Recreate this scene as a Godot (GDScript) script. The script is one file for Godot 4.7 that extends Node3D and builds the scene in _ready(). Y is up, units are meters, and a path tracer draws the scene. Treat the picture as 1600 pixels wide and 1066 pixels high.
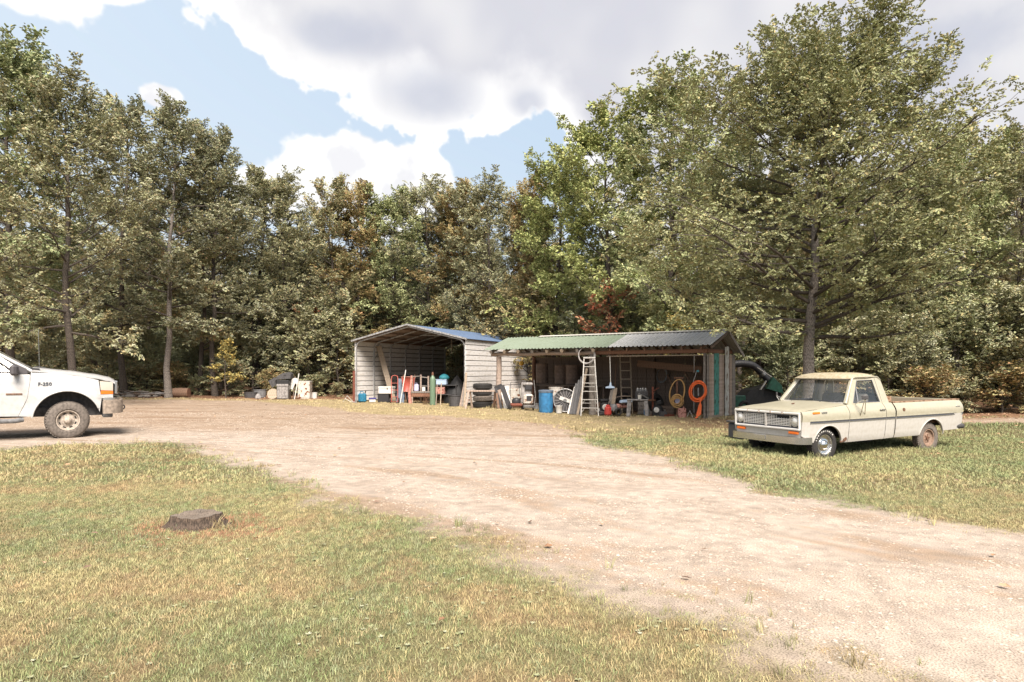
extends Node3D
# A gravel yard at the edge of an oak wood: carport, pole shed, two pickups, a lawn with a stump.
# World: y up, metres; the photographer stands at the origin, eye height 1.6 m, looking along -z.

const LENS := 1067.0          # focal length in pixels of the 1600 px wide photograph
const EYE := 1.6
const HORIZON := 578.0

var rng := RandomNumberGenerator.new()
var M := {}
var taken := {}
var noise_a := FastNoiseLite.new()
var noise_b := FastNoiseLite.new()
var noise_c := FastNoiseLite.new()
var noise_d := FastNoiseLite.new()
var field: PackedFloat32Array
const FX0 := -32.0
const FZ0 := -52.0
const FSTEP := 0.4
const FNX := 161
const FNZ := 131

# ------------------------------------------------------------------ mesh builder
class MB:
	var st := SurfaceTool.new()
	var grp := 1
	func _init() -> void:
		st.begin(Mesh.PRIMITIVE_TRIANGLES)
	func flat() -> void:
		st.set_smooth_group(-1)
	func smooth() -> void:
		grp += 1
		st.set_smooth_group(grp)
	func tri(a: Vector3, b: Vector3, c: Vector3) -> void:
		st.add_vertex(a)
		st.add_vertex(b)
		st.add_vertex(c)
	func quad(a: Vector3, b: Vector3, c: Vector3, d: Vector3) -> void:
		tri(a, b, c)
		tri(a, c, d)
	func box(c: Vector3, s: Vector3, b := Basis(), ch := 0.0) -> MB:
		flat()
		var h := s * 0.5
		if ch <= 0.0:
			var v := []
			for i in 8:
				v.append(c + b * Vector3(h.x if i & 1 else -h.x, h.y if i & 2 else -h.y, h.z if i & 4 else -h.z))
			for f in [[0, 2, 3, 1], [4, 5, 7, 6], [0, 1, 5, 4], [2, 6, 7, 3], [0, 4, 6, 2], [1, 3, 7, 5]]:
				quad(v[f[0]], v[f[1]], v[f[2]], v[f[3]])
			return self
		var k := minf(ch, 0.45 * minf(h.x, minf(h.y, h.z)) * 2.0)
		var p := func(sx, sy, sz, ax):
			var q := Vector3(sx * (h.x - k), sy * (h.y - k), sz * (h.z - k))
			q[ax] = [sx, sy, sz][ax] * h[ax]
			return c + b * q
		for s1 in [-1, 1]:
			quad(p.call(s1, -1, -1, 0), p.call(s1, 1, -1, 0), p.call(s1, 1, 1, 0), p.call(s1, -1, 1, 0))
			quad(p.call(-1, s1, -1, 1), p.call(1, s1, -1, 1), p.call(1, s1, 1, 1), p.call(-1, s1, 1, 1))
			quad(p.call(-1, -1, s1, 2), p.call(1, -1, s1, 2), p.call(1, 1, s1, 2), p.call(-1, 1, s1, 2))
			for s2 in [-1, 1]:
				quad(p.call(s1, s2, -1, 0), p.call(s1, s2, 1, 0), p.call(s1, s2, 1, 1), p.call(s1, s2, -1, 1))
				quad(p.call(s1, -1, s2, 0), p.call(s1, 1, s2, 0), p.call(s1, 1, s2, 2), p.call(s1, -1, s2, 2))
				quad(p.call(-1, s1, s2, 1), p.call(1, s1, s2, 1), p.call(1, s1, s2, 2), p.call(-1, s1, s2, 2))
				for s3 in [-1, 1]:
					tri(p.call(s1, s2, s3, 0), p.call(s1, s2, s3, 1), p.call(s1, s2, s3, 2))
		return self
	# a bar of rectangular section from a to b
	func bar(a: Vector3, b: Vector3, w: float, t: float, up := Vector3.UP, ch := 0.0) -> MB:
		var y := (b - a).normalized()
		var u := up
		if absf(y.dot(u)) > 0.97:
			u = Vector3(0, 0, 1) if absf(y.z) < 0.9 else Vector3(1, 0, 0)
		var x := y.cross(u).normalized()
		var z := x.cross(y)
		return box((a + b) * 0.5, Vector3(w, a.distance_to(b), t), Basis(x, y, z), ch)
	func tube(pts: Array, r, n := 8, caps := true) -> MB:
		var rings := []
		var u := Vector3.ZERO
		for i in pts.size():
			var d: Vector3 = (pts[mini(i + 1, pts.size() - 1)] - pts[maxi(i - 1, 0)]).normalized()
			if i == 0:
				u = d.cross(Vector3(0.31, 0.9, 0.2)).normalized() if absf(d.dot(Vector3(0.31, 0.9, 0.2).normalized())) < 0.95 else d.cross(Vector3(1, 0, 0)).normalized()
			else:
				u = (u - d * u.dot(d)).normalized()
			var w := d.cross(u)
			var rr: float = r[i] if r is Array else r
			var ring := []
			for k in n:
				var a := TAU * k / n
				ring.append(pts[i] + (u * cos(a) + w * sin(a)) * rr)
			rings.append(ring)
		smooth()
		for i in rings.size() - 1:
			for k in n:
				var k2 := (k + 1) % n
				quad(rings[i][k], rings[i + 1][k], rings[i + 1][k2], rings[i][k2])
		if caps:
			flat()
			for k in n - 2:
				tri(rings[0][0], rings[0][k + 1], rings[0][k + 2])
				var e: Array = rings[-1]
				tri(e[0], e[k + 2], e[k + 1])
		return self
	func cyl(a: Vector3, b: Vector3, r1: float, r2 := -1.0, n := 12) -> MB:
		return tube([a, b], [r1, r1 if r2 < 0.0 else r2], n)
	func ring(c: Vector3, axis: Vector3, R: float, r: float, n := 24, m := 8, squash := 1.0) -> MB:
		var u := axis.cross(Vector3(0.2, 1, 0.1)).normalized()
		if absf(axis.normalized().dot(Vector3.UP)) > 0.9:
			u = Vector3(1, 0, 0)
		var v := axis.cross(u).normalized()
		var pts := []
		for i in n + 1:
			var a := TAU * i / n
			pts.append(c + u * cos(a) * R + v * sin(a) * R * squash)
		return tube(pts, r, m, false)
	# profile of (radius, height) turned round the y axis of xf
	func lathe(prof: Array, xf := Transform3D(), n := 20) -> MB:
		smooth()
		var last := Vector2.ZERO
		for i in prof.size() - 1:
			var a: Vector2 = prof[i]
			var b: Vector2 = prof[i + 1]
			var d := (b - a).normalized()
			if i > 0 and d.dot(last) < 0.75:
				smooth()
			last = d
			for k in n:
				var a0 := TAU * k / n
				var a1 := TAU * (k + 1) / n
				var p0 := xf * Vector3(a.x * cos(a0), a.y, a.x * sin(a0))
				var p1 := xf * Vector3(a.x * cos(a1), a.y, a.x * sin(a1))
				var q0 := xf * Vector3(b.x * cos(a0), b.y, b.x * sin(a0))
				var q1 := xf * Vector3(b.x * cos(a1), b.y, b.x * sin(a1))
				if a.x > 0.0001:
					tri(p0, q0, p1)
				if b.x > 0.0001:
					tri(p1, q0, q1)
		return self
	# polygon in the xy plane of xf, pushed from z0 to z1
	func prism(poly: PackedVector2Array, z0: float, z1: float, xf := Transform3D()) -> MB:
		flat()
		var ix := Geometry2D.triangulate_polygon(poly)
		for z in [z0, z1]:
			for i in range(0, ix.size(), 3):
				tri(xf * Vector3(poly[ix[i]].x, poly[ix[i]].y, z), xf * Vector3(poly[ix[i + 1]].x, poly[ix[i + 1]].y, z), xf * Vector3(poly[ix[i + 2]].x, poly[ix[i + 2]].y, z))
		for i in poly.size():
			var a := poly[i]
			var b := poly[(i + 1) % poly.size()]
			quad(xf * Vector3(a.x, a.y, z0), xf * Vector3(b.x, b.y, z0), xf * Vector3(b.x, b.y, z1), xf * Vector3(a.x, a.y, z1))
		return self
	# a closed profile (side, up) carried along a path that lies level
	func sweep(path: Array, prof: Array) -> MB:
		var rings := []
		for i in path.size():
			var d: Vector3 = (path[mini(i + 1, path.size() - 1)] - path[maxi(i - 1, 0)]).normalized()
			var s := d.cross(Vector3.UP).normalized()
			var ring := []
			for q in prof:
				ring.append(path[i] + s * q.x + Vector3.UP * q.y)
			rings.append(ring)
		for k in prof.size():
			smooth()
			var k2 := (k + 1) % prof.size()
			for i in rings.size() - 1:
				quad(rings[i][k], rings[i + 1][k], rings[i + 1][k2], rings[i][k2])
		flat()
		for e in [rings[0], rings[-1]]:
			for k in prof.size() - 2:
				tri(e[0], e[k + 1], e[k + 2])
		return self
	# rows x columns of points joined as one smooth sheet
	func grid(rows: Array) -> MB:
		smooth()
		for i in rows.size() - 1:
			for k in rows[i].size() - 1:
				quad(rows[i][k], rows[i][k + 1], rows[i + 1][k + 1], rows[i + 1][k])
		return self
	# a body panel: polygon in (x, y), its depth z given by w(x, y), cut into strips so that it follows the curve
	func skin(poly: PackedVector2Array, side: float, w: Callable, ys: Array, xs: Array, flange := 0.03) -> MB:
		smooth()
		for i in ys.size() - 1:
			for j in xs.size() - 1:
				var cell := PackedVector2Array([Vector2(xs[j], ys[i]), Vector2(xs[j + 1], ys[i]), Vector2(xs[j + 1], ys[i + 1]), Vector2(xs[j], ys[i + 1])])
				for p in Geometry2D.intersect_polygons(poly, cell):
					var ix := Geometry2D.triangulate_polygon(p)
					for t in range(0, ix.size(), 3):
						var v := []
						for q in 3:
							var c: Vector2 = p[ix[t + q]]
							v.append(Vector3(c.x, c.y, side * w.call(c.x, c.y)))
						if ((v[1] - v[0]).cross(v[2] - v[0])).z * side > 0.0:
							tri(v[0], v[2], v[1])
						else:
							tri(v[0], v[1], v[2])
		if flange > 0.0:
			flat()
			var whole := PackedVector2Array([Vector2(xs[0], ys[0]), Vector2(xs[-1], ys[0]), Vector2(xs[-1], ys[-1]), Vector2(xs[0], ys[-1])])
			for p in Geometry2D.intersect_polygons(poly, whole):
				for i in p.size():
					var a: Vector2 = p[i]
					var b: Vector2 = p[(i + 1) % p.size()]
					var wa: float = side * w.call(a.x, a.y)
					var wb: float = side * w.call(b.x, b.y)
					quad(Vector3(a.x, a.y, wa), Vector3(b.x, b.y, wb), Vector3(b.x, b.y, wb - side * flange), Vector3(a.x, a.y, wa - side * flange))
		return self
	func done() -> ArrayMesh:
		st.generate_normals()
		st.index()
		return st.commit()

# ------------------------------------------------------------------ naming and tagging
func numbered(n: String) -> String:
	taken[n] = taken.get(n, 0) + 1
	return n if taken[n] == 1 else "%s_%03d" % [n, taken[n] - 1]

func tag(o: Node, label: String, category: String, group := "") -> Node:
	o.set_meta("label", label)
	o.set_meta("category", category)
	if group:
		o.set_meta("group", group)
	return o

func thing(n: String, label: String, category: String, at := Vector3.ZERO, yaw := 0.0, group := "") -> Node3D:
	var o := Node3D.new()
	o.name = numbered(n)
	add_child(o)
	o.position = at
	o.rotation.y = yaw
	tag(o, label, category, group)
	return o

func part(parent: Node3D, n: String, mesh, mat: Material, xf := Transform3D()) -> MeshInstance3D:
	var o := MeshInstance3D.new()
	o.name = n
	o.mesh = mesh.done() if mesh is MB else mesh
	o.material_override = mat
	o.transform = xf
	parent.add_child(o, true)
	return o

func single(n: String, label: String, category: String, mesh, mat: Material, at := Vector3.ZERO, yaw := 0.0, group := "") -> MeshInstance3D:
	var o := part(self, numbered(n), mesh, mat)
	o.position = at
	o.rotation.y = yaw
	tag(o, label, category, group)
	return o

func structure(n: String, mesh, mat: Material) -> MeshInstance3D:
	var o := part(self, n, mesh, mat)
	o.set_meta("kind", "structure")
	return o

# ------------------------------------------------------------------ places
const SPOTS := [[0, 0, 0], [0, -5, 0], [-4, -4, 0], [4, -4, 0], [-3.2, -7, 0], [-9.6, -14.8, 0.13], [-14, -13, 0.15], [6.6, -14.3, -0.22], [9.7, -15.7, -0.2], [3, -26.5, -0.18], [6.7, -23.2, -0.1], [-0.6, -30, -0.04], [-7.5, -33, 0.06], [-2.2, -31, 0], [-20, -38, 0.18], [16, -25, -0.1], [0, -15, -0.04], [14, -14, -0.2], [0, -45, 0.1], [25, -40, 0], [-30, -20, 0.2], [6, -9, -0.08], [-8, -25, 0.08], [12, -40, 0]]

func ground_y(x: float, z: float) -> float:
	var s := 0.0
	var t := 0.0
	for p in SPOTS:
		var d: float = (p[0] - x) * (p[0] - x) + (p[1] - z) * (p[1] - z) + 6.0
		var w: float = 1.0 / (d * sqrt(d))
		s += w * p[2]
		t += w
	return s / t

func on_ground(x: float, z: float) -> Vector3:
	return Vector3(x, ground_y(x, z), z)

# where the line of sight through a column of the photograph meets the ground at a measured distance
func seen(u: float, dist: float) -> Vector3:
	return on_ground((u - 800.0) / LENS * dist, -dist)

# ------------------------------------------------------------------ materials
var tex := {}

func ramp(a: Array) -> Gradient:
	var g := Gradient.new()
	g.offsets = PackedFloat32Array(a.map(func(p): return p[0]))
	g.colors = PackedColorArray(a.map(func(p): return p[1] if p[1] is Color else Color(p[1], p[1], p[1])))
	return g

func noise_tex(key: String, freq: float, oct: int, stops: Array, size := 256, type := FastNoiseLite.TYPE_SIMPLEX_SMOOTH, sd := 1) -> NoiseTexture2D:
	if tex.has(key):
		return tex[key]
	var n := FastNoiseLite.new()
	n.noise_type = type
	n.frequency = freq
	n.fractal_octaves = oct
	n.seed = sd
	var t := NoiseTexture2D.new()
	t.width = size
	t.height = size
	t.seamless = true
	t.noise = n
	if stops:
		t.color_ramp = ramp(stops)
	tex[key] = t
	return t

# base colours are linear values; the albedo textures only vary them
func mat(key: String, c: Color, rough := 0.7, metal := 0.0, pattern: Texture2D = null, scale := Vector3.ONE, relief := 0.0) -> StandardMaterial3D:
	if M.has(key):
		return M[key]
	var m := StandardMaterial3D.new()
	m.resource_name = key
	m.albedo_color = c.linear_to_srgb()
	m.roughness = rough
	m.metallic = metal
	if pattern:
		m.albedo_texture = pattern
		m.uv1_triplanar = true
		m.uv1_scale = scale
		if relief > 0.0:
			m.heightmap_enabled = true
			m.heightmap_texture = pattern
			m.heightmap_scale = relief
	M[key] = m
	return m

func make_materials() -> void:
	var mot := noise_tex("mottle", 0.012, 5, [[0.0, 0.62], [0.5, 0.86], [1.0, 1.0]])
	var spk := noise_tex("speckle", 0.06, 3, [[0.0, 0.5], [0.4, 0.85], [0.6, 0.95], [1.0, 1.0]])
	var grain := noise_tex("grain", 0.03, 4, [[0.0, 0.45], [0.35, 0.72], [0.55, 0.9], [1.0, 1.0]])
	var rust := noise_tex("rust", 0.012, 5, [[0.0, Color(0.45, 0.24, 0.14)], [0.3, Color(0.55, 0.34, 0.22)], [0.38, Color(0.95, 0.93, 0.9)], [0.6, Color(0.88, 0.86, 0.83)], [1.0, Color(1, 1, 1)]])
	var paintwear := noise_tex("paintwear", 0.015, 5, [[0.0, Color(0.52, 0.42, 0.36)], [0.27, Color(0.66, 0.58, 0.5)], [0.35, Color(0.93, 0.93, 0.92)], [0.65, Color(1, 1, 1)], [1.0, Color(0.95, 0.97, 0.98)]])
	var chalk := noise_tex("chalk", 0.02, 5, [[0.0, Color(0.86, 0.84, 0.8)], [0.3, Color(0.95, 0.945, 0.93)], [0.6, Color(1, 1, 1)], [1.0, Color(0.96, 0.955, 0.94)]])
	var barkt := noise_tex("bark", 0.035, 4, [[0.0, 0.3], [0.4, 0.62], [0.6, 0.85], [1.0, 1.0]], 256, FastNoiseLite.TYPE_SIMPLEX)
	var w := Vector3(9, 0.9, 9)
	mat("bark", Color(0.13, 0.105, 0.085), 0.9, 0, barkt, Vector3(3.2, 0.8, 3.2), 2.0)
	mat("bark_pale", Color(0.33, 0.285, 0.25), 0.9, 0, barkt, Vector3(3.2, 0.8, 3.2), 2.0)
	mat("stump_bark", Color(0.13, 0.093, 0.068), 0.95, 0, barkt, Vector3(5, 1.6, 5), 2.5)
	mat("stump_top", Color(0.2, 0.162, 0.13), 0.95, 0, grain, Vector3(6, 6, 6), 0.6)
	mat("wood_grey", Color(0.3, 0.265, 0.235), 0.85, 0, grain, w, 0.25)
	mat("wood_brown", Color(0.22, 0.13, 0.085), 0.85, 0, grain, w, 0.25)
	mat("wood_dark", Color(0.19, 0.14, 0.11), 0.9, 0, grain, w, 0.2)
	mat("wood_pale", Color(0.45, 0.36, 0.27), 0.8, 0, grain, w, 0.15)
	mat("wood_pink", Color(0.44, 0.34, 0.28), 0.85, 0, grain, w, 0.25)
	mat("wood_rust", Color(0.26, 0.13, 0.08), 0.85, 0, grain, w, 0.25)
	mat("board_teal", Color(0.07, 0.27, 0.235), 0.75, 0, paintwear, Vector3(2.2, 0.7, 2.2), 0.1)
	mat("board_whitewash", Color(0.52, 0.52, 0.49), 0.8, 0, paintwear, Vector3(2.5, 0.6, 2.5), 0.15)
	mat("board_pink", Color(0.6, 0.47, 0.4), 0.85, 0, grain, w, 0.25)
	mat("board_tan", Color(0.5, 0.39, 0.31), 0.85, 0, grain, w, 0.25)
	mat("tin_green", Color(0.2, 0.245, 0.19), 0.5, 0.15, chalk, Vector3(0.6, 0.6, 0.6))
	mat("tin_bare", Color(0.4, 0.41, 0.42), 0.5, 0.15, chalk, Vector3(0.7, 0.7, 0.7))
	mat("tin_ridge", Color(0.6, 0.58, 0.54), 0.5, 0.2, chalk, Vector3.ONE)
	mat("roof_blue", Color(0.14, 0.21, 0.35), 0.4, 0.2, chalk, Vector3(0.5, 0.5, 0.5))
	mat("siding", Color(0.74, 0.725, 0.72), 0.55, 0.1, chalk, Vector3(0.5, 1.5, 0.5))
	mat("siding_joint", Color(0.09, 0.085, 0.085), 0.7, 0.1)
	mat("galv", Color(0.5, 0.5, 0.5), 0.45, 0.5, mot, Vector3(2, 2, 2))
	mat("roof_under", Color(0.3, 0.22, 0.18), 0.8, 0.0, mot, Vector3(1, 1, 1))
	mat("black", Color(0.018, 0.018, 0.02), 0.6, 0, mot, Vector3(3, 3, 3))
	mat("black_plastic", Color(0.028, 0.027, 0.03), 0.45)
	mat("grey_plastic", Color(0.2, 0.2, 0.205), 0.6, 0, mot, Vector3(3, 3, 3))
	mat("dark_grey", Color(0.075, 0.072, 0.075), 0.7, 0, mot, Vector3(3, 3, 3))
	mat("rubber", Color(0.03, 0.028, 0.027), 0.85, 0, mot, Vector3(4, 4, 4))
	mat("rubber_dusty", Color(0.17, 0.145, 0.125), 0.9, 0, mot, Vector3(4, 4, 4))
	mat("white_plastic", Color(0.56, 0.55, 0.53), 0.5, 0, chalk, Vector3(2, 2, 2))
	mat("enamel", Color(0.55, 0.54, 0.52), 0.4, 0, rust, Vector3(0.9, 0.9, 0.9))
	mat("blue_plastic", Color(0.05, 0.24, 0.5), 0.45, 0, mot, Vector3(1.5, 1.5, 1.5))
	mat("teal_plastic", Color(0.012, 0.16, 0.28), 0.45, 0, mot, Vector3(2, 2, 2))
	mat("navy", Color(0.04, 0.035, 0.16), 0.5)
	mat("red_paint", Color(0.34, 0.07, 0.05), 0.5, 0, chalk, Vector3(2, 2, 2))
	mat("red_plastic", Color(0.42, 0.045, 0.035), 0.4)
	mat("red_faded", Color(0.42, 0.2, 0.165), 0.7, 0, paintwear, Vector3(2, 2, 2))
	mat("red_rust", Color(0.2, 0.06, 0.035), 0.85, 0, mot, Vector3(4, 4, 4), 0.1)
	mat("orange_hose", Color(0.72, 0.13, 0.025), 0.5)
	mat("tan_hose", Color(0.45, 0.27, 0.1), 0.55)
	mat("orange_paint", Color(0.55, 0.17, 0.03), 0.55)
	mat("yellow", Color(0.6, 0.34, 0.04), 0.6)
	mat("green_paint", Color(0.12, 0.185, 0.125), 0.5, 0.1, chalk, Vector3(2, 2, 2))
	mat("green_deep", Color(0.012, 0.09, 0.055), 0.45, 0, mot, Vector3(2, 2, 2))
	mat("steel", Color(0.32, 0.31, 0.3), 0.4, 0.8, mot, Vector3(3, 3, 3))
	mat("aluminium", Color(0.52, 0.5, 0.475), 0.5, 0.35, chalk, Vector3(2, 2, 2))
	mat("rust", Color(0.17, 0.085, 0.05), 0.9, 0.1, mot, Vector3(5, 5, 5), 0.1)
	mat("slate_panel", Color(0.13, 0.17, 0.23), 0.7, 0, mot, Vector3(1.5, 1.5, 1.5))
	mat("blue_pale", Color(0.38, 0.48, 0.62), 0.55)
	mat("lavender", Color(0.42, 0.42, 0.58), 0.55)
	mat("cyan", Color(0.035, 0.21, 0.26), 0.5)
	mat("wire", Color(0.45, 0.43, 0.42), 0.55, 0.2)
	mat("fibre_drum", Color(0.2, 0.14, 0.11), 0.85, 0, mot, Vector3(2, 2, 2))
	mat("grey_wool", Color(0.32, 0.3, 0.29), 0.9, 0, mot, Vector3(2, 2, 2))
	# vehicles
	var paintt := noise_tex("paint", 0.02, 5, [[0.0, Color(0.93, 0.92, 0.9)], [0.5, Color(0.98, 0.98, 0.975)], [1.0, Color(1, 1, 1)]])
	mat("cream", Color(0.335, 0.316, 0.245), 0.4, 0, paintt, Vector3(2, 2, 2)).clearcoat_enabled = true
	M.cream.clearcoat = 0.3
	M.cream.clearcoat_roughness = 0.35
	mat("cream_weathered", Color(0.37, 0.34, 0.26), 0.6, 0, noise_tex("roofwear", 0.02, 5, [[0.0, Color(0.8, 0.72, 0.65)], [0.34, Color(0.9, 0.86, 0.8)], [0.44, Color(0.95, 0.94, 0.9)], [1.0, Color(1, 1, 1)]]), Vector3(2.2, 2.2, 2.2))
	mat("offwhite", Color(0.42, 0.405, 0.38), 0.4, 0, paintt, Vector3(2, 2, 2))
	mat("white_paint", Color(0.47, 0.47, 0.475), 0.3, 0, paintt, Vector3(1.5, 1.5, 1.5)).clearcoat_enabled = true
	M.white_paint.clearcoat = 0.6
	M.white_paint.clearcoat_roughness = 0.1
	mat("grille_silver", Color(0.62, 0.61, 0.59), 0.4, 0.2)
	mat("chrome", Color(0.72, 0.71, 0.7), 0.14, 1.0)
	mat("chrome_dull", Color(0.6, 0.59, 0.58), 0.25, 0.95)
	mat("mud", Color(0.38, 0.31, 0.25), 0.85, 0, mot, Vector3(3, 3, 3))
	mat("rim_dusty", Color(0.5, 0.43, 0.36), 0.7, 0.1, mot, Vector3(5, 5, 5))
	mat("rim_rust", Color(0.33, 0.22, 0.16), 0.8, 0.1, mot, Vector3(6, 6, 6))
	mat("blackout", Color(0.012, 0.012, 0.012), 0.8)
	mat("trim_dark", Color(0.05, 0.055, 0.07), 0.5)
	mat("mirror_plastic", Color(0.07, 0.065, 0.07), 0.6)
	mat("seat_vinyl", Color(0.1, 0.09, 0.08), 0.7)
	mat("seat_pale", Color(0.4, 0.38, 0.34), 0.8)
	mat("signal_orange", Color(0.75, 0.16, 0.02), 0.25)
	mat("lamp_lens", Color(0.62, 0.62, 0.6), 0.12, 0.3)
	mat("lamp_amber", Color(0.55, 0.5, 0.42), 0.15, 0.2)
	mat("bed_rust", Color(0.28, 0.18, 0.12), 0.9, 0, paintwear, Vector3(1.5, 1.5, 1.5))
	var glass := StandardMaterial3D.new()
	glass.transparency = BaseMaterial3D.TRANSPARENCY_ALPHA
	glass.albedo_color = Color(0.3, 0.34, 0.36, 0.12)
	glass.roughness = 0.04
	M.glass = glass
	var dim: StandardMaterial3D = glass.duplicate()
	dim.albedo_color = Color(0.4, 0.43, 0.44, 0.16)
	M.glass_dusty = dim
	# leaves: the vertex colours vary leaf by leaf, the albedo tints a whole tree
	var tints := {"leaf_olive": Color(1, 1, 1), "leaf_grey": Color(0.93, 0.95, 1.0), "leaf_fresh": Color(1.0, 1.0, 0.8), "leaf_russet": Color(1.0, 0.87, 0.76), "leaf_cool": Color(0.94, 1.0, 0.97), "leaf_great": Color(0.97, 1.0, 0.9)}
	for k in tints:
		var m := StandardMaterial3D.new()
		m.resource_name = k
		m.vertex_color_use_as_albedo = true
		var c: Color = tints[k]
		m.albedo_color = c.linear_to_srgb()
		m.roughness = 0.75
		m.metallic_specular = 0.3
		m.backlight = Color(0.9, 0.9, 0.62)
		M[k] = m
	for k in ["blade", "pebble", "litter"]:
		var m := StandardMaterial3D.new()
		m.resource_name = k
		m.vertex_color_use_as_albedo = true
		m.roughness = 0.75
		if k == "blade":
			m.backlight = Color(0.4, 0.4, 0.3)
		M[k] = m

# ------------------------------------------------------------------ camera, sky, sun
func make_camera() -> void:
	var cam := Camera3D.new()
	cam.name = "camera"
	cam.keep_aspect = Camera3D.KEEP_HEIGHT
	cam.set_frustum(0.1 * 1066.0 / LENS, Vector2(0, 0.1 * (HORIZON - 533.0) / LENS), 0.1, 600.0)
	add_child(cam)
	cam.position = Vector3(0, EYE, 0)
	cam.current = true

func make_light() -> void:
	var env := Environment.new()
	env.background_mode = Environment.BG_SKY
	var sm := PanoramaSkyMaterial.new()
	sm.panorama = ImageTexture.create_from_image(sky_image())
	sm.energy_multiplier = 0.53
	env.sky = Sky.new()
	env.sky.sky_material = sm
	env.sky_rotation = Vector3(0, PI, 0)
	env.tonemap_mode = Environment.TONE_MAPPER_LINEAR
	env.tonemap_exposure = 2.15
	env.sdfgi_enabled = true
	env.ssao_enabled = true
	env.ssil_enabled = true
	var we := WorldEnvironment.new()
	we.name = "environment"
	we.environment = env
	add_child(we)
	var sun := DirectionalLight3D.new()
	sun.name = "sun"
	sun.light_energy = 1.6
	sun.light_color = Color(1.0, 0.955, 0.905)
	sun.light_angular_distance = 32.0    # veiled by thin cloud
	sun.shadow_enabled = true
	add_child(sun)
	# the sun stands behind the photographer, a touch to the right, half way up the sky
	var from := Vector3(sin(deg_to_rad(12.0)) * cos(deg_to_rad(48.0)), sin(deg_to_rad(48.0)), cos(deg_to_rad(12.0)) * cos(deg_to_rad(48.0)))
	sun.look_at_from_position(from * 50.0, Vector3.ZERO)

# height (degrees) above which the great bank of cloud lies, by bearing
const BANK := [[-180, 34], [-120, 22], [-80, 40], [-34, 33], [-27, 27.5], [-24.5, 25.0], [-19.5, 23.0], [-17.5, 21.4], [-13.5, 20.2], [-10.5, 18.4], [-8, 18.8], [-3.5, 17.9], [0, 18.8], [3.6, 18.6], [6, 15.5], [9, 9], [14, 3], [30, 2], [60, 10], [100, 26], [150, 20], [180, 34]]
const PUFFS := [Vector4(-16.6, 15, 4.2, 3), Vector4(-13, 15.8, 3.4, 2.8), Vector4(-8.8, 15.2, 3.6, 2.9), Vector4(-11, 13.2, 6.5, 3), Vector4(-19.5, 13.6, 3, 2.2), Vector4(-27.2, 19.6, 1.5, 0.9), Vector4(-35.5, 25, 4.6, 2), Vector4(-31, 26, 3, 1.3), Vector4(-5.6, 13.2, 2.6, 1.8)]
const SHADES := [Vector4(-7.0, 21.6, 4.8, 2.3), Vector4(1.1, 21.4, 2.2, 1.5), Vector4(-14, 25.5, 5, 1.8), Vector4(32, 22, 6, 2.5)]

func bank_edge(az: float) -> float:
	for i in BANK.size() - 1:
		if az >= BANK[i][0] and az <= BANK[i + 1][0]:
			return lerpf(BANK[i][1], BANK[i + 1][1], (az - BANK[i][0]) / (BANK[i + 1][0] - BANK[i][0]))
	return 34.0

func sky_at(az: float, el: float, edge: float) -> Color:
	var a := deg_to_rad(az)
	var e := deg_to_rad(el)
	var d := Vector3(sin(a) * cos(e), sin(e), -cos(a) * cos(e))
	var n1 := noise_a.get_noise_3dv(d * 260.0)      # billows
	var n2 := noise_b.get_noise_3dv(d * 90.0)       # large swells
	var depth := el - edge + n1 * 2.0 + n2 * 0.9
	var cover := smoothstep(-0.2, 0.55, depth + n1 * 1.3)
	var cloud := Color(0.98, 0.97, 0.96)
	if cover > 0.0:
		var core := smoothstep(0.6, 6.5, depth + n2 * 2.5)
		var grey := Color(0.63, 0.635, 0.695).lerp(Color(0.77, 0.765, 0.785), smoothstep(-0.3, 0.5, n2))
		var shade := 0.0
		if az > -30.0 and az < 40.0:
			for s: Vector4 in SHADES:
				var q := Vector2((az - s.x) / s.z, (el - s.y) / s.w).length() + n1 * 0.35
				shade = maxf(shade, smoothstep(1.2, 0.25, q))
			# low on the right the bank thins to a pale veil
			grey = grey.lerp(Color(0.86, 0.84, 0.85), smoothstep(18.0, 8.0, el) * smoothstep(6.0, 20.0, az) * 0.8)
		cloud = cloud.lerp(grey, core).lerp(Color(0.5, 0.53, 0.63), 0.7 * shade * smoothstep(0.2, 1.6, depth))
		if cover >= 1.0:
			return cloud
	var up := clampf(el / 60.0, 0.0, 1.0)
	var side := clampf((az + 40.0) / 60.0, 0.0, 1.0)
	var c := Color(0.7, 0.785, 0.87).lerp(Color(0.51, 0.645, 0.8), side).lerp(Color(0.38, 0.54, 0.76), up * 0.6)
	c = c.lerp(Color(0.8, 0.86, 0.89), pow(1.0 - clampf(el / 24.0, 0.0, 1.0), 2.0) * 0.8)
	# separate heaps
	var heap := 9.0
	if absf(az) > 50.0:
		heap = 1.25 - n2 * 1.3 + absf(el - 28.0) / 60.0
	elif az < 0.0:
		for p: Vector4 in PUFFS:
			heap = minf(heap, Vector2((az - p.x) / p.z, (el - p.y) / p.w).length())
	heap -= n1 * 0.42 + n2 * 0.25
	var hc := smoothstep(1.08, 0.88, heap)
	if hc > 0.0:
		c = c.lerp(Color(0.97, 0.965, 0.96).lerp(Color(0.78, 0.785, 0.82), smoothstep(0.15, 0.6, n2 * 0.6 - n1) * 0.8), hc)
	return c.lerp(cloud, cover)

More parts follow.
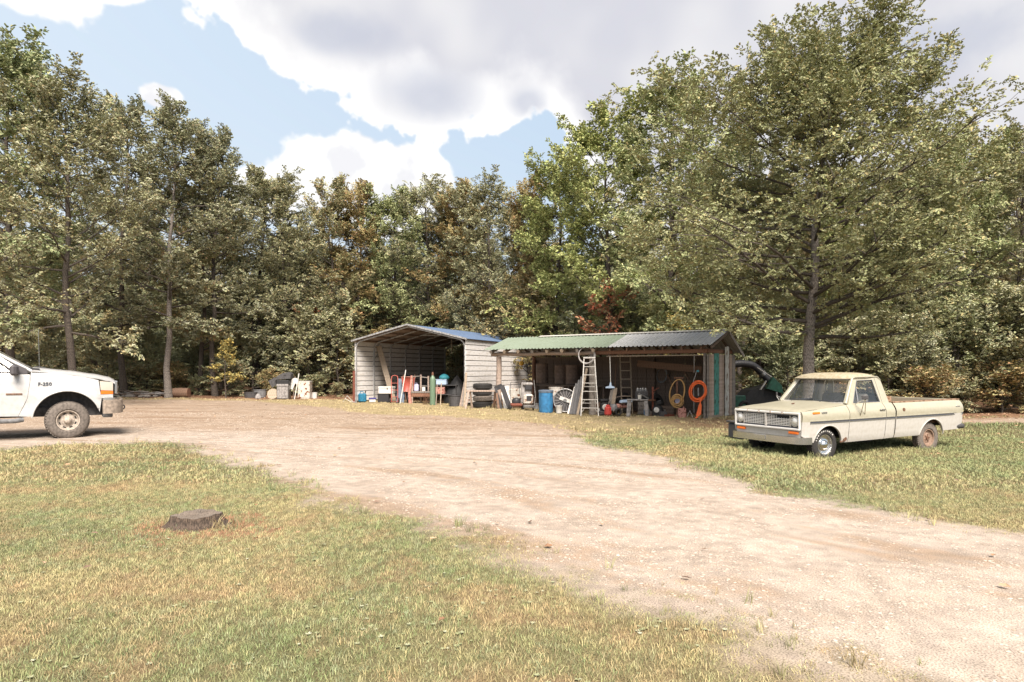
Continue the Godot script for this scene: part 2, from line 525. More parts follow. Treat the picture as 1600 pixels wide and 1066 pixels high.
func sky_image() -> Image:
	noise_a.noise_type = FastNoiseLite.TYPE_SIMPLEX
	noise_a.frequency = 0.045
	noise_a.fractal_octaves = 6
	noise_a.fractal_gain = 0.55
	noise_a.seed = 7
	noise_b.noise_type = FastNoiseLite.TYPE_SIMPLEX_SMOOTH
	noise_b.frequency = 0.05
	noise_b.fractal_octaves = 3
	noise_b.seed = 3
	var im := Image.create(512, 256, false, Image.FORMAT_RGB8)
	im.fill(Color(0.45, 0.42, 0.38))
	for x in 512:
		var az := (x + 0.5) / 512.0 * 360.0 - 180.0
		var edge := bank_edge(az)
		for y in 130:
			im.set_pixel(x, y, sky_at(az, maxf(0.0, 90.0 - (y + 0.5) / 256.0 * 180.0), edge).linear_to_srgb())
	im.resize(4096, 2048, Image.INTERPOLATE_CUBIC)
	for x in range(1600, 2496):
		var az := (x + 0.5) / 4096.0 * 360.0 - 180.0
		var edge := bank_edge(az)
		for y in range(690, 940):
			im.set_pixel(x, y, sky_at(az, 90.0 - (y + 0.5) / 2048.0 * 180.0, edge).linear_to_srgb())
	return im

# ------------------------------------------------------------------ ground
const DRIVE := [[9.0, -1.0], [3.4, -2.2], [2.22, -3.51], [1.84, -3.92], [1.6, -4.26], [1.35, -4.63], [0.94, -5.04], [0.62, -5.49], [0.0, -6.16], [-0.65, -6.88], [-1.45, -7.75], [-2.51, -8.92], [-3.85, -10.82], [-5.39, -12.51], [-6.81, -13.97], [-8.24, -14.19], [-9.08, -13.65], [-9.9, -12.79], [-16.0, -11.5], [-40.0, -10.0], [-40.0, -33.0], [-18.94, -33.67], [-12.57, -33.53], [-8.04, -28.59], [-5.56, -24.73], [-3.35, -23.82], [-0.87, -23.1], [0.98, -20.87], [1.54, -18.23], [1.87, -15.33], [2.76, -13.09], [3.18, -11.32], [3.57, -9.53], [4.09, -8.72], [4.24, -7.86], [4.68, -7.13], [5.03, -6.7], [6.5, -6.2], [12.0, -5.0]]
const TRACK := [[13.0, -21.6], [20.0, -22.6], [40.0, -24.0], [40.0, -26.0], [20.0, -24.8], [13.0, -23.0]]

func make_field() -> void:
	var poly := PackedVector2Array()
	for p in DRIVE:
		poly.append(Vector2(p[0], p[1]))
	var track := PackedVector2Array()
	for p in TRACK:
		track.append(Vector2(p[0], p[1]))
	field.resize(FNX * FNZ)
	for j in FNZ:
		for i in FNX:
			var q := Vector2(FX0 + i * FSTEP, FZ0 + j * FSTEP)
			var best := 99.0
			for s in [poly, track]:
				var d := 1e9
				for k in s.size():
					d = minf(d, q.distance_squared_to(Geometry2D.get_closest_point_to_segment(q, s[k], s[(k + 1) % s.size()])))
				d = sqrt(d)
				best = minf(best, -d if Geometry2D.is_point_in_polygon(q, s) else d)
			field[j * FNX + i] = best

# metres outside (+) or inside (-) the bare drive
func bare(x: float, z: float) -> float:
	var u := clampf((x - FX0) / FSTEP, 0.0, FNX - 1.001)
	var v := clampf((z - FZ0) / FSTEP, 0.0, FNZ - 1.001)
	var i := int(u)
	var j := int(v)
	var k := j * FNX + i
	return lerpf(lerpf(field[k], field[k + 1], u - i), lerpf(field[k + FNX], field[k + FNX + 1], u - i), v - j)

# how far into the wood a point lies: the wood's edge runs behind the carport and round the shed
func wood(x: float, z: float) -> float:
	var e := -35.5
	if x > -6.0:
		e = lerpf(-35.5, -27.5, clampf((x + 6.0) / 12.0, 0.0, 1.0))
	if x > 6.0:
		e = lerpf(-27.5, -24.6, clampf((x - 6.0) / 8.0, 0.0, 1.0))
	return e - z

# share of living grass, 0..1
func lawn(x: float, z: float) -> float:
	var n := noise_c.get_noise_2d(x * 9.0, z * 9.0)
	var m := noise_c.get_noise_2d(x * 2.0 + 50.0, z * 2.0)
	var s := bare(x, z)
	var g := smoothstep(-0.25, 0.55, s + n * 0.5 + m * 0.35)
	var dry := smoothstep(-17.0, -22.0, z) * smoothstep(13.0, 8.0, x)
	g *= 1.0 - 0.65 * dry
	return g * (1.0 - smoothstep(-1.2, 0.6, wood(x, z) + n * 1.2))

func ground_color(x: float, z: float) -> Color:
	var n := noise_c.get_noise_2d(x * 9.0, z * 9.0)
	var m := noise_c.get_noise_2d(x * 2.0 + 50.0, z * 2.0)
	var f := noise_c.get_noise_2d(x * 40.0, z * 40.0 + 9.0)
	var far := smoothstep(-15.5, -19.5, z + m * 1.5 + x * 0.04)
	# gravel near by, brown trodden soil at the back of the yard
	var gravel := Color(0.335, 0.278, 0.228).lerp(Color(0.41, 0.35, 0.295), clampf(n + 0.5, 0.0, 1.0))
	# wheels have drawn the browner soil out along the drive, which bends to the left at the back
	var bend := smoothstep(-10.0, -18.0, z)
	var along := lerpf(-0.66 * x - 0.75 * z, -x, bend)
	var across := lerpf(0.75 * x - 0.66 * z, -z, bend)
	var streak := noise_c.get_noise_2d(along * 1.6, across * 7.0 + 31.0)
	gravel = gravel.lerp(Color(0.27, 0.195, 0.135), smoothstep(0.12, 0.5, streak + f * 0.25) * 0.75)
	var soil := Color(0.275, 0.2, 0.14).lerp(Color(0.33, 0.255, 0.19), clampf(n * 1.2 + 0.5, 0.0, 1.0))
	soil = soil.lerp(Color(0.22, 0.145, 0.095), smoothstep(0.15, 0.55, streak + n * 0.3) * 0.7)
	var c := gravel.lerp(soil, far * 0.85)
	var thatch := Color(0.19, 0.155, 0.085).lerp(Color(0.125, 0.12, 0.06), clampf(m * 1.3 + f * 0.8 + 0.5, 0.0, 1.0)).lerp(Color(0.24, 0.15, 0.095), smoothstep(0.1, 0.6, n + f * 0.5) * 0.5)
	var straw := Color(0.34, 0.265, 0.16).lerp(Color(0.29, 0.235, 0.125), clampf(n + 0.5, 0.0, 1.0))
	var s := bare(x, z)
	var dry := smoothstep(-17.0, -22.0, z) * smoothstep(13.0, 8.0, x)
	var g := smoothstep(-0.25, 0.55, s + n * 0.5 + m * 0.35)
	c = c.lerp(thatch.lerp(straw, dry), g)
	var leaf := Color(0.17, 0.1, 0.06).lerp(Color(0.26, 0.15, 0.09), clampf(f + 0.5, 0.0, 1.0))
	c = c.lerp(leaf, smoothstep(-1.4, 0.4, wood(x, z) + n * 1.4))
	# dry reddish needles and bark crumbs round the stump
	c = c.lerp(Color(0.26, 0.16, 0.1), 0.5 * smoothstep(0.75, 0.3, Vector2((x + 3.15) * 0.75, z + 6.85).length() + n * 0.25 + f * 0.2))
	# fallen leaves trodden in beside the shed's gable
	c = c.lerp(leaf, 0.7 * smoothstep(3.2, 1.0, Vector2(x - 7.2, (z + 21.6) * 0.9).length() + n * 1.2))
	var k := 1.0 + f * 0.35
	return Color(c.r * k, c.g * k, c.b * k)

const GX := 56.0
const GZ := 46.0

func make_ground() -> void:
	noise_c.noise_type = FastNoiseLite.TYPE_SIMPLEX_SMOOTH
	noise_c.frequency = 0.11
	noise_c.fractal_octaves = 4
	noise_c.seed = 11
	noise_d.noise_type = FastNoiseLite.TYPE_SIMPLEX_SMOOTH
	noise_d.frequency = 0.3
	noise_d.fractal_octaves = 2
	noise_d.seed = 5
	make_field()
	var w := 1120
	var h := 920
	var im := Image.create(w, h, false, Image.FORMAT_RGB8)
	for j in h:
		for i in w:
			im.set_pixel(i, j, ground_color((i + 0.5) / w * GX - GX * 0.5, (j + 0.5) / h * GZ - GZ - 1.0).linear_to_srgb())
	var m := StandardMaterial3D.new()
	m.resource_name = "earth"
	m.albedo_texture = ImageTexture.create_from_image(im)
	m.roughness = 0.95
	m.metallic_specular = 0.25
	# fine grain over the large patches
	m.detail_enabled = true
	m.detail_blend_mode = BaseMaterial3D.BLEND_MODE_MUL
	m.detail_uv_layer = BaseMaterial3D.DETAIL_UV_2
	m.detail_albedo = noise_tex("grit", 0.09, 4, [[0.0, 0.55], [0.4, 0.86], [0.6, 1.0], [1.0, 1.0]], 512)
	m.uv2_triplanar = true
	m.uv2_world_triplanar = true
	m.uv2_scale = Vector3(1.3, 1.3, 1.3)
	M.earth = m
	# sheets: fine near the camera, coarse out to the far wood; the bare drive is a sheet of its own beside the lawn
	var xs := []
	var zs := []
	for k in 9:
		xs.append(-300.0 + k * 30.0)
	for k in 14:
		xs.append(-30.0 + k)
	for k in 129:
		xs.append(-16.0 + k * 0.25)
	for k in 14:
		xs.append(17.0 + k)
	for k in 9:
		xs.append(60.0 + k * 30.0)
	for k in 13:
		zs.append(-320.0 + k * 20.0)
	for k in 10:
		zs.append(-60.0 + k * 2.0)
	for k in 40:
		zs.append(-40.0 + k * 0.5)
	for k in 101:
		zs.append(-20.0 + k * 0.2)
	for k in 6:
		zs.append(5.0 + k * 5.0)
	var lists := [[PackedVector3Array(), PackedVector2Array(), PackedInt32Array(), {}], [PackedVector3Array(), PackedVector2Array(), PackedInt32Array(), {}]]
	var hs := {}
	for j in zs.size():
		for i in xs.size():
			var b := noise_d.get_noise_2d(xs[i], zs[j]) * 0.05
			hs[j * 10000 + i] = ground_y(xs[i], zs[j]) + b * clampf(bare(xs[i], zs[j]) + 1.2, 0.25, 1.0)
	for j in zs.size() - 1:
		for i in xs.size() - 1:
			var which := 1 if bare((xs[i] + xs[i + 1]) * 0.5, (zs[j] + zs[j + 1]) * 0.5) < 0.0 and absf(xs[i]) < 31.0 and zs[j] > -40.0 else 0
			var L: Array = lists[which]
			var ids := []
			for q in [[0, 0], [1, 0], [1, 1], [0, 1]]:
				var key: int = (j + q[1]) * 10000 + i + q[0]
				if not L[3].has(key):
					L[3][key] = L[0].size()
					var px: float = xs[i + q[0]]
					var pz: float = zs[j + q[1]]
					L[0].append(Vector3(px, hs[key], pz))
					L[1].append(Vector2(clampf(px / GX + 0.5, 0.002, 0.998), clampf((pz + GZ + 1.0) / GZ, 0.002, 0.998)))
				ids.append(L[3][key])
			for q in [0, 1, 2, 0, 2, 3]:
				L[2].append(ids[q])
	for k in 2:
		var arr := []
		arr.resize(Mesh.ARRAY_MAX)
		arr[Mesh.ARRAY_VERTEX] = lists[k][0]
		arr[Mesh.ARRAY_TEX_UV] = lists[k][1]
		arr[Mesh.ARRAY_INDEX] = lists[k][2]
		var nn := PackedVector3Array()
		for v in lists[k][0]:
			var e := 0.2
			var n0 := noise_d.get_noise_2d(v.x, v.z)
			nn.append(Vector3(-(noise_d.get_noise_2d(v.x + e, v.z) - n0) * 0.05 / e, 1, -(noise_d.get_noise_2d(v.x, v.z + e) - n0) * 0.05 / e).normalized())
		arr[Mesh.ARRAY_NORMAL] = nn
		var am := ArrayMesh.new()
		am.add_surface_from_arrays(Mesh.PRIMITIVE_TRIANGLES, arr)
		structure(["ground", "dirt_driveway"][k], am, m)

func real_y(x: float, z: float) -> float:
	return ground_y(x, z) + noise_d.get_noise_2d(x, z) * 0.05 * clampf(bare(x, z) + 1.2, 0.25, 1.0)

# many small copies of one mesh, too many to count: grass, gravel, fallen leaves
func scatter(n: String, mesh: Mesh, m: Material, rows: PackedFloat32Array) -> void:
	var mm := MultiMesh.new()
	mm.transform_format = MultiMesh.TRANSFORM_3D
	mm.use_colors = true
	mm.mesh = mesh
	mm.instance_count = rows.size() / 16
	mm.buffer = rows
	var o := MultiMeshInstance3D.new()
	o.name = numbered(n)
	o.multimesh = mm
	o.material_override = m
	o.set_meta("kind", "stuff")
	add_child(o)

func put_row(rows: PackedFloat32Array, p: Vector3, b: Basis, c: Color) -> void:
	rows.append_array(PackedFloat32Array([b.x.x, b.y.x, b.z.x, p.x, b.x.y, b.y.y, b.z.y, p.y, b.x.z, b.y.z, b.z.z, p.z, c.r, c.g, c.b, 1.0]))

func tuft(blades: int, spread: float, hgt: float, wid: float) -> ArrayMesh:
	var mb := MB.new()
	mb.flat()
	for i in blades:
		var a := rng.randf() * TAU
		var p := Vector3(cos(a), 0, sin(a)) * spread * sqrt(rng.randf())
		var lean := Vector3(rng.randf_range(-1, 1), 0, rng.randf_range(-1, 1)) * 0.75
		var hh := hgt * rng.randf_range(0.5, 1.1)
		var side := Vector3(cos(a + 1.3), 0, sin(a + 1.3)) * wid * 0.5
		var mid := p + Vector3.UP * hh * 0.6 + lean * hh * 0.35
		var tip := p + Vector3.UP * hh * 0.95 + lean * hh
		mb.tri(p - side, mid - side * 0.8, p + side)
		mb.tri(p + side, mid - side * 0.8, mid + side * 0.8)
		mb.tri(mid - side * 0.8, tip, mid + side * 0.8)
	return mb.done()

func grass_tone(x: float, z: float) -> Color:
	var m := noise_c.get_noise_2d(x * 2.0 + 50.0, z * 2.0)
	var n := noise_c.get_noise_2d(x * 9.0, z * 9.0)
	var s := noise_c.get_noise_2d(x * 1.1 - 80.0, z * 1.1)
	var green := Color(0.175, 0.215, 0.09)
	if rng.randf() < 0.3:
		green = Color(0.225, 0.255, 0.14)
	var c := green.lerp(Color(0.4, 0.33, 0.17), clampf(0.37 - m * 0.8 + rng.randf_range(-0.4, 0.45), 0.0, 1.0))
	c = c.lerp(Color(0.35, 0.21, 0.12), smoothstep(0.12, 0.6, n + s * 0.5 + rng.randf_range(-0.45, 0.35)) * 0.45)
	var dry := smoothstep(-17.0, -22.0, z) * smoothstep(13.0, 8.0, x)
	c = c.lerp(Color(0.42, 0.34, 0.19), dry * 0.75)
	if rng.randf() < 0.45 * smoothstep(0.7, 0.3, Vector2((x + 3.15) * 0.75, z + 6.85).length() + n * 0.3):
		c = Color(0.34, 0.19, 0.11)
	# the lawn round the old cream pickup is the greenest
	c = c.lerp(Color(0.19, 0.24, 0.1), 0.45 * smoothstep(3.0, 7.0, x) * smoothstep(-9.0, -12.0, z) * (1.0 - dry))
	var k := rng.randf_range(0.6, 1.3)
	return Color(c.r * k, c.g * k, c.b * k)

func in_view(x: float, d: float) -> bool:
	return absf(x) < d * 0.78 + 1.0

func make_grass() -> void:
	rng.seed = 501
	var bands := [[2.9, 9.5, 0.046, tuft(15, 0.05, 0.036, 0.0045)], [9.5, 18.0, 0.1, tuft(14, 0.1, 0.05, 0.01)], [18.0, 38.0, 0.24, tuft(12, 0.2, 0.085, 0.02)]]
	for b in bands:
		var rows := PackedFloat32Array()
		var d: float = b[0]
		while d < b[1]:
			var x: float = -(d * 0.8 + 2.2)
			while x < d * 0.8 + 2.2:
				var px: float = x + rng.randf() * b[2]
				var pz: float = -(d + rng.randf() * b[2])
				var g := lawn(px, pz)
				if rng.randf() < g * 0.95 + (0.012 if g > 0.0 else 0.0):
					var sc := rng.randf_range(0.6, 1.25) * (0.55 + 0.45 * g)
					put_row(rows, Vector3(px, real_y(px, pz) - 0.004, pz), Basis(Vector3.UP, rng.randf() * TAU).scaled(Vector3(1, sc, 1)), grass_tone(px, pz))
				x += b[2]
			d += b[2]
		scatter("grass", b[3], M.blade, rows)
	# taller seed stalks and tufts along the drive's edges and at the foot of things
	var tall := tuft(12, 0.06, 0.15, 0.007)
	var rows := PackedFloat32Array()
	for i in 2600:
		var d := rng.randf_range(3.2, 36.0)
		var x := rng.randf_range(-1.0, 1.0) * d * 0.78
		var s := bare(x, -d)
		if s < -0.3 or s > 0.7 or wood(x, -d) > 0.0:
			continue
		put_row(rows, Vector3(x, real_y(x, -d) - 0.004, -d), Basis(Vector3.UP, rng.randf() * TAU).scaled(Vector3.ONE * rng.randf_range(0.4, 1.0)), grass_tone(x, -d))
	for spot in [[6.4, -14.0, 1.4], [8.0, -14.6, 2.2], [5.7, -14.9, 1.0], [9.6, -15.5, 1.0], [7.2, -24.0, 1.0], [0.2, -29.0, 1.5], [-3.2, -7.0, 0.45]]:
		for i in 26:
			var x: float = spot[0] + rng.randf_range(-1, 1) * spot[2]
			var z: float = spot[1] + rng.randf_range(-0.5, 0.5) * spot[2]
			put_row(rows, Vector3(x, real_y(x, z) - 0.004, z), Basis(Vector3.UP, rng.randf() * TAU).scaled(Vector3.ONE * rng.randf_range(0.5, 1.1)), grass_tone(x, z))
	scatter("grass", tall, M.blade, rows)
	# low broad-leaved weeds with pale leaves
	var mb := MB.new()
	mb.flat()
	for i in 7:
		var a := TAU * i / 7.0 + rng.randf() * 0.5
		var o := Vector3(cos(a), 0.25 + 0.25 * rng.randf(), sin(a))
		var s := Vector3(-sin(a), 0, cos(a)) * 0.3
		mb.tri(Vector3.ZERO, o * 0.6 + s, o * 1.0)
		mb.tri(Vector3.ZERO, o * 1.0, o * 0.6 - s)
	var weed := mb.done()
	rows = PackedFloat32Array()
	for i in 2200:
		var d := 2.9 + 9.0 * pow(rng.randf(), 1.5)
		var x := rng.randf_range(-1.0, 1.0) * (d * 0.78 + 0.3)
		if lawn(x, -d) < 0.6 or noise_c.get_noise_2d(x * 6.0 + 7.0, d * 6.0) + 0.18 * smoothstep(0.0, -3.0, x) < 0.1:
			continue
		var c := Color(0.2, 0.22, 0.11).lerp(Color(0.34, 0.34, 0.25), pow(rng.randf(), 2.0))
		put_row(rows, Vector3(x, real_y(x, -d) + 0.006, -d), Basis(Vector3.UP, rng.randf() * TAU).scaled(Vector3.ONE * rng.randf_range(0.01, 0.022)), c)
	scatter("weeds", weed, M.blade, rows)

func make_pebbles() -> void:
	rng.seed = 77
	var mb := MB.new()
	mb.flat()
	var v := [Vector3(0, 0.55, 0)]
	for i in 5:
		var a := TAU * i / 5.0
		v.append(Vector3(cos(a) * rng.randf_range(0.75, 1.1), rng.randf_range(0.05, 0.3), sin(a) * rng.randf_range(0.75, 1.1)))
	for i in 5:
		mb.tri(v[0], v[1 + i], v[1 + (i + 1) % 5])
		mb.quad(v[1 + i], v[1 + (i + 1) % 5], Vector3(v[1 + (i + 1) % 5].x * 0.9, -0.3, v[1 + (i + 1) % 5].z * 0.9), Vector3(v[1 + i].x * 0.9, -0.3, v[1 + i].z * 0.9))
	var stone := mb.done()
	var rows := PackedFloat32Array()
	for i in 130000:
		var d := 3.2 + 22.0 * pow(rng.randf(), 2.4)
		var x := rng.randf_range(-1.0, 1.0) * (d * 0.8 + 1.5)
		var s := bare(x, -d)
		if s > 0.35 or rng.randf() < smoothstep(-0.5, 0.35, s) or noise_c.get_noise_2d(x * 5.0, d * 5.0) + rng.randf_range(-0.25, 0.25) < -0.12:
			continue
		var r := 0.004 + 0.014 * pow(rng.randf(), 5.0) + d * 0.0004
		var c := Color(0.37, 0.31, 0.255).lerp([Color(0.45, 0.4, 0.35), Color(0.29, 0.22, 0.165), Color(0.4, 0.35, 0.3), Color(0.42, 0.35, 0.28)][rng.randi() % 4], rng.randf())
		put_row(rows, Vector3(x, real_y(x, -d), -d), Basis(Vector3.UP, rng.randf() * TAU).scaled(Vector3(r, r * rng.randf_range(0.5, 0.9), r * rng.randf_range(0.6, 1.0))), c)
	scatter("gravel", stone, M.pebble, rows)

func make_litter() -> void:
	rng.seed = 88
	var mb := MB.new()
	mb.flat()
	var out := []
	for p in [[0, 0], [0.25, 0.16], [0.38, 0.1], [0.55, 0.3], [0.68, 0.14], [0.85, 0.2], [1.0, 0.0]]:
		out.append(Vector2(p[0] - 0.5, p[1]))
	for s in [-1, 1]:
		for i in out.size() - 1:
			mb.tri(Vector3(-0.5, 0.02, 0), Vector3(out[i].x, 0.02 + 0.35 * out[i].y, s * out[i].y), Vector3(out[i + 1].x, 0.02 + 0.35 * out[i + 1].y, s * out[i + 1].y))
	var leaf := mb.done()
	var rows := PackedFloat32Array()
	var cols := [Color(0.2, 0.11, 0.06), Color(0.3, 0.17, 0.09), Color(0.36, 0.22, 0.13), Color(0.16, 0.1, 0.07), Color(0.4, 0.27, 0.17)]
	for i in 30000:
		var d := rng.randf_range(4.0, 46.0)
		var x := rng.randf_range(-1.0, 1.0) * d * 0.8
		var keep := 0.02 + 0.9 * smoothstep(-2.2, 1.0, wood(x, -d))
		keep += 0.6 * smoothstep(2.8, 0.8, Vector2(x - 7.3, d - 21.8).length())
		keep += 0.1 * smoothstep(4.0, 8.0, x) * smoothstep(8.0, 11.0, d)
		if d < 20.0:
			keep *= 0.35
		if rng.randf() > keep:
			continue
		var c: Color = cols[rng.randi() % 5]
		var b := Basis(Vector3.UP, rng.randf() * TAU) * Basis(Vector3(1, 0, 0), rng.randf_range(-0.5, 0.5))
		put_row(rows, Vector3(x, real_y(x, -d) + 0.02 + 0.03 * lawn(x, -d), -d), b.scaled(Vector3.ONE * rng.randf_range(0.07, 0.12) * (1.0 if d > 12.0 else 0.75)), c)
	scatter("fallen_leaves", leaf, M.litter, rows)

# ------------------------------------------------------------------ trees
var sprays := {}
var woods := {}

# a twig end with its leaves as one small mesh; leaf colours are linear base colours
func make_spray(key: String, leaves: int, length: float, reach: float, lobed: bool, tones: Array) -> void:
	for variant in 3:
		var V := PackedVector3Array()
		var C := PackedColorArray()
		var I := PackedInt32Array()
		for i in leaves:
			var t := float(i) / leaves
			var base := Vector3(reach * (t - 0.35), rng.randf_range(-0.1, 0.1) * reach, rng.randf_range(-0.28, 0.28) * reach)
			var az := rng.randf_range(-2.1, 2.1) * (1.0 - 0.55 * t)
			var dir := Vector3(cos(az), rng.randf_range(-0.75, 0.35), sin(az)).normalized()
			var up := Vector3(rng.randf_range(-0.75, 0.75), 1.0, rng.randf_range(-0.75, 0.75)).normalized()
			var side := dir.cross(up).normalized()
			up = side.cross(dir)
			var l := length * rng.randf_range(0.65, 1.2)
			var w := l * rng.randf_range(0.24, 0.34)
			var o := V.size()
			var outl := [[0.4, 1.0], [0.78, 0.72]]
			if lobed:
				outl = [[0.35, 0.9], [0.5, 0.5], [0.76, 0.9]]
			V.append(base)
			V.append(base + dir * l - up * l * 0.12)
			for s in [-1.0, 1.0]:
				for p in outl:
					V.append(base + dir * (l * p[0]) + side * (s * w * p[1]) + up * (w * 0.3 * p[1]))
			var c: Color = tones[rng.randi() % tones.size()]
			var k := rng.randf_range(0.72, 1.3) * 2.1      # the share a leaf reflects and lets through together
			c = Color(c.r * k, c.g * k, c.b * k)
			for q in 2 + 2 * outl.size():
				C.append(c)
			var n := outl.size()
			for s in 2:
				var first := o + 2 + s * n
				for q in n - 1:
					I.append_array([o, first + q, first + q + 1] if s else [o, first + q + 1, first + q])
				I.append_array([o, first + n - 1, o + 1] if s else [o, o + 1, first + n - 1])
		var arr := []
		arr.resize(Mesh.ARRAY_MAX)
		arr[Mesh.ARRAY_VERTEX] = V
		arr[Mesh.ARRAY_COLOR] = C
		arr[Mesh.ARRAY_INDEX] = I
		var am := ArrayMesh.new()
		am.add_surface_from_arrays(Mesh.PRIMITIVE_TRIANGLES, arr)
		sprays["%s%d" % [key, variant]] = am

func along(path: Array, t: float) -> Vector3:
	var k := clampf(t, 0.0, 0.9999) * (path.size() - 1)
	return path[int(k)].lerp(path[int(k) + 1], k - int(k))

# one kind of tree: wood (trunk, limbs, twigs) and crown (leaves); H high, crown from base*H upwards, R wide
func grow(key: String, sd: int, H: float, r0: float, base: float, R: float, limbs: int, twigs: int, per: int, spray: String, opt := {}) -> void:
	rng.seed = sd
	var wood_mb := MB.new()
	var limb_mb := MB.new()
	var st := SurfaceTool.new()
	st.begin(Mesh.PRIMITIVE_TRIANGLES)
	var path := []
	var radii := []
	var off := Vector3.ZERO
	for i in 10:
		var t := i / 9.0
		path.append(off + opt.get("lean", Vector3.ZERO) * t * t + Vector3(0, H * 0.97 * t - (0.25 if i == 0 else 0.0), 0))
		radii.append(r0 * (1.0 - 0.9 * t) * (1.35 if i == 0 else 1.0) + 0.015)
		off += Vector3(rng.randf_range(-1, 1), 0, rng.randf_range(-1, 1)) * H * opt.get("wander", 0.013)
	wood_mb.tube(path, radii, 9)
	var tips := []
	var low: float = opt.get("low", 0.15)
	for i in limbs:
		var tp := (i + rng.randf()) / limbs
		var t := base + (0.985 - base) * pow(tp, opt.get("spread", 0.9))
		var o := along(path, t)
		var az := i * 2.39996 + rng.randf_range(-0.5, 0.5)
		var prof := pow(sin(PI * (opt.get("p0", 0.2) + (opt.get("p1", 0.89) - opt.get("p0", 0.2)) * tp)), 0.75)
		var len: float = R * prof * rng.randf_range(0.6, 1.2)
		if opt.has("bias"):
			var bd: Vector3 = opt.bias
			len *= 1.0 + (cos(az) * bd.x + sin(az) * bd.z) * (1.0 - 0.6 * tp)
		var el := lerpf(low, opt.get("high", 0.9), tp) + rng.randf_range(-0.2, 0.2)
		var d := Vector3(cos(az) * cos(el), sin(el), sin(az) * cos(el))
		var p := [o]
		var rr := [maxf(0.02, r0 * (1.0 - 0.9 * t) * 0.5)]
		for k in 5:
			d = (d + Vector3(rng.randf_range(-1, 1), rng.randf_range(-0.7, 0.8), rng.randf_range(-1, 1)) * 0.22).normalized()
			p.append(p[-1] + d * len / 5.0)
			rr.append(rr[0] * (1.0 - (k + 1) / 5.4) + 0.006)
		limb_mb.tube(p, rr, 5, false)
		for k in twigs:
			var s: float = 0.28 + 0.72 * (k + rng.randf()) / twigs
			var q := along(p, s)
			var ta := rng.randf_range(0.4, 1.25) * (1 if k % 2 else -1)
			var tl: float = len * rng.randf_range(0.2, 0.42) * (1.25 - 0.5 * s) + 0.25
			var td := (d.rotated(Vector3.UP, ta) + Vector3(0, rng.randf_range(-0.35, 0.5), 0)).normalized()
			var q2 := q + td * tl * 0.55 + Vector3(0, rng.randf_range(-0.1, 0.12), 0) * tl
			var q3 := q2 + (td + Vector3(0, rng.randf_range(-0.4, 0.3), 0)).normalized() * tl * 0.45
			if q3.y < opt.get("floor", -1.0) + 0.2:
				continue
			limb_mb.tube([q, q2, q3], [rr[0] * 0.28 + 0.006, 0.009, 0.004], 3, false)
			for m in per:
				var c0: float = opt.get("clump", 0.35)
				tips.append([along([q, q2, q3], c0 + (1.0 - c0) * (m + rng.randf()) / per), (td + Vector3(rng.randf_range(-1, 1), rng.randf_range(-0.5, 0.8), rng.randf_range(-1, 1)) * opt.get("tousle", 0.4)).normalized()])
		for m in int(opt.get("inner", 0)):
			tips.append([along(p, rng.randf_range(0.08, 0.6)), Vector3(rng.randf_range(-1, 1), rng.randf_range(-0.4, 0.8), rng.randf_range(-1, 1)).normalized()])
		for m in int(per * 1.2):
			tips.append([along(p, rng.randf_range(0.55, 1.0)), d])
	for m in per * 2:
		tips.append([along(path, rng.randf_range(0.9, 1.0)), Vector3(rng.randf_range(-1, 1), 0.8, rng.randf_range(-1, 1)).normalized()])
	var jit: float = opt.get("jitter", 0.2)
	for tp in tips:
		var d: Vector3 = (tp[1] + Vector3(rng.randf_range(-1, 1), rng.randf_range(-0.6, 0.5), rng.randf_range(-1, 1)) * 0.7).normalized()
		var z := d.cross(Vector3.UP).normalized() if absf(d.y) < 0.95 else Vector3(0, 0, 1)
		var b := Basis(d, z.cross(d), z).scaled(Vector3.ONE * rng.randf_range(0.75, 1.2))
		var at: Vector3 = tp[0] + Vector3(rng.randf_range(-1, 1), rng.randf_range(-1, 1), rng.randf_range(-1, 1)) * jit
		if at.y < opt.get("floor", -1.0):
			continue
		st.append_from(sprays["%s%d" % [spray, rng.randi() % 3]], 0, Transform3D(b, at))
	var crown := st.commit()
	woods[key] = {"H": st_top(crown), "trunk": wood_mb.done(), "limbs": limb_mb.done(), "crown": crown}

func st_top(m: ArrayMesh) -> float:
	return m.get_aabb().end.y

func plant(n: String, kind: String, label: String, category: String, at: Vector3, height: float, yaw: float, leafmat: String, barkmat := "bark", group := "", wide := 1.0) -> Node3D:
	var w: Dictionary = woods[kind]
	var o := thing(n, label, category, at, yaw, group)
	var k: float = height / w.H
	o.scale = Vector3(k * wide, k, k * wide)
	if w.has("trunk"):
		var t := part(o, "trunk", w.trunk, M[barkmat])
		part(t, "limbs", w.limbs, M.bark)
	part(o, "crown", w.crown, M[leafmat])
	return o

# height of a tree whose top stands at row v of the photograph, at that distance
func tall(v: float, dist: float) -> float:
	return (HORIZON - v) * dist / LENS + EYE

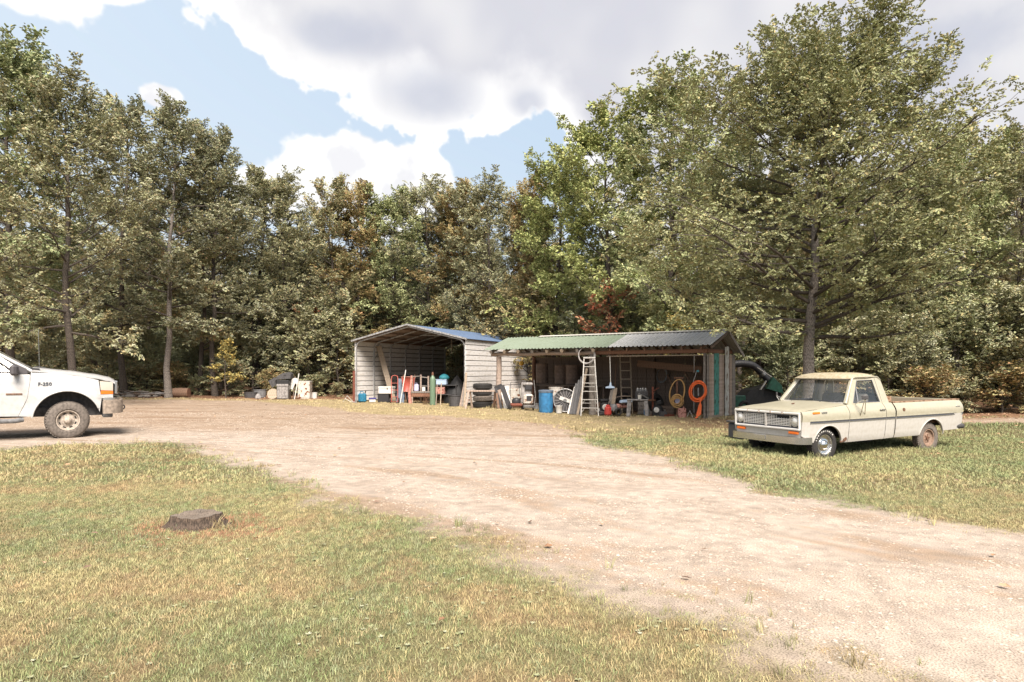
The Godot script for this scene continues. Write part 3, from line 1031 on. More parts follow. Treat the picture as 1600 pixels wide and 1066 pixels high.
func make_trees() -> void:
	rng.seed = 20
	var olive := [Color(0.124, 0.13, 0.072), Color(0.14, 0.14, 0.084), Color(0.108, 0.117, 0.064), Color(0.154, 0.152, 0.105), Color(0.13, 0.13, 0.072), Color(0.165, 0.138, 0.078)]
	var fresh := [Color(0.138, 0.156, 0.075), Color(0.15, 0.162, 0.084), Color(0.116, 0.136, 0.068), Color(0.168, 0.166, 0.088)]
	var mixed := [Color(0.125, 0.125, 0.065), Color(0.148, 0.135, 0.07), Color(0.155, 0.13, 0.075), Color(0.182, 0.125, 0.078), Color(0.118, 0.115, 0.06), Color(0.125, 0.125, 0.07), Color(0.13, 0.128, 0.068)]
	make_spray("oak", 19, 0.135, 0.42, false, olive)
	make_spray("hickory", 18, 0.16, 0.46, false, fresh)
	make_spray("rust", 18, 0.145, 0.44, false, mixed)
	make_spray("big", 22, 0.13, 0.46, true, olive)
	make_spray("gold", 12, 0.17, 0.4, false, [Color(0.22, 0.165, 0.05), Color(0.18, 0.15, 0.06), Color(0.13, 0.125, 0.055)])
	make_spray("red", 12, 0.17, 0.4, false, [Color(0.18, 0.06, 0.035), Color(0.15, 0.08, 0.045), Color(0.12, 0.09, 0.05)])
	make_spray("brush", 11, 0.11, 0.35, false, olive + mixed)
	grow("slim_a", 101, 16.0, 0.17, 0.26, 3.1, 34, 7, 6, "oak", {"low": 0.2, "jitter": 0.3})
	grow("slim_b", 102, 16.0, 0.16, 0.22, 2.8, 36, 7, 6, "oak", {"low": 0.1, "p0": 0.25, "jitter": 0.3})
	grow("slim_c", 103, 15.0, 0.15, 0.18, 3.0, 34, 7, 6, "rust", {"low": 0.2, "jitter": 0.3})
	grow("broad_a", 104, 15.0, 0.18, 0.2, 3.9, 38, 8, 6, "hickory", {"clump": 0.5, "tousle": 0.8, "low": 0.25, "jitter": 0.35})
	grow("broad_b", 105, 15.0, 0.18, 0.22, 4.0, 38, 8, 6, "oak", {"clump": 0.55, "tousle": 0.9, "low": 0.15, "jitter": 0.35})
	grow("deep", 106, 15.0, 0.13, 0.2, 3.4, 26, 5, 6, "oak", {"low": 0.3, "jitter": 0.45})
	grow("sapling", 107, 5.0, 0.04, 0.06, 1.7, 24, 5, 4, "oak", {"low": 0.3, "jitter": 0.2, "p0": 0.3})
	grow("sapling_gold", 108, 4.2, 0.035, 0.15, 1.1, 12, 3, 3, "gold", {"low": 0.2, "jitter": 0.1})
	grow("sapling_red", 109, 4.5, 0.035, 0.3, 1.2, 12, 3, 3, "red", {"low": 0.2, "jitter": 0.1})
	grow("shrub", 110, 1.6, 0.02, 0.03, 1.1, 20, 5, 4, "brush", {"low": 0.5, "jitter": 0.14})
	grow("great_oak", 112, 14.2, 0.23, 0.26, 6.4, 74, 9, 8, "big", {"low": 0.12, "high": 0.62, "clump": 0.6, "tousle": 1.1, "inner": 11, "p0": 0.42, "p1": 0.9, "floor": 3.4, "lean": Vector3(0.7, 0, 0), "bias": Vector3(-0.14, 0, 0.0), "jitter": 0.5, "wander": 0.008, "spread": 1.0})
	var G := "trees along the front edge of the wood"
	# [kind, column in the photograph, distance, row of its top, leaf tint, bark, label]
	var front := [
		["broad_b", 118, 28.5, 92, "leaf_olive", "bark", "tall oak whose bare brown trunk rises behind the white pickup's hood"],
		["broad_a", 12, 29.5, 48, "leaf_grey", "bark", "tallest pale oak at the far left edge behind the white pickup's cab"],
		["slim_b", 195, 36.5, 150, "leaf_grey", "bark", "grey green oak between the white pickup's nose and the pale trunk"],
		["slim_a", 264, 35.2, 152, "leaf_grey", "bark_pale", "slender oak with a pale sunlit trunk beside the brush pile"],
		["slim_c", 314, 38.5, 215, "leaf_olive", "bark", "thin dark trunked oak just right of the pale trunked one"],
		["slim_b", 337, 37.6, 198, "leaf_grey", "bark", "pointed grey green oak standing over the small yellow leaved sapling"],
		["slim_a", 402, 41.0, 258, "leaf_olive", "bark", "leaning oak directly behind the grey tubs at the wood's edge"],
		["broad_b", 455, 42.0, 264, "leaf_olive", "bark", "round topped oak behind the barbecue grill and white appliance"],
		["slim_c", 508, 43.0, 268, "leaf_olive", "bark", "oak with scattered orange leaves between the appliance and the carport"],
		["slim_c", 566, 43.5, 272, "leaf_russet", "bark", "brownish oak rising behind the carport's left eave"],
		["broad_a", 618, 44.5, 286, "leaf_olive", "bark", "olive oak rising right behind the carport's roof peak"],
		["broad_b", 668, 45.0, 274, "leaf_olive", "bark", "green oak rising behind the right half of the carport's blue roof"],
		["slim_c", 722, 43.0, 270, "leaf_russet", "bark", "russet tinged oak above the gap where the two roofs meet"],
		["broad_b", 772, 41.0, 262, "leaf_olive", "bark", "olive brown oak above the left end of the pole shed"],
		["slim_c", 826, 40.0, 268, "leaf_russet", "bark", "rust flecked oak above the green roofing sheets of the shed"],
		["broad_a", 872, 37.0, 235, "leaf_fresh", "bark", "yellow green hickory above the middle of the pole shed"],
		["broad_a", 950, 33.0, 150, "leaf_fresh", "bark", "tall yellow green hickory left of the great oak's crown"],
		["broad_a", 1050, 31.0, 95, "leaf_olive", "bark", "oak whose crown merges into the great oak above the shed's right end"],
		["broad_b", 1150, 34.0, 190, "leaf_cool", "bark", "oak hidden behind the great oak and the shed's gable"],
		["broad_a", 1345, 34.0, 250, "leaf_fresh", "bark", "yellowish hickory seen under the great oak's long right limb"],
		["broad_b", 1425, 32.0, 232, "leaf_olive", "bark", "round oak behind the old cream pickup's tailgate, right of the great oak"],
		["broad_a", 1500, 31.0, 188, "leaf_olive", "bark", "tall airy oak second from the right edge of the view"],
		["broad_b", 1590, 30.0, 172, "leaf_olive", "bark", "tall oak cut by the right edge of the view"],
	]
	var i := 0
	for f in front:
		plant("oak_tree", f[0], f[6], "tree", seen(f[1], f[2]) - Vector3(0, 0.05, 0), tall(f[3], f[2]), i * 1.9, f[4], f[5], G)
		i += 1
	plant("great_oak_tree", "great_oak", "great spreading oak with a long low limb behind the old cream pickup", "tree", seen(1265, 19.8) - Vector3(0, 0.05, 0), tall(-30, 19.8), 0.0, "leaf_great", "bark_pale")
	# the wood behind: trunks and crowns row behind row
	rng.seed = 31
	for row in 4:
		for k in 17:
			var u := -140.0 + k * 112.0 + rng.randf_range(-40, 40)
			var d := 47.0 + row * 7.0 + rng.randf_range(-3, 3)
			if u > 1000.0:
				d -= 9.0
			var where := "deep in the wood on the left, behind the white pickup" if u < 420.0 else ("deep in the wood behind the carport and shed" if u < 1050.0 else "deep in the wood behind the great oak")
			plant("oak_tree", ["deep", "slim_b", "deep", "slim_a"][(k + row) % 4], "thin dark trunked oak " + where, "tree", seen(u, d) - Vector3(0, 0.05, 0), rng.randf_range(11.5, 14.5) + (1.5 if u < 300.0 else 0.0) + (1.5 if u > 1000.0 else 0.0), rng.randf() * TAU, ["leaf_olive", "leaf_cool", "leaf_russet"][rng.randi() % 3], "bark", "oaks " + where, 1.1)
	# saplings and low boughs that close the wood's edge
	rng.seed = 32
	var bushes := [
		[60, 33.0, 490, "leaf_olive", "leafy sapling close behind the white pickup's windscreen"], [170, 38.0, 500, "leaf_olive", "leafy sapling behind the white pickup's headlamp"], [228, 39.0, 510, "leaf_cool", "leafy sapling behind the brush pile"],
		[300, 41.0, 510, "leaf_cool", "leafy sapling between the pale trunk and the thin dark trunk"], [395, 40.5, 440, "leaf_grey", "grey green sapling hanging over the grey tubs"], [430, 41.0, 500, "leaf_grey", "sapling right behind the barbecue grill's raised lid"],
		[480, 40.5, 470, "leaf_olive", "low leafed sapling above the white appliance"], [530, 41.5, 450, "leaf_olive", "olive sapling left of the carport's corner post"], [590, 46.0, 440, "leaf_olive", "sapling peering over the carport's left eave"], [690, 44.0, 440, "leaf_olive", "sapling seen over the carport's blue roof slope"],
		[712, 42.5, 480, "leaf_cool", "leafy sapling seen through the carport's open back"], [760, 41.0, 450, "leaf_russet", "russet sapling over the corner where the roofs meet"], [830, 37.0, 430, "leaf_russet", "rust coloured sapling over the green roofing sheets"], [900, 35.0, 455, "leaf_cool", "leafy sapling over the middle of the shed roof"],
		[985, 33.0, 450, "leaf_cool", "leafy sapling over the bare tin sheets of the shed roof"], [1040, 31.0, 455, "leaf_fresh", "yellow green sapling over the right end of the shed roof"], [1185, 30.0, 470, "leaf_cool", "leafy sapling behind the black suction hose"], [1230, 28.5, 500, "leaf_cool", "leafy sapling behind the old cream pickup's windscreen"],
		[1330, 28.0, 470, "leaf_olive", "bushy sapling behind the old cream pickup's cab roof"], [1385, 27.5, 470, "leaf_olive", "drooping sapling over the old cream pickup's bed"], [1440, 27.5, 480, "leaf_grey", "pale leaved sapling over the rear of the old cream pickup's bed"], [1500, 28.0, 450, "leaf_cool", "leafy sapling behind the old cream pickup's tailgate"], [1560, 27.5, 430, "leaf_olive", "sapling near the right edge above the dirt track"], [1620, 27.0, 420, "leaf_olive", "sapling at the very right edge of the view"],
	]
	for b in bushes:
		plant("sapling_tree", "sapling", b[4], "sapling", seen(b[0], b[1]) - Vector3(0, 0.05, 0), tall(b[2], b[1]), rng.randf() * TAU, b[3], "bark", "saplings along the wood's edge", 1.15)
	plant("sapling_tree", "sapling_gold", "small sapling with bright yellow leaves left of the grey tubs", "sapling", seen(353, 36.0), tall(530, 36.0), 1.0, "leaf_olive")
	plant("sapling_tree", "sapling_red", "sapling with orange red leaves above the barbecue grill", "sapling", seen(472, 42.0), tall(475, 42.0), 2.0, "leaf_olive")
	plant("sapling_tree", "sapling_red", "red leaved sapling above the middle of the shed roof", "sapling", seen(948, 31.5), tall(425, 31.5), 0.4, "leaf_olive")
	plant("sapling_tree", "sapling_gold", "yellow and orange leaved sapling over the shed roof's right end", "sapling", seen(1062, 29.0), tall(482, 29.0), 2.6, "leaf_olive")
	rng.seed = 33
	for k in 46:
		var u := -60.0 + k * 37.5 + rng.randf_range(-14, 14)
		if (u > 545.0 and u < 700.0) or (u > 1120.0 and u < 1230.0):
			continue
		var d := 38.0 + rng.randf_range(0, 4)
		if u > 720.0:
			d = lerpf(36.0, 27.0, clampf((u - 720.0) / 380.0, 0.0, 1.0)) + rng.randf_range(1.5, 4.0)
		if u > 1130.0:
			d = 25.6 + rng.randf_range(0, 3.0)
		var where := "at the foot of the wood left of the carport" if u < 550.0 else ("in the shade behind the carport and shed" if u < 1120.0 else "at the foot of the wood behind the old cream pickup")
		plant("shrub", "shrub", "low leafy shrub " + where, "shrub", seen(u, d), rng.randf_range(0.9, 2.3), rng.randf() * TAU, ["leaf_olive", "leaf_cool", "leaf_russet", "leaf_grey"][rng.randi() % 4], "bark", "shrubs " + where, rng.randf_range(0.9, 1.4))
	rng.seed = 34
	for k in 84:
		var u := -150.0 + (k % 42) * 45.0 + rng.randf_range(-20, 20)
		var d := (43.0 if k < 42 else 52.0) + rng.randf_range(0, 4)
		if u < 540.0 and k % 2 == 0:
			continue
		if u > 760.0:
			d -= 8.0 * clampf((u - 760.0) / 300.0, 0.0, 1.0)
		var where := "in the wood's shade on the left" if u < 550.0 else ("in the wood's shade behind the carport and shed" if u < 1120.0 else "in the wood's shade behind the old cream pickup")
		plant("sapling_tree", "sapling", "shaded understorey sapling " + where, "sapling", seen(u, d) - Vector3(0, 0.05, 0), rng.randf_range(3.5, 6.5), rng.randf() * TAU, ["leaf_olive", "leaf_cool", "leaf_russet"][rng.randi() % 3], "bark", "saplings " + where, 1.2)
	# the far wood, where single trees can no longer be told apart
	var far := PackedFloat32Array()
	for k in 150:
		var u := rng.randf_range(-500, 2100)
		var d := rng.randf_range(74.0, 125.0)
		var p := seen(u, d)
		var s := rng.randf_range(0.85, 1.15)
		put_row(far, p, Basis(Vector3.UP, rng.randf() * TAU).scaled(Vector3(s * 1.3, s, s * 1.3)), Color(0.9, 0.9, 0.9))
	scatter("far_forest", woods.deep.crown, M.leaf_cool, far)
	scatter("far_forest", woods.deep.trunk, M.bark, far)
	var brush := PackedFloat32Array()
	for k in 420:
		var u := rng.randf_range(-500, 2100)
		var d := rng.randf_range(55.0, 120.0)
		var s := rng.randf_range(0.9, 1.6)
		put_row(brush, seen(u, d), Basis(Vector3.UP, rng.randf() * TAU).scaled(Vector3(s * 1.3, s, s * 1.3)), Color(0.9, 0.9, 0.9))
	scatter("undergrowth", woods.sapling.crown, M.leaf_cool, brush)

# ------------------------------------------------------------------ carport and shed
var port: Node3D
var shed: Node3D
const PORT_AT := Vector2(-7.42, -32.5)
const PORT_YAW := -0.384
const PORT_W := 5.75
const PORT_L := 9.1
const SHED_AT := Vector2(-0.66, -29.6)
const SHED_YAW := -0.642
const SHED_L := 9.4
const SHED_D := 2.6

func make_carport() -> void:
	port = thing("carport", "open steel carport with white horizontal siding and a blue metal roof", "carport", on_ground(PORT_AT.x, PORT_AT.y) - Vector3(0, 0.04, 0), PORT_YAW)
	var w := PORT_W
	var hw := w * 0.5
	var bow := [Vector3(0, -0.1, 0), Vector3(0, 2.62, 0), Vector3(0.07, 2.82, 0), Vector3(0.24, 2.95, 0), Vector3(hw, 3.58, 0), Vector3(w - 0.24, 2.95, 0), Vector3(w - 0.07, 2.82, 0), Vector3(w, 2.62, 0), Vector3(w, -0.1, 0)]
	for i in 7:
		var mb := MB.new()
		for k in bow.size() - 1:
			mb.bar(bow[k] - Vector3(0, 0, PORT_L / 6.0 * i), bow[k + 1] - Vector3(0, 0, PORT_L / 6.0 * i), 0.065, 0.065, Vector3(0, 0, 1), 0.008)
		# collar brace near the peak, as the middle bows have
		if i > 0 and i % 2 == 0:
			mb.bar(Vector3(hw - 1.0, 3.32, -PORT_L / 6.0 * i), Vector3(hw + 1.0, 3.32, -PORT_L / 6.0 * i), 0.05, 0.05, Vector3(0, 0, 1))
		part(port, "frame_bow", mb, M.galv)
	for s in [0, 1]:
		var x := -0.045 if s == 0 else w + 0.045
		for k in 12:
			var strip := MB.new().box(Vector3(x, 0.1 + k * 0.238 + 0.115, -PORT_L * 0.5), Vector3(0.03, 0.206, PORT_L + 0.06), Basis(), 0.006)
			part(port, "siding_panel", strip, M.siding)
		part(port, "joint_sheet", MB.new().box(Vector3(x, 1.5, -PORT_L * 0.5), Vector3(0.006, 2.84, PORT_L)), M.siding_joint)
	# roof: four ribbed sheets on each slope, running from front to back
	for s in [-1.0, 1.0]:
		for k in 4:
			var a := Vector3(hw + s * hw * (k / 4.0) * 1.055, 3.66 - 0.165 * k * 1.055, 0)
			var b := Vector3(hw + s * hw * ((k + 1) / 4.0) * 1.055, 3.66 - 0.165 * (k + 1) * 1.055, 0)
			var rows := []
			for q in 17:
				var t := q / 16.0
				var p := a.lerp(b, t) + Vector3(0, (0.022 if q % 4 == 1 else 0.0) + (0.004 if k % 2 else 0.0), 0)
				rows.append([p + Vector3(0, 0, 0.16), p - Vector3(0, 0, PORT_L * 0.33), p - Vector3(0, 0, PORT_L * 0.66), p - Vector3(0, 0, PORT_L + 0.16)])
			var sheet := MB.new().grid(rows)
			sheet.box((a + b) * 0.5 + Vector3(0, -0.012, 0.15), Vector3(0.02, 0.02, 0.01))
			part(port, "roof_sheet", sheet, M.roof_blue)
		var lining := MB.new()
		lining.bar(Vector3(hw + s * 0.01, 3.632, -PORT_L * 0.5), Vector3(hw + s * (hw + 0.14), 2.935, -PORT_L * 0.5), PORT_L + 0.2, 0.012, Vector3(s * 0.23, 0.97, 0))
		part(port, "roof_lining", lining, M.roof_under)
		var trim := MB.new().bar(Vector3(hw, 3.67, 0.17), Vector3(hw + s * (hw + 0.17), 2.955, 0.17), 0.03, 0.075, Vector3(0, 0.97, 0))
		part(port, "gable_trim", trim, M.galv)
		for k in 4:
			var t := 0.15 + k * 0.26
			part(port, "purlin", MB.new().box(Vector3(hw + s * hw * t, 3.6 - 0.65 * t - 0.035, -PORT_L * 0.5), Vector3(0.09, 0.035, PORT_L)), M.wood_brown)
	for p in [[0.0, 0.75, 1.6], [1.5, 0.0, 0.0]]:
		if p[2] > 0.0:
			part(port, "corner_brace", MB.new().bar(Vector3(0, 2.1, -p[2] + 0.1), Vector3(0, 2.75, -p[2] - 0.75), 0.04, 0.04), M.galv)
	part(port, "chain", MB.new().bar(Vector3(4.05, 2.35, -2.0), Vector3(4.05, 3.1, -2.0), 0.02, 0.02), M.wood_pale)

func tin(x0: float, x1: float, a: Vector2, b: Vector2, lift: float) -> MB:
	# corrugated sheet from x0 to x1; a and b are (z, y) of its lower and upper ends
	var lo := []
	var hi := []
	var md := []
	for q in 25:
		var x := lerpf(x0, x1, q / 24.0)
		var y := lift + (0.03 if q % 6 in [2, 3] else 0.0)
		lo.append(Vector3(x, a.y + y, a.x))
		md.append(Vector3(x, (a.y + b.y) * 0.5 + y - 0.006, (a.x + b.x) * 0.5))
		hi.append(Vector3(x, b.y + y, b.x))
	return MB.new().grid([lo, md, hi])

func make_shed() -> void:
	rng.seed = 61
	shed = thing("pole_shed", "open fronted pole shed with corrugated green and bare tin roof", "shed", on_ground(SHED_AT.x, SHED_AT.y) - Vector3(0, 0.06, 0), SHED_YAW)
	var L := SHED_L
	# posts: rough tree trunks in front, darker ones behind
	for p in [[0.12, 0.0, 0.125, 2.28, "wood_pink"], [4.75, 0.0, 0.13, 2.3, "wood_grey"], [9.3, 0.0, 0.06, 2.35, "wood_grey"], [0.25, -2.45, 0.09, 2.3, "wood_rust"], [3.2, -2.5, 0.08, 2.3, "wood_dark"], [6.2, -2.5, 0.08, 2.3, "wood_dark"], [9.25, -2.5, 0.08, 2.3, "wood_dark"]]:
		var pts := []
		var rr := []
		for k in 6:
			pts.append(Vector3(p[0] + rng.randf_range(-0.015, 0.015), -0.15 + (p[3] + 0.15) * k / 5.0, p[1] + rng.randf_range(-0.015, 0.015)))
			rr.append(p[2] * (1.08 - 0.16 * k / 5.0))
		part(shed, "post", MB.new().tube(pts, rr, 9), M[p[4]])
	var beam := []
	for k in 9:
		beam.append(Vector3(-0.25 + k * 0.64, 2.36 + 0.02 * sin(k * 1.7), 0.02))
	part(shed, "beam", MB.new().tube(beam, 0.085, 8), M.wood_pink)
	part(shed, "beam", MB.new().box(Vector3(7.15, 2.36, 0.02), Vector3(4.6, 0.15, 0.09), Basis(), 0.008), M.wood_rust)
	part(shed, "beam", MB.new().box(Vector3(4.7, 2.2, -2.5), Vector3(9.3, 0.12, 0.08)), M.wood_dark)
	part(shed, "beam", MB.new().box(Vector3(4.7, 2.92, -1.3), Vector3(9.4, 0.14, 0.06)), M.wood_dark)
	part(shed, "fascia_strip", MB.new().box(Vector3(7.3, 2.215, 0.05), Vector3(3.8, 0.035, 0.02)), M.wood_pale)
	for k in 14:
		var x := -0.05 + k * 0.72
		var a := Vector3(x, 2.445, 0.36)
		var b := Vector3(x, 3.02, -1.28)
		if x < 5.0:
			part(shed, "rafter", MB.new().tube([a, b], [0.075, 0.055], 8), M.wood_pale if k % 3 else M.wood_grey)
		else:
			part(shed, "rafter", MB.new().bar(a, b, 0.05, 0.11, Vector3.UP), M.wood_brown)
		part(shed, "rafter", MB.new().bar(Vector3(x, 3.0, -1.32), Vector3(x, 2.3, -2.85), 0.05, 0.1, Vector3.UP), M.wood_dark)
	# roofing sheets, one by one
	for k in 15:
		var x0 := -0.42 + k * 0.672
		var m: Material = M.tin_green if k < 9 else M.tin_bare
		var lf := 0.003 * (k % 2) + rng.randf_range(0.0, 0.006)
		part(shed, "roof_sheet", tin(x0, x0 + 0.69, Vector2(0.42 + rng.randf_range(-0.03, 0.03), 2.545), Vector2(-1.32, 3.13), lf), m)
		part(shed, "roof_sheet", tin(x0, x0 + 0.69, Vector2(-2.95, 2.33), Vector2(-1.32, 3.125), lf), M.tin_bare)
	var cap := MB.new()
	cap.bar(Vector3(1.4, 3.155, -1.24), Vector3(L + 0.28, 3.155, -1.24), 0.16, 0.012, Vector3(0, 1, 0.3))
	cap.bar(Vector3(1.4, 3.15, -1.4), Vector3(L + 0.28, 3.15, -1.4), 0.16, 0.012, Vector3(0, 1, -0.3))
	part(shed, "ridge_cap", cap, M.tin_ridge)
	# back wall
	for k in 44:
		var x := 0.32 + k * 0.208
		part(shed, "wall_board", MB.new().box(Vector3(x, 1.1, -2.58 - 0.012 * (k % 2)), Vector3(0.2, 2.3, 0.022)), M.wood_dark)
	# gable end: upright boards of many colours
	var cols := ["wood_grey", "board_tan", "board_pink", "board_teal", "board_teal", "board_pink", "board_tan", "board_whitewash", "board_whitewash", "wood_rust", "board_tan", "wood_grey"]
	var z := 0.12
	for k in cols.size():
		var wd := [0.16, 0.22, 0.25, 0.27, 0.23, 0.28, 0.24, 0.18, 0.23, 0.18, 0.28, 0.34][k] as float
		var top := 2.26 + rng.randf_range(-0.03, 0.03)
		var out := 0.012 * (k % 2)
		if k in [7, 8]:
			top = 2.56
			out = 0.05
		part(shed, "wall_board", MB.new().box(Vector3(L + 0.03 + out, top * 0.5 - 0.02 + rng.randf_range(0, 0.03), z - wd * 0.5), Vector3(0.025, top, wd - 0.008), Basis(Vector3(1, 0, 0), rng.randf_range(-0.006, 0.006)), 0.003), M[cols[k]])
		z -= wd
	part(shed, "sill_board", MB.new().box(Vector3(L + 0.07, 0.03, -0.45), Vector3(0.04, 0.09, 1.1)), M.wood_pale)
	part(shed, "tie_beam", MB.new().box(Vector3(L - 0.02, 2.36, -1.2), Vector3(0.07, 0.14, 2.6)), M.wood_rust)
	part(shed, "rake_board", MB.new().bar(Vector3(L + 0.3, 3.04, -1.4), Vector3(L + 0.3, 2.22, -2.98), 0.03, 0.13, Vector3.UP), M.wood_grey)
	part(shed, "rake_board", MB.new().bar(Vector3(L + 0.26, 3.02, -1.2), Vector3(L + 0.26, 2.46, 0.36), 0.03, 0.1, Vector3.UP), M.wood_dark)
	# inside: a slanting plank under the roof, a shelf along the back
	part(shed, "hanging_plank", MB.new().bar(Vector3(5.9, 1.95, -1.6), Vector3(8.6, 1.7, -1.5), 0.03, 0.26, Vector3.UP), M.wood_brown)
	part(shed, "brace", MB.new().bar(Vector3(6.9, 1.5, -2.2), Vector3(7.5, 0.5, -2.2), 0.05, 0.05), M.wood_brown)
	part(shed, "brace", MB.new().bar(Vector3(7.7, 1.6, -2.0), Vector3(8.2, 0.9, -2.0), 0.05, 0.05), M.wood_brown)
	var shelf := MB.new().box(Vector3(2.7, 1.02, -1.9), Vector3(3.6, 0.05, 0.9))
	for x in [1.0, 2.7, 4.4]:
		shelf.box(Vector3(x, 0.5, -1.55), Vector3(0.08, 1.0, 0.08))
	part(shed, "shelf", shelf, M.wood_dark)

# a point in the shed (x along its front from the left post, z negative inwards), or in the carport
func in_shed(x: float, z: float, y := 0.0) -> Vector3:
	var p := Vector3(SHED_AT.x, 0, SHED_AT.y) + Basis(Vector3.UP, SHED_YAW) * Vector3(x, 0, z)
	p.y = ground_y(p.x, p.z) + y
	return p

func in_port(x: float, z: float, y := 0.0) -> Vector3:
	var p := Vector3(PORT_AT.x, 0, PORT_AT.y) + Basis(Vector3.UP, PORT_YAW) * Vector3(x, 0, z)
	p.y = ground_y(p.x, p.z) + y
	return p

# ------------------------------------------------------------------ pickups
func arc(cx: float, cy: float, r: float, a0: float, a1: float, n := 14) -> Array:
	var out := []
	for i in n + 1:
		var a := deg_to_rad(lerpf(a0, a1, float(i) / n))
		out.append(Vector2(cx + cos(a) * r, cy + sin(a) * r))
	return out

func table(t: Array, v: float) -> float:
	if v <= t[0][0]:
		return t[0][1]
	for i in t.size() - 1:
		if v <= t[i + 1][0]:
			var k: float = (v - t[i][0]) / (t[i + 1][0] - t[i][0])
			return lerpf(t[i][1], t[i + 1][1], k * k * (3.0 - 2.0 * k) * 0.5 + k * 0.5)
	return t[-1][1]

func steps(a: float, b: float, n: int) -> Array:
	var out := []
	for i in n + 1:
		out.append(lerpf(a, b, float(i) / n))
	return out

# wheel turned round z; side = +1 shows its face towards +z
func wheel(parent: Node3D, at: Vector3, r: float, w: float, rim_r: float, side: float, style: String, steer := 0.0, flat_by := 0.0) -> void:
	var xf := Transform3D(Basis(Vector3.UP, steer) * Basis(Vector3(1, 0, 0), PI * 0.5 * side), at)
	var node := MeshInstance3D.new()
	node.name = "wheel"
	var h := w * 0.5
	var tyre := MB.new().lathe([Vector2(rim_r * 0.98, -h * 0.75), Vector2(rim_r + 0.02, -h * 0.98), Vector2(r * 0.86, -h), Vector2(r * 0.965, -h * 0.8), Vector2(r, -h * 0.55), Vector2(r, h * 0.55), Vector2(r * 0.965, h * 0.8), Vector2(r * 0.86, h), Vector2(rim_r + 0.02, h * 0.98), Vector2(rim_r * 0.98, h * 0.75)], Transform3D(), 36)
	# tread blocks
	for i in 44:
		var a := TAU * i / 44.0
		for s in [-1.0, 1.0]:
			tyre.box(Vector3(cos(a) * r, s * h * 0.4, sin(a) * r), Vector3(0.022, h * 0.55, r * 0.085), Basis(Vector3.UP, -a) * Basis(Vector3(1, 0, 0), 0.3 * s))
	node.mesh = tyre.done()
	node.material_override = M.rubber_dusty if style == "steel8" or style == "bare" else M.rubber
	node.transform = xf
	parent.add_child(node, true)
	if flat_by > 0.0:
		node.transform = Transform3D(Basis(), at - Vector3(0, flat_by, 0)) * Transform3D(xf.basis, Vector3.ZERO)
	var rim_m: Material = {"steel8": M.rim_dusty, "cap": M.chrome_dull, "bare": M.rim_rust}[style]
	var rim := MB.new().lathe([Vector2(rim_r, h * 0.72), Vector2(rim_r * 0.98, h * 0.86), Vector2(rim_r * 0.9, h * 0.84), Vector2(rim_r * 0.84, h * 0.45), Vector2(rim_r * 0.62, h * 0.3), Vector2(rim_r * 0.5, h * 0.42), Vector2(0.0, h * 0.42)], Transform3D(), 32)
	rim.lathe([Vector2(rim_r * 0.98, h * 0.74), Vector2(rim_r * 0.86, h * 0.2), Vector2(rim_r * 0.86, -h * 0.75)], Transform3D(), 24)
	var ro := part(node, "rim", rim, rim_m)
	if style == "steel8":
		var holes := MB.new()
		for i in 8:
			var a := TAU * (i + 0.5) / 8.0
			holes.box(Vector3(cos(a) * rim_r * 0.7, h * 0.385, sin(a) * rim_r * 0.7), Vector3(rim_r * 0.12, 0.02, rim_r * 0.26), Basis(Vector3.UP, -a), 0.004)
		part(node, "vent_slots", holes, M.blackout)
		part(node, "hub_cap", MB.new().lathe([Vector2(rim_r * 0.34, h * 0.4), Vector2(rim_r * 0.32, h * 0.75), Vector2(rim_r * 0.2, h * 0.95), Vector2(0.0, h * 0.98)], Transform3D(), 20), M.rim_dusty)
	elif style == "cap":
		part(node, "hub_cap", MB.new().lathe([Vector2(rim_r * 0.6, h * 0.4), Vector2(rim_r * 0.58, h * 0.62), Vector2(rim_r * 0.42, h * 0.7), Vector2(rim_r * 0.36, h * 0.95), Vector2(rim_r * 0.2, h * 1.1), Vector2(0.0, h * 1.13)], Transform3D(), 24), M.chrome)
		var wl := part(node, "white_lettering", letter_ring(r * 0.82, h * 1.005), M.white_plastic)
		wl.set_meta("kind", "stuff")
	else:
		var holes := MB.new()
		for i in 5:
			var a := TAU * i / 5.0
			holes.box(Vector3(cos(a) * rim_r * 0.36, h * 0.43, sin(a) * rim_r * 0.36), Vector3(0.025, 0.02, 0.025), Basis(Vector3.UP, -a))
		holes.cyl(Vector3(0, h * 0.3, 0), Vector3(0, h * 0.6, 0), rim_r * 0.22, rim_r * 0.2, 16)
		part(node, "hub", holes, M.rust)
	ro.name = "rim"

func letter_ring(r: float, y: float) -> MB:
	# raised white marks round the sidewall
	var mb := MB.new()
	for i in 11:
		var a := 3.5 + i * 0.2
		mb.box(Vector3(cos(a) * r, y, sin(a) * r), Vector3(0.028, 0.004, 0.016 + 0.012 * (i % 3)), Basis(Vector3.UP, -a))
	return mb

func ring4(mb: MB, outer: Array, inner: Array, side: float, w: Callable, depth := 0.03) -> void:
	for i in 4:
		var k := (i + 1) % 4
		mb.skin(PackedVector2Array([outer[i], outer[k], inner[k], inner[i]]), side, w, [0.0, 1.25, 1.4, 1.55, 1.7, 2.2], [-2.0, 6.0], depth)

func letters(parent: Node3D, n: String, text: String, size: float, xf: Transform3D, m: Material) -> void:
	var tm := TextMesh.new()
	var f := SystemFont.new()
	f.font_names = PackedStringArray(["Droid Sans"])
	f.font_weight = 700
	tm.font = f
	tm.text = text
	tm.font_size = 32
	tm.pixel_size = size / 24.0
	tm.depth = 0.012
	part(parent, n, tm, m, xf)

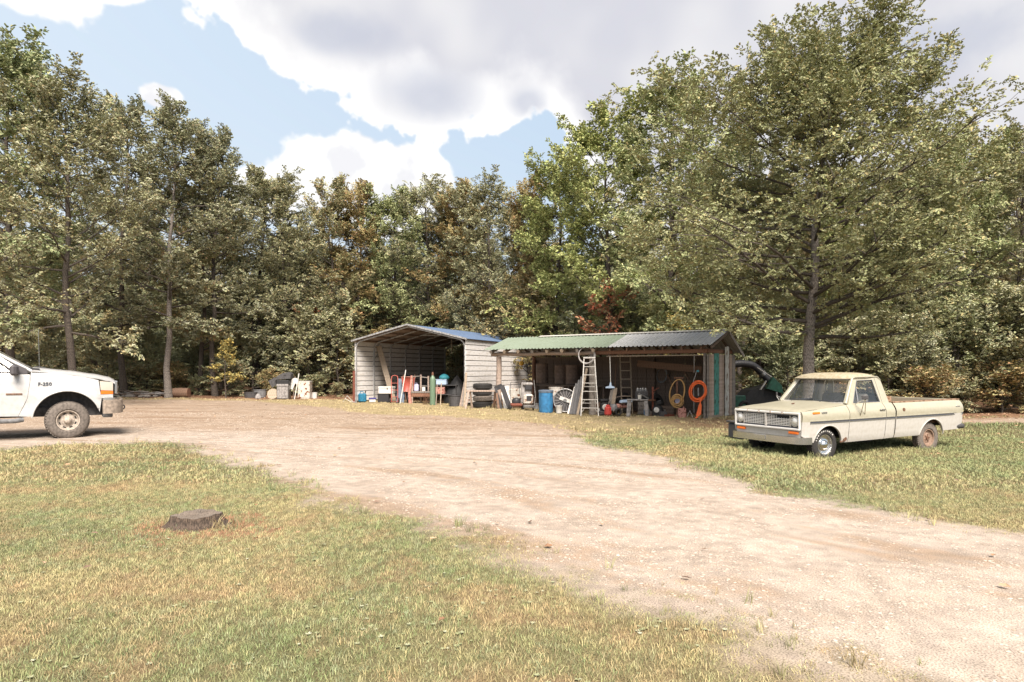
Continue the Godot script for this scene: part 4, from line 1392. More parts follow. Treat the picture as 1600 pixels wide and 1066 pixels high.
func make_old_pickup() -> void:
	var at := on_ground(6.42, -14.06)
	var yaw := 0.445
	var T := thing("old_pickup", "old cream and white pickup with chrome grille, parked sunken in the grass", "pickup", at, yaw)
	T.position -= Vector3(sin(yaw), 0, cos(yaw)) * 0.85     # that spot is where the near front wheel stands
	T.position.y -= 0.035
	T.rotation.z = 0.012
	var wt := [[0.3, 0.92], [0.4, 0.95], [0.6, 0.975], [0.74, 0.985], [0.8, 0.995], [0.9, 1.0], [0.95, 0.99], [1.0, 0.965], [1.05, 0.93], [1.1, 0.885]]
	var w := func(x: float, y: float) -> float:
		var v := table(wt, y)
		if x < -0.3:
			v -= 0.055 * pow((-0.3 - x) / 0.4, 2.0)
		if x > 4.2:
			v -= 0.03 * pow((x - 4.2) / 0.26, 2.0)
		return v
	var top := func(x: float) -> float:
		return table([[-0.72, 0.985], [-0.3, 1.02], [0.6, 1.085], [5.0, 1.1]], x)
	var low := [0.28, 0.34, 0.4, 0.46, 0.54, 0.62, 0.7, 0.78]
	var upp := [0.78, 0.82, 0.86, 0.9, 0.93, 0.96, 0.99, 1.02, 1.05, 1.08, 1.12]
	for side in [1.0, -1.0]:
		var fender := PackedVector2Array([Vector2(-0.7, 0.985), Vector2(-0.3, 1.02), Vector2(0.6, 1.083), Vector2(0.6, 0.31), Vector2(0.415, 0.31)] + arc(0.0, 0.27, 0.415, 8, 168) + [Vector2(-0.5, 0.4), Vector2(-0.7, 0.5)])
		var door := PackedVector2Array([Vector2(0.612, 1.084), Vector2(1.74, 1.09), Vector2(1.74, 0.32), Vector2(0.612, 0.31)])
		var corner := PackedVector2Array([Vector2(1.752, 1.09), Vector2(2.04, 1.09), Vector2(2.04, 0.33), Vector2(1.752, 0.32)])
		var bed := PackedVector2Array([Vector2(2.08, 1.095), Vector2(4.36, 1.1), Vector2(4.43, 1.08), Vector2(4.46, 1.02), Vector2(4.46, 0.6), Vector2(4.4, 0.44), Vector2(4.34, 0.41), Vector2(3.76, 0.4)] + arc(3.33, 0.25, 0.425, 20, 170) + [Vector2(2.9, 0.33), Vector2(2.08, 0.33)])
		var fx := steps(-0.7, 0.6, 6)
		var panels := [["front_fender", fender, fx], ["door", door, [0.0, 1.2, 2.0]], ["cab_corner", corner, [1.5, 2.2]], ["bed_side", bed, [2.0, 2.8, 3.3, 3.9, 4.2, 4.3, 4.4, 4.5]]]
		for p in panels:
			var u := part(T, p[0], MB.new().skin(p[1], side, w, upp, p[2]), M.cream)
			part(u, "lower_panel", MB.new().skin(p[1], side, w, low, p[2]), M.offwhite)
			if p[0] == "door":
				part(u, "handle", MB.new().box(Vector3(1.6, 0.96, side * 1.01), Vector3(0.13, 0.025, 0.035), Basis(), 0.008).cyl(Vector3(1.69, 0.955, side * 0.98), Vector3(1.69, 0.955, side * 1.02), 0.016), M.chrome_dull)
			if p[0] == "front_fender":
				part(u, "side_marker", MB.new().box(Vector3(-0.36, 0.955, side * 0.985), Vector3(0.2, 0.045, 0.03), Basis(), 0.01), M.signal_orange)
				part(u, "badge", MB.new().box(Vector3(-0.14, 0.955, side * 0.995), Vector3(0.16, 0.04, 0.02), Basis(), 0.006), M.chrome_dull)
				part(u, "rust_patch", MB.new().box(Vector3(0.52, 0.38, side * 0.947), Vector3(0.1, 0.07, 0.012), Basis(Vector3(0, 0, 1), 0.5), 0.004).box(Vector3(0.45, 0.34, side * 0.94), Vector3(0.16, 0.035, 0.012), Basis(Vector3(0, 0, 1), 0.1), 0.003), M.rust)
			if p[0] == "bed_side" :
				part(u, "filler_cap", MB.new().lathe([Vector2(0.04, 0.0), Vector2(0.038, 0.012), Vector2(0, 0.016)], Transform3D(Basis(Vector3(1, 0, 0), PI * 0.5 * side), Vector3(2.32, 0.93, side * 0.995)), 16), M.rust)
				part(u, "script_badge", MB.new().box(Vector3(4.22, 0.935, side * 0.993), Vector3(0.16, 0.025, 0.012), Basis(), 0.004), M.chrome_dull)
		# moulding: bright edges round a dark band, following the panels
		for seg in [[-0.52, 0.6], [0.615, 1.74], [1.755, 2.04], [2.085, 4.45]]:
			for part_of in [["moulding", 0.79, 0.014, 0.012, M.chrome_dull], ["moulding", 0.748, 0.014, 0.012, M.chrome_dull], ["moulding_band", 0.769, 0.03, 0.008, M.trim_dark]]:
				var mb := MB.new()
				var n := 5
				for i in n:
					var x0: float = lerpf(seg[0], seg[1], float(i) / n)
					var x1: float = lerpf(seg[0], seg[1], float(i + 1) / n)
					mb.bar(Vector3(x0, part_of[1], side * (w.call(x0, part_of[1]) + part_of[3] * 0.4)), Vector3(x1, part_of[1], side * (w.call(x1, part_of[1]) + part_of[3] * 0.4)), part_of[2], part_of[3], Vector3(0, 0, 1))
				part(T, part_of[0], mb, part_of[4])
		# wheel arch lips
		for c in [[0.0, 0.415, 0.27], [3.33, 0.425, 0.25]]:
			var pts := []
			for q in arc(c[0], c[2], c[1] + 0.006, 10, 168, 18):
				pts.append(Vector3(q.x, q.y, side * (w.call(q.x, q.y) + 0.004)))
			part(T, "arch_lip", MB.new().tube(pts, 0.014, 6), M.offwhite)
		# upper cab side with its window opening
		var w2 := func(x: float, y: float) -> float:
			return lerpf(0.9, 0.7, clampf((y - 1.07) / 0.6, 0.0, 1.0)) - 0.05 * pow(clampf((x - 1.6) / 0.45, 0.0, 1.0), 2.0)
		var frame := MB.new()
		ring4(frame, [Vector2(0.68, 1.08), Vector2(1.07, 1.64), Vector2(1.74, 1.655), Vector2(1.76, 1.085)], [Vector2(0.86, 1.12), Vector2(1.16, 1.575), Vector2(1.64, 1.585), Vector2(1.69, 1.12)], side, w2)
		part(T, "door_frame", frame, M.cream)
		part(T, "rear_pillar", MB.new().skin(PackedVector2Array([Vector2(1.772, 1.085), Vector2(1.752, 1.655), Vector2(1.88, 1.66), Vector2(1.96, 1.58), Vector2(2.04, 1.085)]), side, w2, [1.0, 1.2, 1.4, 1.6, 1.75], [1.5, 1.8, 1.9, 2.1]), M.cream)
		part(T, "side_window", MB.new().skin(PackedVector2Array([Vector2(0.85, 1.11), Vector2(1.155, 1.58), Vector2(1.645, 1.59), Vector2(1.695, 1.11)]), side, func(x, y): return w2.call(x, y) - 0.022, [1.0, 1.35, 1.7], [0.5, 2.0], 0.0), M.glass)
		part(T, "vent_divider", MB.new().bar(Vector3(1.02, 1.12, side * (w2.call(1.02, 1.12) - 0.015)), Vector3(1.12, 1.57, side * (w2.call(1.12, 1.57) - 0.015)), 0.02, 0.02), M.trim_dark)
		part(T, "gasket", MB.new().tube([Vector3(0.86, 1.12, side * (w2.call(0.86, 1.12) - 0.004)), Vector3(1.16, 1.575, side * (w2.call(1.16, 1.575) - 0.004)), Vector3(1.64, 1.585, side * (w2.call(1.64, 1.585) - 0.004)), Vector3(1.69, 1.12, side * (w2.call(1.69, 1.12) - 0.004)), Vector3(0.86, 1.12, side * (w2.call(0.86, 1.12) - 0.004))], 0.012, 5), M.trim_dark)
		var A0 := Vector3(0.63, 1.1, side * 0.86)
		var A1 := Vector3(1.04, 1.63, side * 0.7)
		part(T, "windscreen_pillar", MB.new().bar(A0, A1, 0.05, 0.075, Vector3(0, 0, 1), 0.012), M.cream)
		# mirror on three thin legs
		var mir := MB.new().tube([Vector3(0.92, 0.86, side * 1.0), Vector3(0.83, 1.2, side * 1.17)], 0.009, 6).tube([Vector3(1.06, 0.88, side * 1.0), Vector3(0.86, 1.2, side * 1.17)], 0.009, 6).tube([Vector3(0.9, 1.1, side * 0.9), Vector3(0.85, 1.2, side * 1.17)], 0.009, 6)
		var mi := part(T, "mirror_bracket", mir, M.chrome_dull)
		part(mi, "mirror_head", MB.new().box(Vector3(0.845, 1.245, side * 1.17), Vector3(0.03, 0.08, 0.13), Basis(Vector3.UP, side * 0.9), 0.01), M.dark_grey)
		# inner arches
		for cx in [0.0, 3.33]:
			part(T, "inner_arch", MB.new().box(Vector3(cx, 0.66, side * 0.66), Vector3(1.1, 0.4, 0.03)).box(Vector3(cx, 0.86, side * 0.8), Vector3(1.1, 0.03, 0.3)), M.blackout)
	# bonnet: full width sheet with a soft crown and a rolled front lip
	var rows := []
	for i in 15:
		var x := lerpf(-0.72, 0.6, i / 14.0)
		var row := []
		for k in 21:
			var u := k / 10.0 - 1.0
			var wz: float = (0.9 - (0.05 * pow((-0.3 - x) / 0.42, 2.0) if x < -0.3 else 0.0)) * u
			var y: float = top.call(x) + 0.0 + 0.056 * (1.0 - pow(absf(u), 2.4)) + 0.012 * smoothstep(0.74, 0.78, absf(u)) * smoothstep(0.96, 0.86, absf(u))
			y -= 0.05 * pow(smoothstep(-0.56, -0.72, x), 2.0)
			row.append(Vector3(x, y, wz))
		rows.append(row)
	var lip := []
	for k in 21:
		lip.append(rows[0][k] + Vector3(0.012, -0.045, 0))
	rows.push_front(lip)
	var hood := part(T, "bonnet", MB.new().grid(rows), M.cream)
	part(hood, "rust_patch", MB.new().box(Vector3(-0.05, 1.105, 0.12), Vector3(0.12, 0.012, 0.05), Basis(Vector3(0, 0, 1), 0.065) * Basis(Vector3.UP, 0.5), 0.004), M.rust)
	var word := "FORD"
	for k in 4:
		letters(hood, "letter", word[k], 0.07, Transform3D(Basis(Vector3.UP, -PI * 0.5), Vector3(-0.745, 0.955, -0.48 + k * 0.32)), M.chrome)
	part(T, "cowl", MB.new().box(Vector3(0.63, 1.09, 0), Vector3(0.12, 0.04, 1.66), Basis(Vector3(0, 0, 1), 0.2), 0.01), M.cream)
	# windscreen, its bright surround and wipers
	var ws := []
	var ring_lo := []
	var ring_hi := []
	for i in 5:
		var t := i / 4.0
		var row := []
		for k in 13:
			var u := k / 6.0 - 1.0
			var b: float = (1.0 - u * u) * 0.11
			row.append(Vector3(lerpf(0.66, 1.05, t) - b * lerpf(1.0, 0.8, t), lerpf(1.11, 1.615, t), u * lerpf(0.83, 0.67, t)))
		ws.append(row)
	ring_lo = ws[0]
	ring_hi = ws[4]
	part(T, "windscreen", MB.new().grid(ws), M.glass_dusty)
	var sur := MB.new().tube(ring_lo, 0.02, 6).tube(ring_hi, 0.02, 6).tube([ring_lo[0], ring_hi[0]], 0.02, 6).tube([ring_lo[12], ring_hi[12]], 0.02, 6)
	part(T, "windscreen_surround", sur, M.aluminium)
	for z in [-0.45, 0.3]:
		part(T, "wiper", MB.new().tube([Vector3(0.53, 1.13, z), Vector3(0.54, 1.16, z + 0.06), Vector3(0.56, 1.17, z + 0.46)], 0.009, 5).bar(Vector3(0.545, 1.155, z + 0.1), Vector3(0.59, 1.18, z + 0.56), 0.016, 0.012), M.trim_dark)
	# roof
	rows = []
	for i in 15:
		var v := i / 7.0 - 1.0
		var row := []
		for k in 17:
			var u := k / 8.0 - 1.0
			var y := 1.625 + 0.125 * pow(maxf(0.0, 1.0 - pow(absf(u), 3.4)), 0.55) * pow(maxf(0.0, 1.0 - pow(absf(v), 5.0)), 0.5)
			row.append(Vector3(1.43 + v * 0.49 - (0.09 * (1.0 - u * u) if v < -0.9 else 0.07 * (1.0 - u * u) * maxf(0.0, -v)), y, u * (0.735 - 0.04 * maxf(0.0, v))))
		rows.append(row)
	part(T, "roof", MB.new().grid(rows), M.cream_weathered)
	for s in [-1.0, 1.0]:
		part(T, "drip_rail", MB.new().tube([Vector3(0.98, 1.6, s * 0.715), Vector3(1.1, 1.655, s * 0.738), Vector3(1.5, 1.66, s * 0.738), Vector3(1.85, 1.655, s * 0.7), Vector3(1.95, 1.58, s * 0.7)], 0.013, 6), M.cream)
	# back of the cab
	var back := MB.new()
	for q in [[-0.66, -0.5, 1.1, 1.62], [0.5, 0.66, 1.1, 1.62]]:
		back.box(Vector3(1.965, (q[2] + q[3]) * 0.5, (q[0] + q[1]) * 0.5), Vector3(0.03, q[3] - q[2], q[1] - q[0]))
	back.box(Vector3(1.965, 1.15, 0), Vector3(0.028, 0.16, 1.0)).box(Vector3(1.965, 1.6, 0), Vector3(0.028, 0.1, 1.0)).box(Vector3(2.02, 0.75, 0), Vector3(0.03, 0.68, 1.8))
	part(T, "cab_back", back, M.cream)
	part(T, "rear_window", MB.new().box(Vector3(1.965, 1.39, 0), Vector3(0.006, 0.33, 1.0)), M.glass)
	# inside the cab
	var seat := part(T, "seat", MB.new().box(Vector3(1.55, 0.78, 0), Vector3(0.5, 0.16, 1.4), Basis(), 0.05).box(Vector3(1.82, 1.02, 0), Vector3(0.16, 0.5, 1.4), Basis(Vector3(0, 0, 1), -0.15), 0.05), M.seat_vinyl)
	part(seat, "blanket", MB.new().box(Vector3(1.74, 1.12, 0.35), Vector3(0.12, 0.32, 0.42), Basis(Vector3(0, 0, 1), -0.12), 0.05), M.seat_pale)
	part(T, "dashboard", MB.new().box(Vector3(0.82, 1.0, 0), Vector3(0.26, 0.2, 1.6), Basis(), 0.05), M.seat_vinyl)
	part(T, "steering_wheel", MB.new().ring(Vector3(1.14, 1.13, 0.38), Vector3(-0.75, 0.66, 0), 0.2, 0.014, 24, 6).tube([Vector3(0.9, 0.95, 0.38), Vector3(1.13, 1.12, 0.38)], 0.02, 6).bar(Vector3(1.14, 1.13, 0.19), Vector3(1.14, 1.13, 0.57), 0.02, 0.012), M.black_plastic)
	part(T, "cab_floor", MB.new().box(Vector3(1.3, 0.44, 0), Vector3(1.5, 0.04, 1.8)).box(Vector3(0.66, 0.75, 0), Vector3(0.04, 0.66, 1.75)), M.blackout)
	# load bed
	var tub := MB.new().box(Vector3(3.25, 0.6, 0), Vector3(2.36, 0.04, 1.7))
	for s in [-1.0, 1.0]:
		tub.box(Vector3(3.25, 0.84, s * 0.8), Vector3(2.34, 0.48, 0.03)).box(Vector3(3.25, 1.092, s * 0.85), Vector3(2.34, 0.02, 0.12))
	tub.box(Vector3(2.1, 0.86, 0), Vector3(0.04, 0.5, 1.66))
	part(T, "load_bed", tub, M.bed_rust)
	part(T, "tailgate", MB.new().box(Vector3(4.43, 0.84, 0), Vector3(0.05, 0.5, 1.66), Basis(), 0.01), M.cream)
	part(T, "tail_lamp", MB.new().box(Vector3(4.455, 0.8, 0.91), Vector3(0.03, 0.24, 0.09), Basis(), 0.01), M.red_plastic)
	part(T, "tail_lamp", MB.new().box(Vector3(4.455, 0.8, -0.91), Vector3(0.03, 0.24, 0.09), Basis(), 0.01), M.red_plastic)
	part(T, "rear_bumper", MB.new().tube([Vector3(4.25, 0.47, 0.9), Vector3(4.46, 0.47, 0.93), Vector3(4.56, 0.49, 0.8), Vector3(4.58, 0.49, 0), Vector3(4.56, 0.49, -0.8), Vector3(4.46, 0.47, -0.93), Vector3(4.25, 0.47, -0.9)], 0.065, 8), M.dark_grey)
	# underside
	part(T, "underbody", MB.new().box(Vector3(1.9, 0.42, 0), Vector3(4.4, 0.14, 1.1)).box(Vector3(0, 0.6, 0), Vector3(1.1, 0.5, 1.0)).cyl(Vector3(3.33, 0.34, -0.75), Vector3(3.33, 0.34, 0.75), 0.06).cyl(Vector3(0, 0.3, -0.75), Vector3(0, 0.3, 0.75), 0.045).box(Vector3(1.33, 0.41, 0.9), Vector3(1.4, 0.04, 0.05)), M.blackout)
	# face: grille shell, lamps, signals, apron, bumper
	part(T, "grille_backing", MB.new().box(Vector3(-0.66, 0.78, 0), Vector3(0.02, 0.32, 1.7)), M.blackout)
	var shell := MB.new()
	for q in [[0.945, 0.045], [0.625, 0.045]]:
		shell.box(Vector3(-0.71, q[0], 0), Vector3(0.07, q[1], 1.79), Basis(), 0.012)
	for s in [-1.0, 1.0]:
		shell.box(Vector3(-0.705, 0.785, s * 0.875), Vector3(0.07, 0.36, 0.04), Basis(), 0.01)
	part(T, "grille_surround", shell, M.grille_silver)
	part(T, "grille_surround", MB.new().box(Vector3(-0.69, 0.905, 0), Vector3(0.05, 0.02, 1.72)).box(Vector3(-0.69, 0.662, 0), Vector3(0.05, 0.02, 1.72)), M.trim_dark)
	part(T, "grille_centre", MB.new().box(Vector3(-0.715, 0.785, 0), Vector3(0.05, 0.27, 0.045), Basis(), 0.008), M.aluminium)
	for s in [-1.0, 1.0]:
		var g := MB.new()
		for k in 7:
			if s > 0.0 and k > 4:
				g.box(Vector3(-0.69, 0.69 + k * 0.032, s * 0.13), Vector3(0.03, 0.012, 0.2))
			else:
				g.box(Vector3(-0.69, 0.69 + k * 0.032, s * 0.325), Vector3(0.03, 0.015, 0.6))
		for k in 9:
			g.box(Vector3(-0.682, 0.76 if s > 0.0 and k > 3 else 0.785, s * (0.06 + k * 0.066)), Vector3(0.02, 0.16 if s > 0.0 and k > 3 else 0.22, 0.01))
		part(T, "grille_mesh", g, M.grille_silver)
		part(T, "grille_upright", MB.new().box(Vector3(-0.7, 0.785, s * 0.64), Vector3(0.03, 0.26, 0.02)), M.aluminium)
		var hx := Transform3D(Basis(Vector3(0, 0, 1), PI * 0.5), Vector3(-0.7, 0.785, s * 0.755))
		var lamp := part(T, "headlamp", MB.new().lathe([Vector2(0.088, 0.0), Vector2(0.075, 0.018), Vector2(0.045, 0.033), Vector2(0, 0.04)], hx, 24), M.lamp_lens)
		part(lamp, "headlamp_ring", MB.new().lathe([Vector2(0.108, -0.01), Vector2(0.106, 0.016), Vector2(0.09, 0.02), Vector2(0.086, 0.0)], hx, 24), M.aluminium)
		part(T, "turn_signal", MB.new().box(Vector3(-0.71, 0.555, s * 0.72), Vector3(0.05, 0.055, 0.24), Basis(), 0.012), M.signal_orange)
	part(T, "apron", MB.new().box(Vector3(-0.67, 0.53, 0), Vector3(0.05, 0.15, 1.76), Basis(), 0.012), M.offwhite)
	var path := []
	for q in [[-0.52, -1.0], [-0.66, -0.985], [-0.76, -0.9], [-0.8, -0.7], [-0.82, -0.3], [-0.82, 0.3], [-0.8, 0.7], [-0.76, 0.9], [-0.66, 0.985], [-0.52, 1.0]]:
		path.append(Vector3(q[0], 0.4, q[1]))
	part(T, "front_bumper", MB.new().sweep(path, [Vector2(0, 0.075), Vector2(-0.03, 0.062), Vector2(-0.045, 0.02), Vector2(-0.035, -0.03), Vector2(-0.01, -0.065), Vector2(0.02, -0.065), Vector2(0.02, 0.075)]), M.chrome_dull)
	part(T, "plate_bracket", MB.new().box(Vector3(-0.85, 0.42, -0.05), Vector3(0.02, 0.1, 0.3), Basis(), 0.004), M.chrome_dull)
	wheel(T, Vector3(0, 0.285, 0.8), 0.35, 0.2, 0.215, 1.0, "cap", 0.0)
	wheel(T, Vector3(0, 0.285, -0.8), 0.35, 0.2, 0.215, -1.0, "cap", 0.0)
	wheel(T, Vector3(3.33, 0.245, 0.8), 0.35, 0.2, 0.2, 1.0, "bare")
	wheel(T, Vector3(3.33, 0.245, -0.8), 0.35, 0.2, 0.2, -1.0, "bare")

func make_white_pickup() -> void:
	var T := thing("white_pickup", "white four wheel drive pickup with muddy bumper and tyres, cut by the frame", "pickup", on_ground(-9.7, -14.89), deg_to_rad(212.5))
	T.position += T.basis.z * 0.85
	T.position.y -= 0.02
	var wt := [[0.45, 0.95], [0.6, 0.965], [0.84, 0.972], [0.88, 0.99], [1.1, 0.995], [1.3, 0.985], [1.4, 0.96], [1.47, 0.91]]
	var w := func(x: float, y: float) -> float:
		var v := table(wt, y)
		if x < -0.45:
			v -= 0.12 * pow((-0.45 - x) / 0.45, 2.0)
		# flare of the wheel arch
		var d := absf(Vector2(x, y - 0.42).length() - 0.64)
		return v + 0.03 * smoothstep(0.14, 0.0, d)
	for side in [1.0, -1.0]:
		var fender := PackedVector2Array([Vector2(-0.58, 1.27), Vector2(-0.3, 1.34), Vector2(0.2, 1.42), Vector2(0.64, 1.46), Vector2(0.655, 1.25), Vector2(0.7, 0.9), Vector2(0.86, 0.52), Vector2(0.6, 0.5)] + arc(0.0, 0.42, 0.62, 8, 166, 20) + [Vector2(-0.64, 0.87), Vector2(-0.86, 0.86), Vector2(-0.86, 0.95), Vector2(-0.62, 0.95)])
		part(T, "front_fender", MB.new().skin(fender, side, w, steps(0.45, 1.5, 10), steps(-0.9, 0.9, 9)), M.white_paint)
		var door := PackedVector2Array([Vector2(0.662, 1.4), Vector2(1.8, 1.4), Vector2(1.8, 0.54), Vector2(0.866, 0.52), Vector2(0.706, 0.9), Vector2(0.661, 1.25)])
		var dd := part(T, "door", MB.new().skin(door, side, w, steps(0.45, 1.45, 7), [0.6, 1.0, 1.4, 1.9]), M.white_paint)
		part(dd, "handle", MB.new().box(Vector3(1.66, 1.22, side * 1.0), Vector3(0.2, 0.05, 0.04), Basis(), 0.01), M.black_plastic)
		part(dd, "door_badge", MB.new().box(Vector3(0.93, 0.99, side * 1.0), Vector3(0.28, 0.035, 0.012), Basis(), 0.004), M.wood_brown)
		part(T, "cab_corner", MB.new().skin(PackedVector2Array([Vector2(1.812, 1.4), Vector2(2.3, 1.4), Vector2(2.3, 0.54), Vector2(1.812, 0.54)]), side, w, steps(0.45, 1.45, 5), [1.8, 2.3]), M.white_paint)
		part(T, "bed_side", MB.new().skin(PackedVector2Array([Vector2(2.34, 1.42), Vector2(4.75, 1.42), Vector2(4.78, 0.6), Vector2(4.2, 0.55)] + arc(3.5, 0.42, 0.58, 8, 172) + [Vector2(2.34, 0.55)]), side, w, steps(0.45, 1.45, 5), [2.3, 3.0, 3.5, 4.0, 4.8]), M.white_paint)
		var w2 := func(_x: float, y: float) -> float:
			return lerpf(0.94, 0.72, clampf((y - 1.38) / 0.52, 0.0, 1.0))
		var fr := MB.new()
		for q in [[Vector2(0.68, 1.39), Vector2(1.32, 1.88), Vector2(1.36, 1.8), Vector2(0.92, 1.44)], [Vector2(1.32, 1.88), Vector2(2.2, 1.9), Vector2(1.74, 1.81), Vector2(1.36, 1.8)], [Vector2(2.2, 1.9), Vector2(2.3, 1.39), Vector2(1.8, 1.43), Vector2(1.74, 1.81)], [Vector2(2.3, 1.39), Vector2(0.68, 1.39), Vector2(0.92, 1.44), Vector2(1.8, 1.43)]]:
			fr.skin(PackedVector2Array(q), side, w2, [1.3, 1.5, 1.7, 1.95], [0.5, 2.5], 0.03)
		part(T, "door_frame", fr, M.white_paint)
		part(T, "side_window", MB.new().skin(PackedVector2Array([Vector2(0.9, 1.43), Vector2(1.35, 1.81), Vector2(1.75, 1.82), Vector2(1.81, 1.42)]), side, func(x, y): return w2.call(x, y) - 0.02, [1.3, 1.6, 1.9], [0.5, 2.5], 0.0), M.glass)
		part(T, "window_gasket", MB.new().tube([Vector3(0.92, 1.44, side * 0.918), Vector3(1.36, 1.8, side * 0.764), Vector3(1.74, 1.81, side * 0.76), Vector3(1.8, 1.43, side * 0.921), Vector3(0.92, 1.44, side * 0.918)], 0.014, 5), M.black_plastic)
		part(T, "windscreen_pillar", MB.new().bar(Vector3(0.62, 1.46, side * 0.86), Vector3(1.32, 1.9, side * 0.7), 0.06, 0.09, Vector3(0, 0, 1), 0.015), M.white_paint)
		var mir := part(T, "mirror", MB.new().box(Vector3(0.92, 1.49, side * 1.14), Vector3(0.12, 0.22, 0.24), Basis(Vector3.UP, side * 0.2), 0.04), M.mirror_plastic)
		part(mir, "mirror_arm", MB.new().prism(PackedVector2Array([Vector2(0.7, 1.42), Vector2(0.72, 1.52), Vector2(0.9, 1.62), Vector2(0.96, 1.4)]), 0.92, 0.95, Transform3D(Basis.from_scale(Vector3(1, 1, side)), Vector3.ZERO)).box(Vector3(0.9, 1.41, side * 1.02), Vector3(0.1, 0.05, 0.2), Basis(), 0.012), M.mirror_plastic)
		# lamp cluster at the corner
		var lamp := MB.new().skin(PackedVector2Array([Vector2(-0.86, 1.22), Vector2(-0.6, 1.25), Vector2(-0.62, 1.05), Vector2(-0.86, 1.03)]), side, func(x, y): return w.call(x, y) - 0.01, [1.0, 1.1, 1.2, 1.3], steps(-0.9, -0.5, 4), 0.06)
		part(T, "headlamp", lamp, M.lamp_amber)
		part(T, "turn_signal", MB.new().skin(PackedVector2Array([Vector2(-0.86, 1.022), Vector2(-0.625, 1.042), Vector2(-0.62, 0.96), Vector2(-0.86, 0.96)]), side, func(x, y): return w.call(x, y) - 0.008, [0.9, 1.0, 1.1], steps(-0.9, -0.5, 4), 0.06), M.signal_orange)
		for c in [[0.0, 0.626, 6.0, 158.0], [3.5, 0.586, 8.0, 172.0]]:
			var pts := []
			for q in arc(c[0], 0.42, c[1], c[2], c[3], 22):
				pts.append(Vector3(q.x, q.y, side * (w.call(q.x, q.y) + 0.002)))
			part(T, "arch_lip", MB.new().tube(pts, 0.018, 6), M.white_paint)
			part(T, "inner_arch", MB.new().box(Vector3(c[0], 0.78, side * 0.6), Vector3(1.3, 0.6, 0.03)).box(Vector3(c[0], 1.08, side * 0.78), Vector3(1.2, 0.03, 0.34)), M.dark_grey)
		part(T, "running_board", MB.new().tube([Vector3(0.78, 0.45, side * 0.98), Vector3(0.9, 0.43, side * 1.04), Vector3(2.2, 0.43, side * 1.04), Vector3(2.3, 0.45, side * 0.98)], 0.05, 8), M.grey_plastic)
		letters(T, "badge", "F-250", 0.075, Transform3D(Basis(Vector3.UP, 0.0 if side > 0.0 else PI), Vector3(0.4, 1.195, side * 1.0)), M.trim_dark)
	var rows := []
	for i in 17:
		var x := lerpf(-0.9, 0.64, i / 16.0)
		var row := []
		for k in 17:
			var u := k / 8.0 - 1.0
			var y := table([[-0.9, 1.24], [-0.8, 1.3], [-0.5, 1.37], [0.0, 1.45], [0.64, 1.52]], x) + 0.04 * (1.0 - u * u) - 0.06 * smoothstep(0.6, 1.0, absf(u))
			row.append(Vector3(x, y, u * (0.955 - (0.13 * pow((-0.45 - x) / 0.45, 2.0) if x < -0.45 else 0.0))))
		rows.append(row)
	part(T, "bonnet", MB.new().grid(rows), M.white_paint)
	part(T, "cowl", MB.new().box(Vector3(0.6, 1.525, 0), Vector3(0.2, 0.03, 1.6), Basis(Vector3(0, 0, 1), 0.12), 0.01).tube([Vector3(0.42, 1.55, -0.5), Vector3(0.55, 1.57, -0.42), Vector3(0.62, 1.57, 0.1)], 0.01, 5).tube([Vector3(0.42, 1.54, 0.2), Vector3(0.55, 1.57, 0.28), Vector3(0.62, 1.57, 0.75)], 0.01, 5), M.black_plastic)
	part(T, "aerial", MB.new().cyl(Vector3(0.5, 1.46, -0.82), Vector3(0.52, 2.36, -0.83), 0.005, 0.003, 6), M.chrome_dull)
	var ws := []
	for i in 4:
		var t := i / 3.0
		var row := []
		for k in 11:
			var u := k / 5.0 - 1.0
			row.append(Vector3(lerpf(0.68, 1.34, t) - 0.1 * (1.0 - u * u), lerpf(1.5, 1.9, t), u * lerpf(0.84, 0.7, t)))
		ws.append(row)
	part(T, "windscreen", MB.new().grid(ws), M.glass)
	rows = []
	for i in 11:
		var v := i / 5.0 - 1.0
		var row := []
		for k in 13:
			var u := k / 6.0 - 1.0
			row.append(Vector3(1.8 + v * 0.54, 1.885 + 0.09 * pow(maxf(0.0, 1.0 - pow(absf(u), 3.0)), 0.5) * pow(maxf(0.0, 1.0 - pow(absf(v), 5.0)), 0.5), u * 0.75))
		rows.append(row)
	part(T, "roof", MB.new().grid(rows), M.white_paint)
	part(T, "cab_back", MB.new().box(Vector3(2.3, 1.0, 0), Vector3(0.04, 0.9, 1.86)).box(Vector3(2.28, 1.85, 0), Vector3(0.04, 0.12, 1.4)), M.white_paint)
	part(T, "rear_window", MB.new().box(Vector3(2.29, 1.62, 0), Vector3(0.008, 0.36, 1.4)), M.glass)
	part(T, "seat", MB.new().box(Vector3(1.6, 1.0, 0), Vector3(0.5, 0.2, 1.5), Basis(), 0.06).box(Vector3(1.95, 1.3, 0), Vector3(0.18, 0.65, 1.5), Basis(Vector3(0, 0, 1), -0.15), 0.06), M.seat_vinyl)
	part(T, "dashboard", MB.new().box(Vector3(0.9, 1.36, 0), Vector3(0.4, 0.24, 1.7), Basis(), 0.06), M.seat_vinyl)
	part(T, "cab_floor", MB.new().box(Vector3(1.5, 0.62, 0), Vector3(1.6, 0.05, 1.8)).box(Vector3(0.7, 1.0, 0), Vector3(0.04, 0.75, 1.7)), M.blackout)
	part(T, "load_bed", MB.new().box(Vector3(3.55, 0.85, 0), Vector3(2.36, 0.05, 1.8)).box(Vector3(2.36, 1.13, 0), Vector3(0.04, 0.55, 1.8)).box(Vector3(4.75, 1.13, 0), Vector3(0.05, 0.55, 1.8)), M.white_paint)
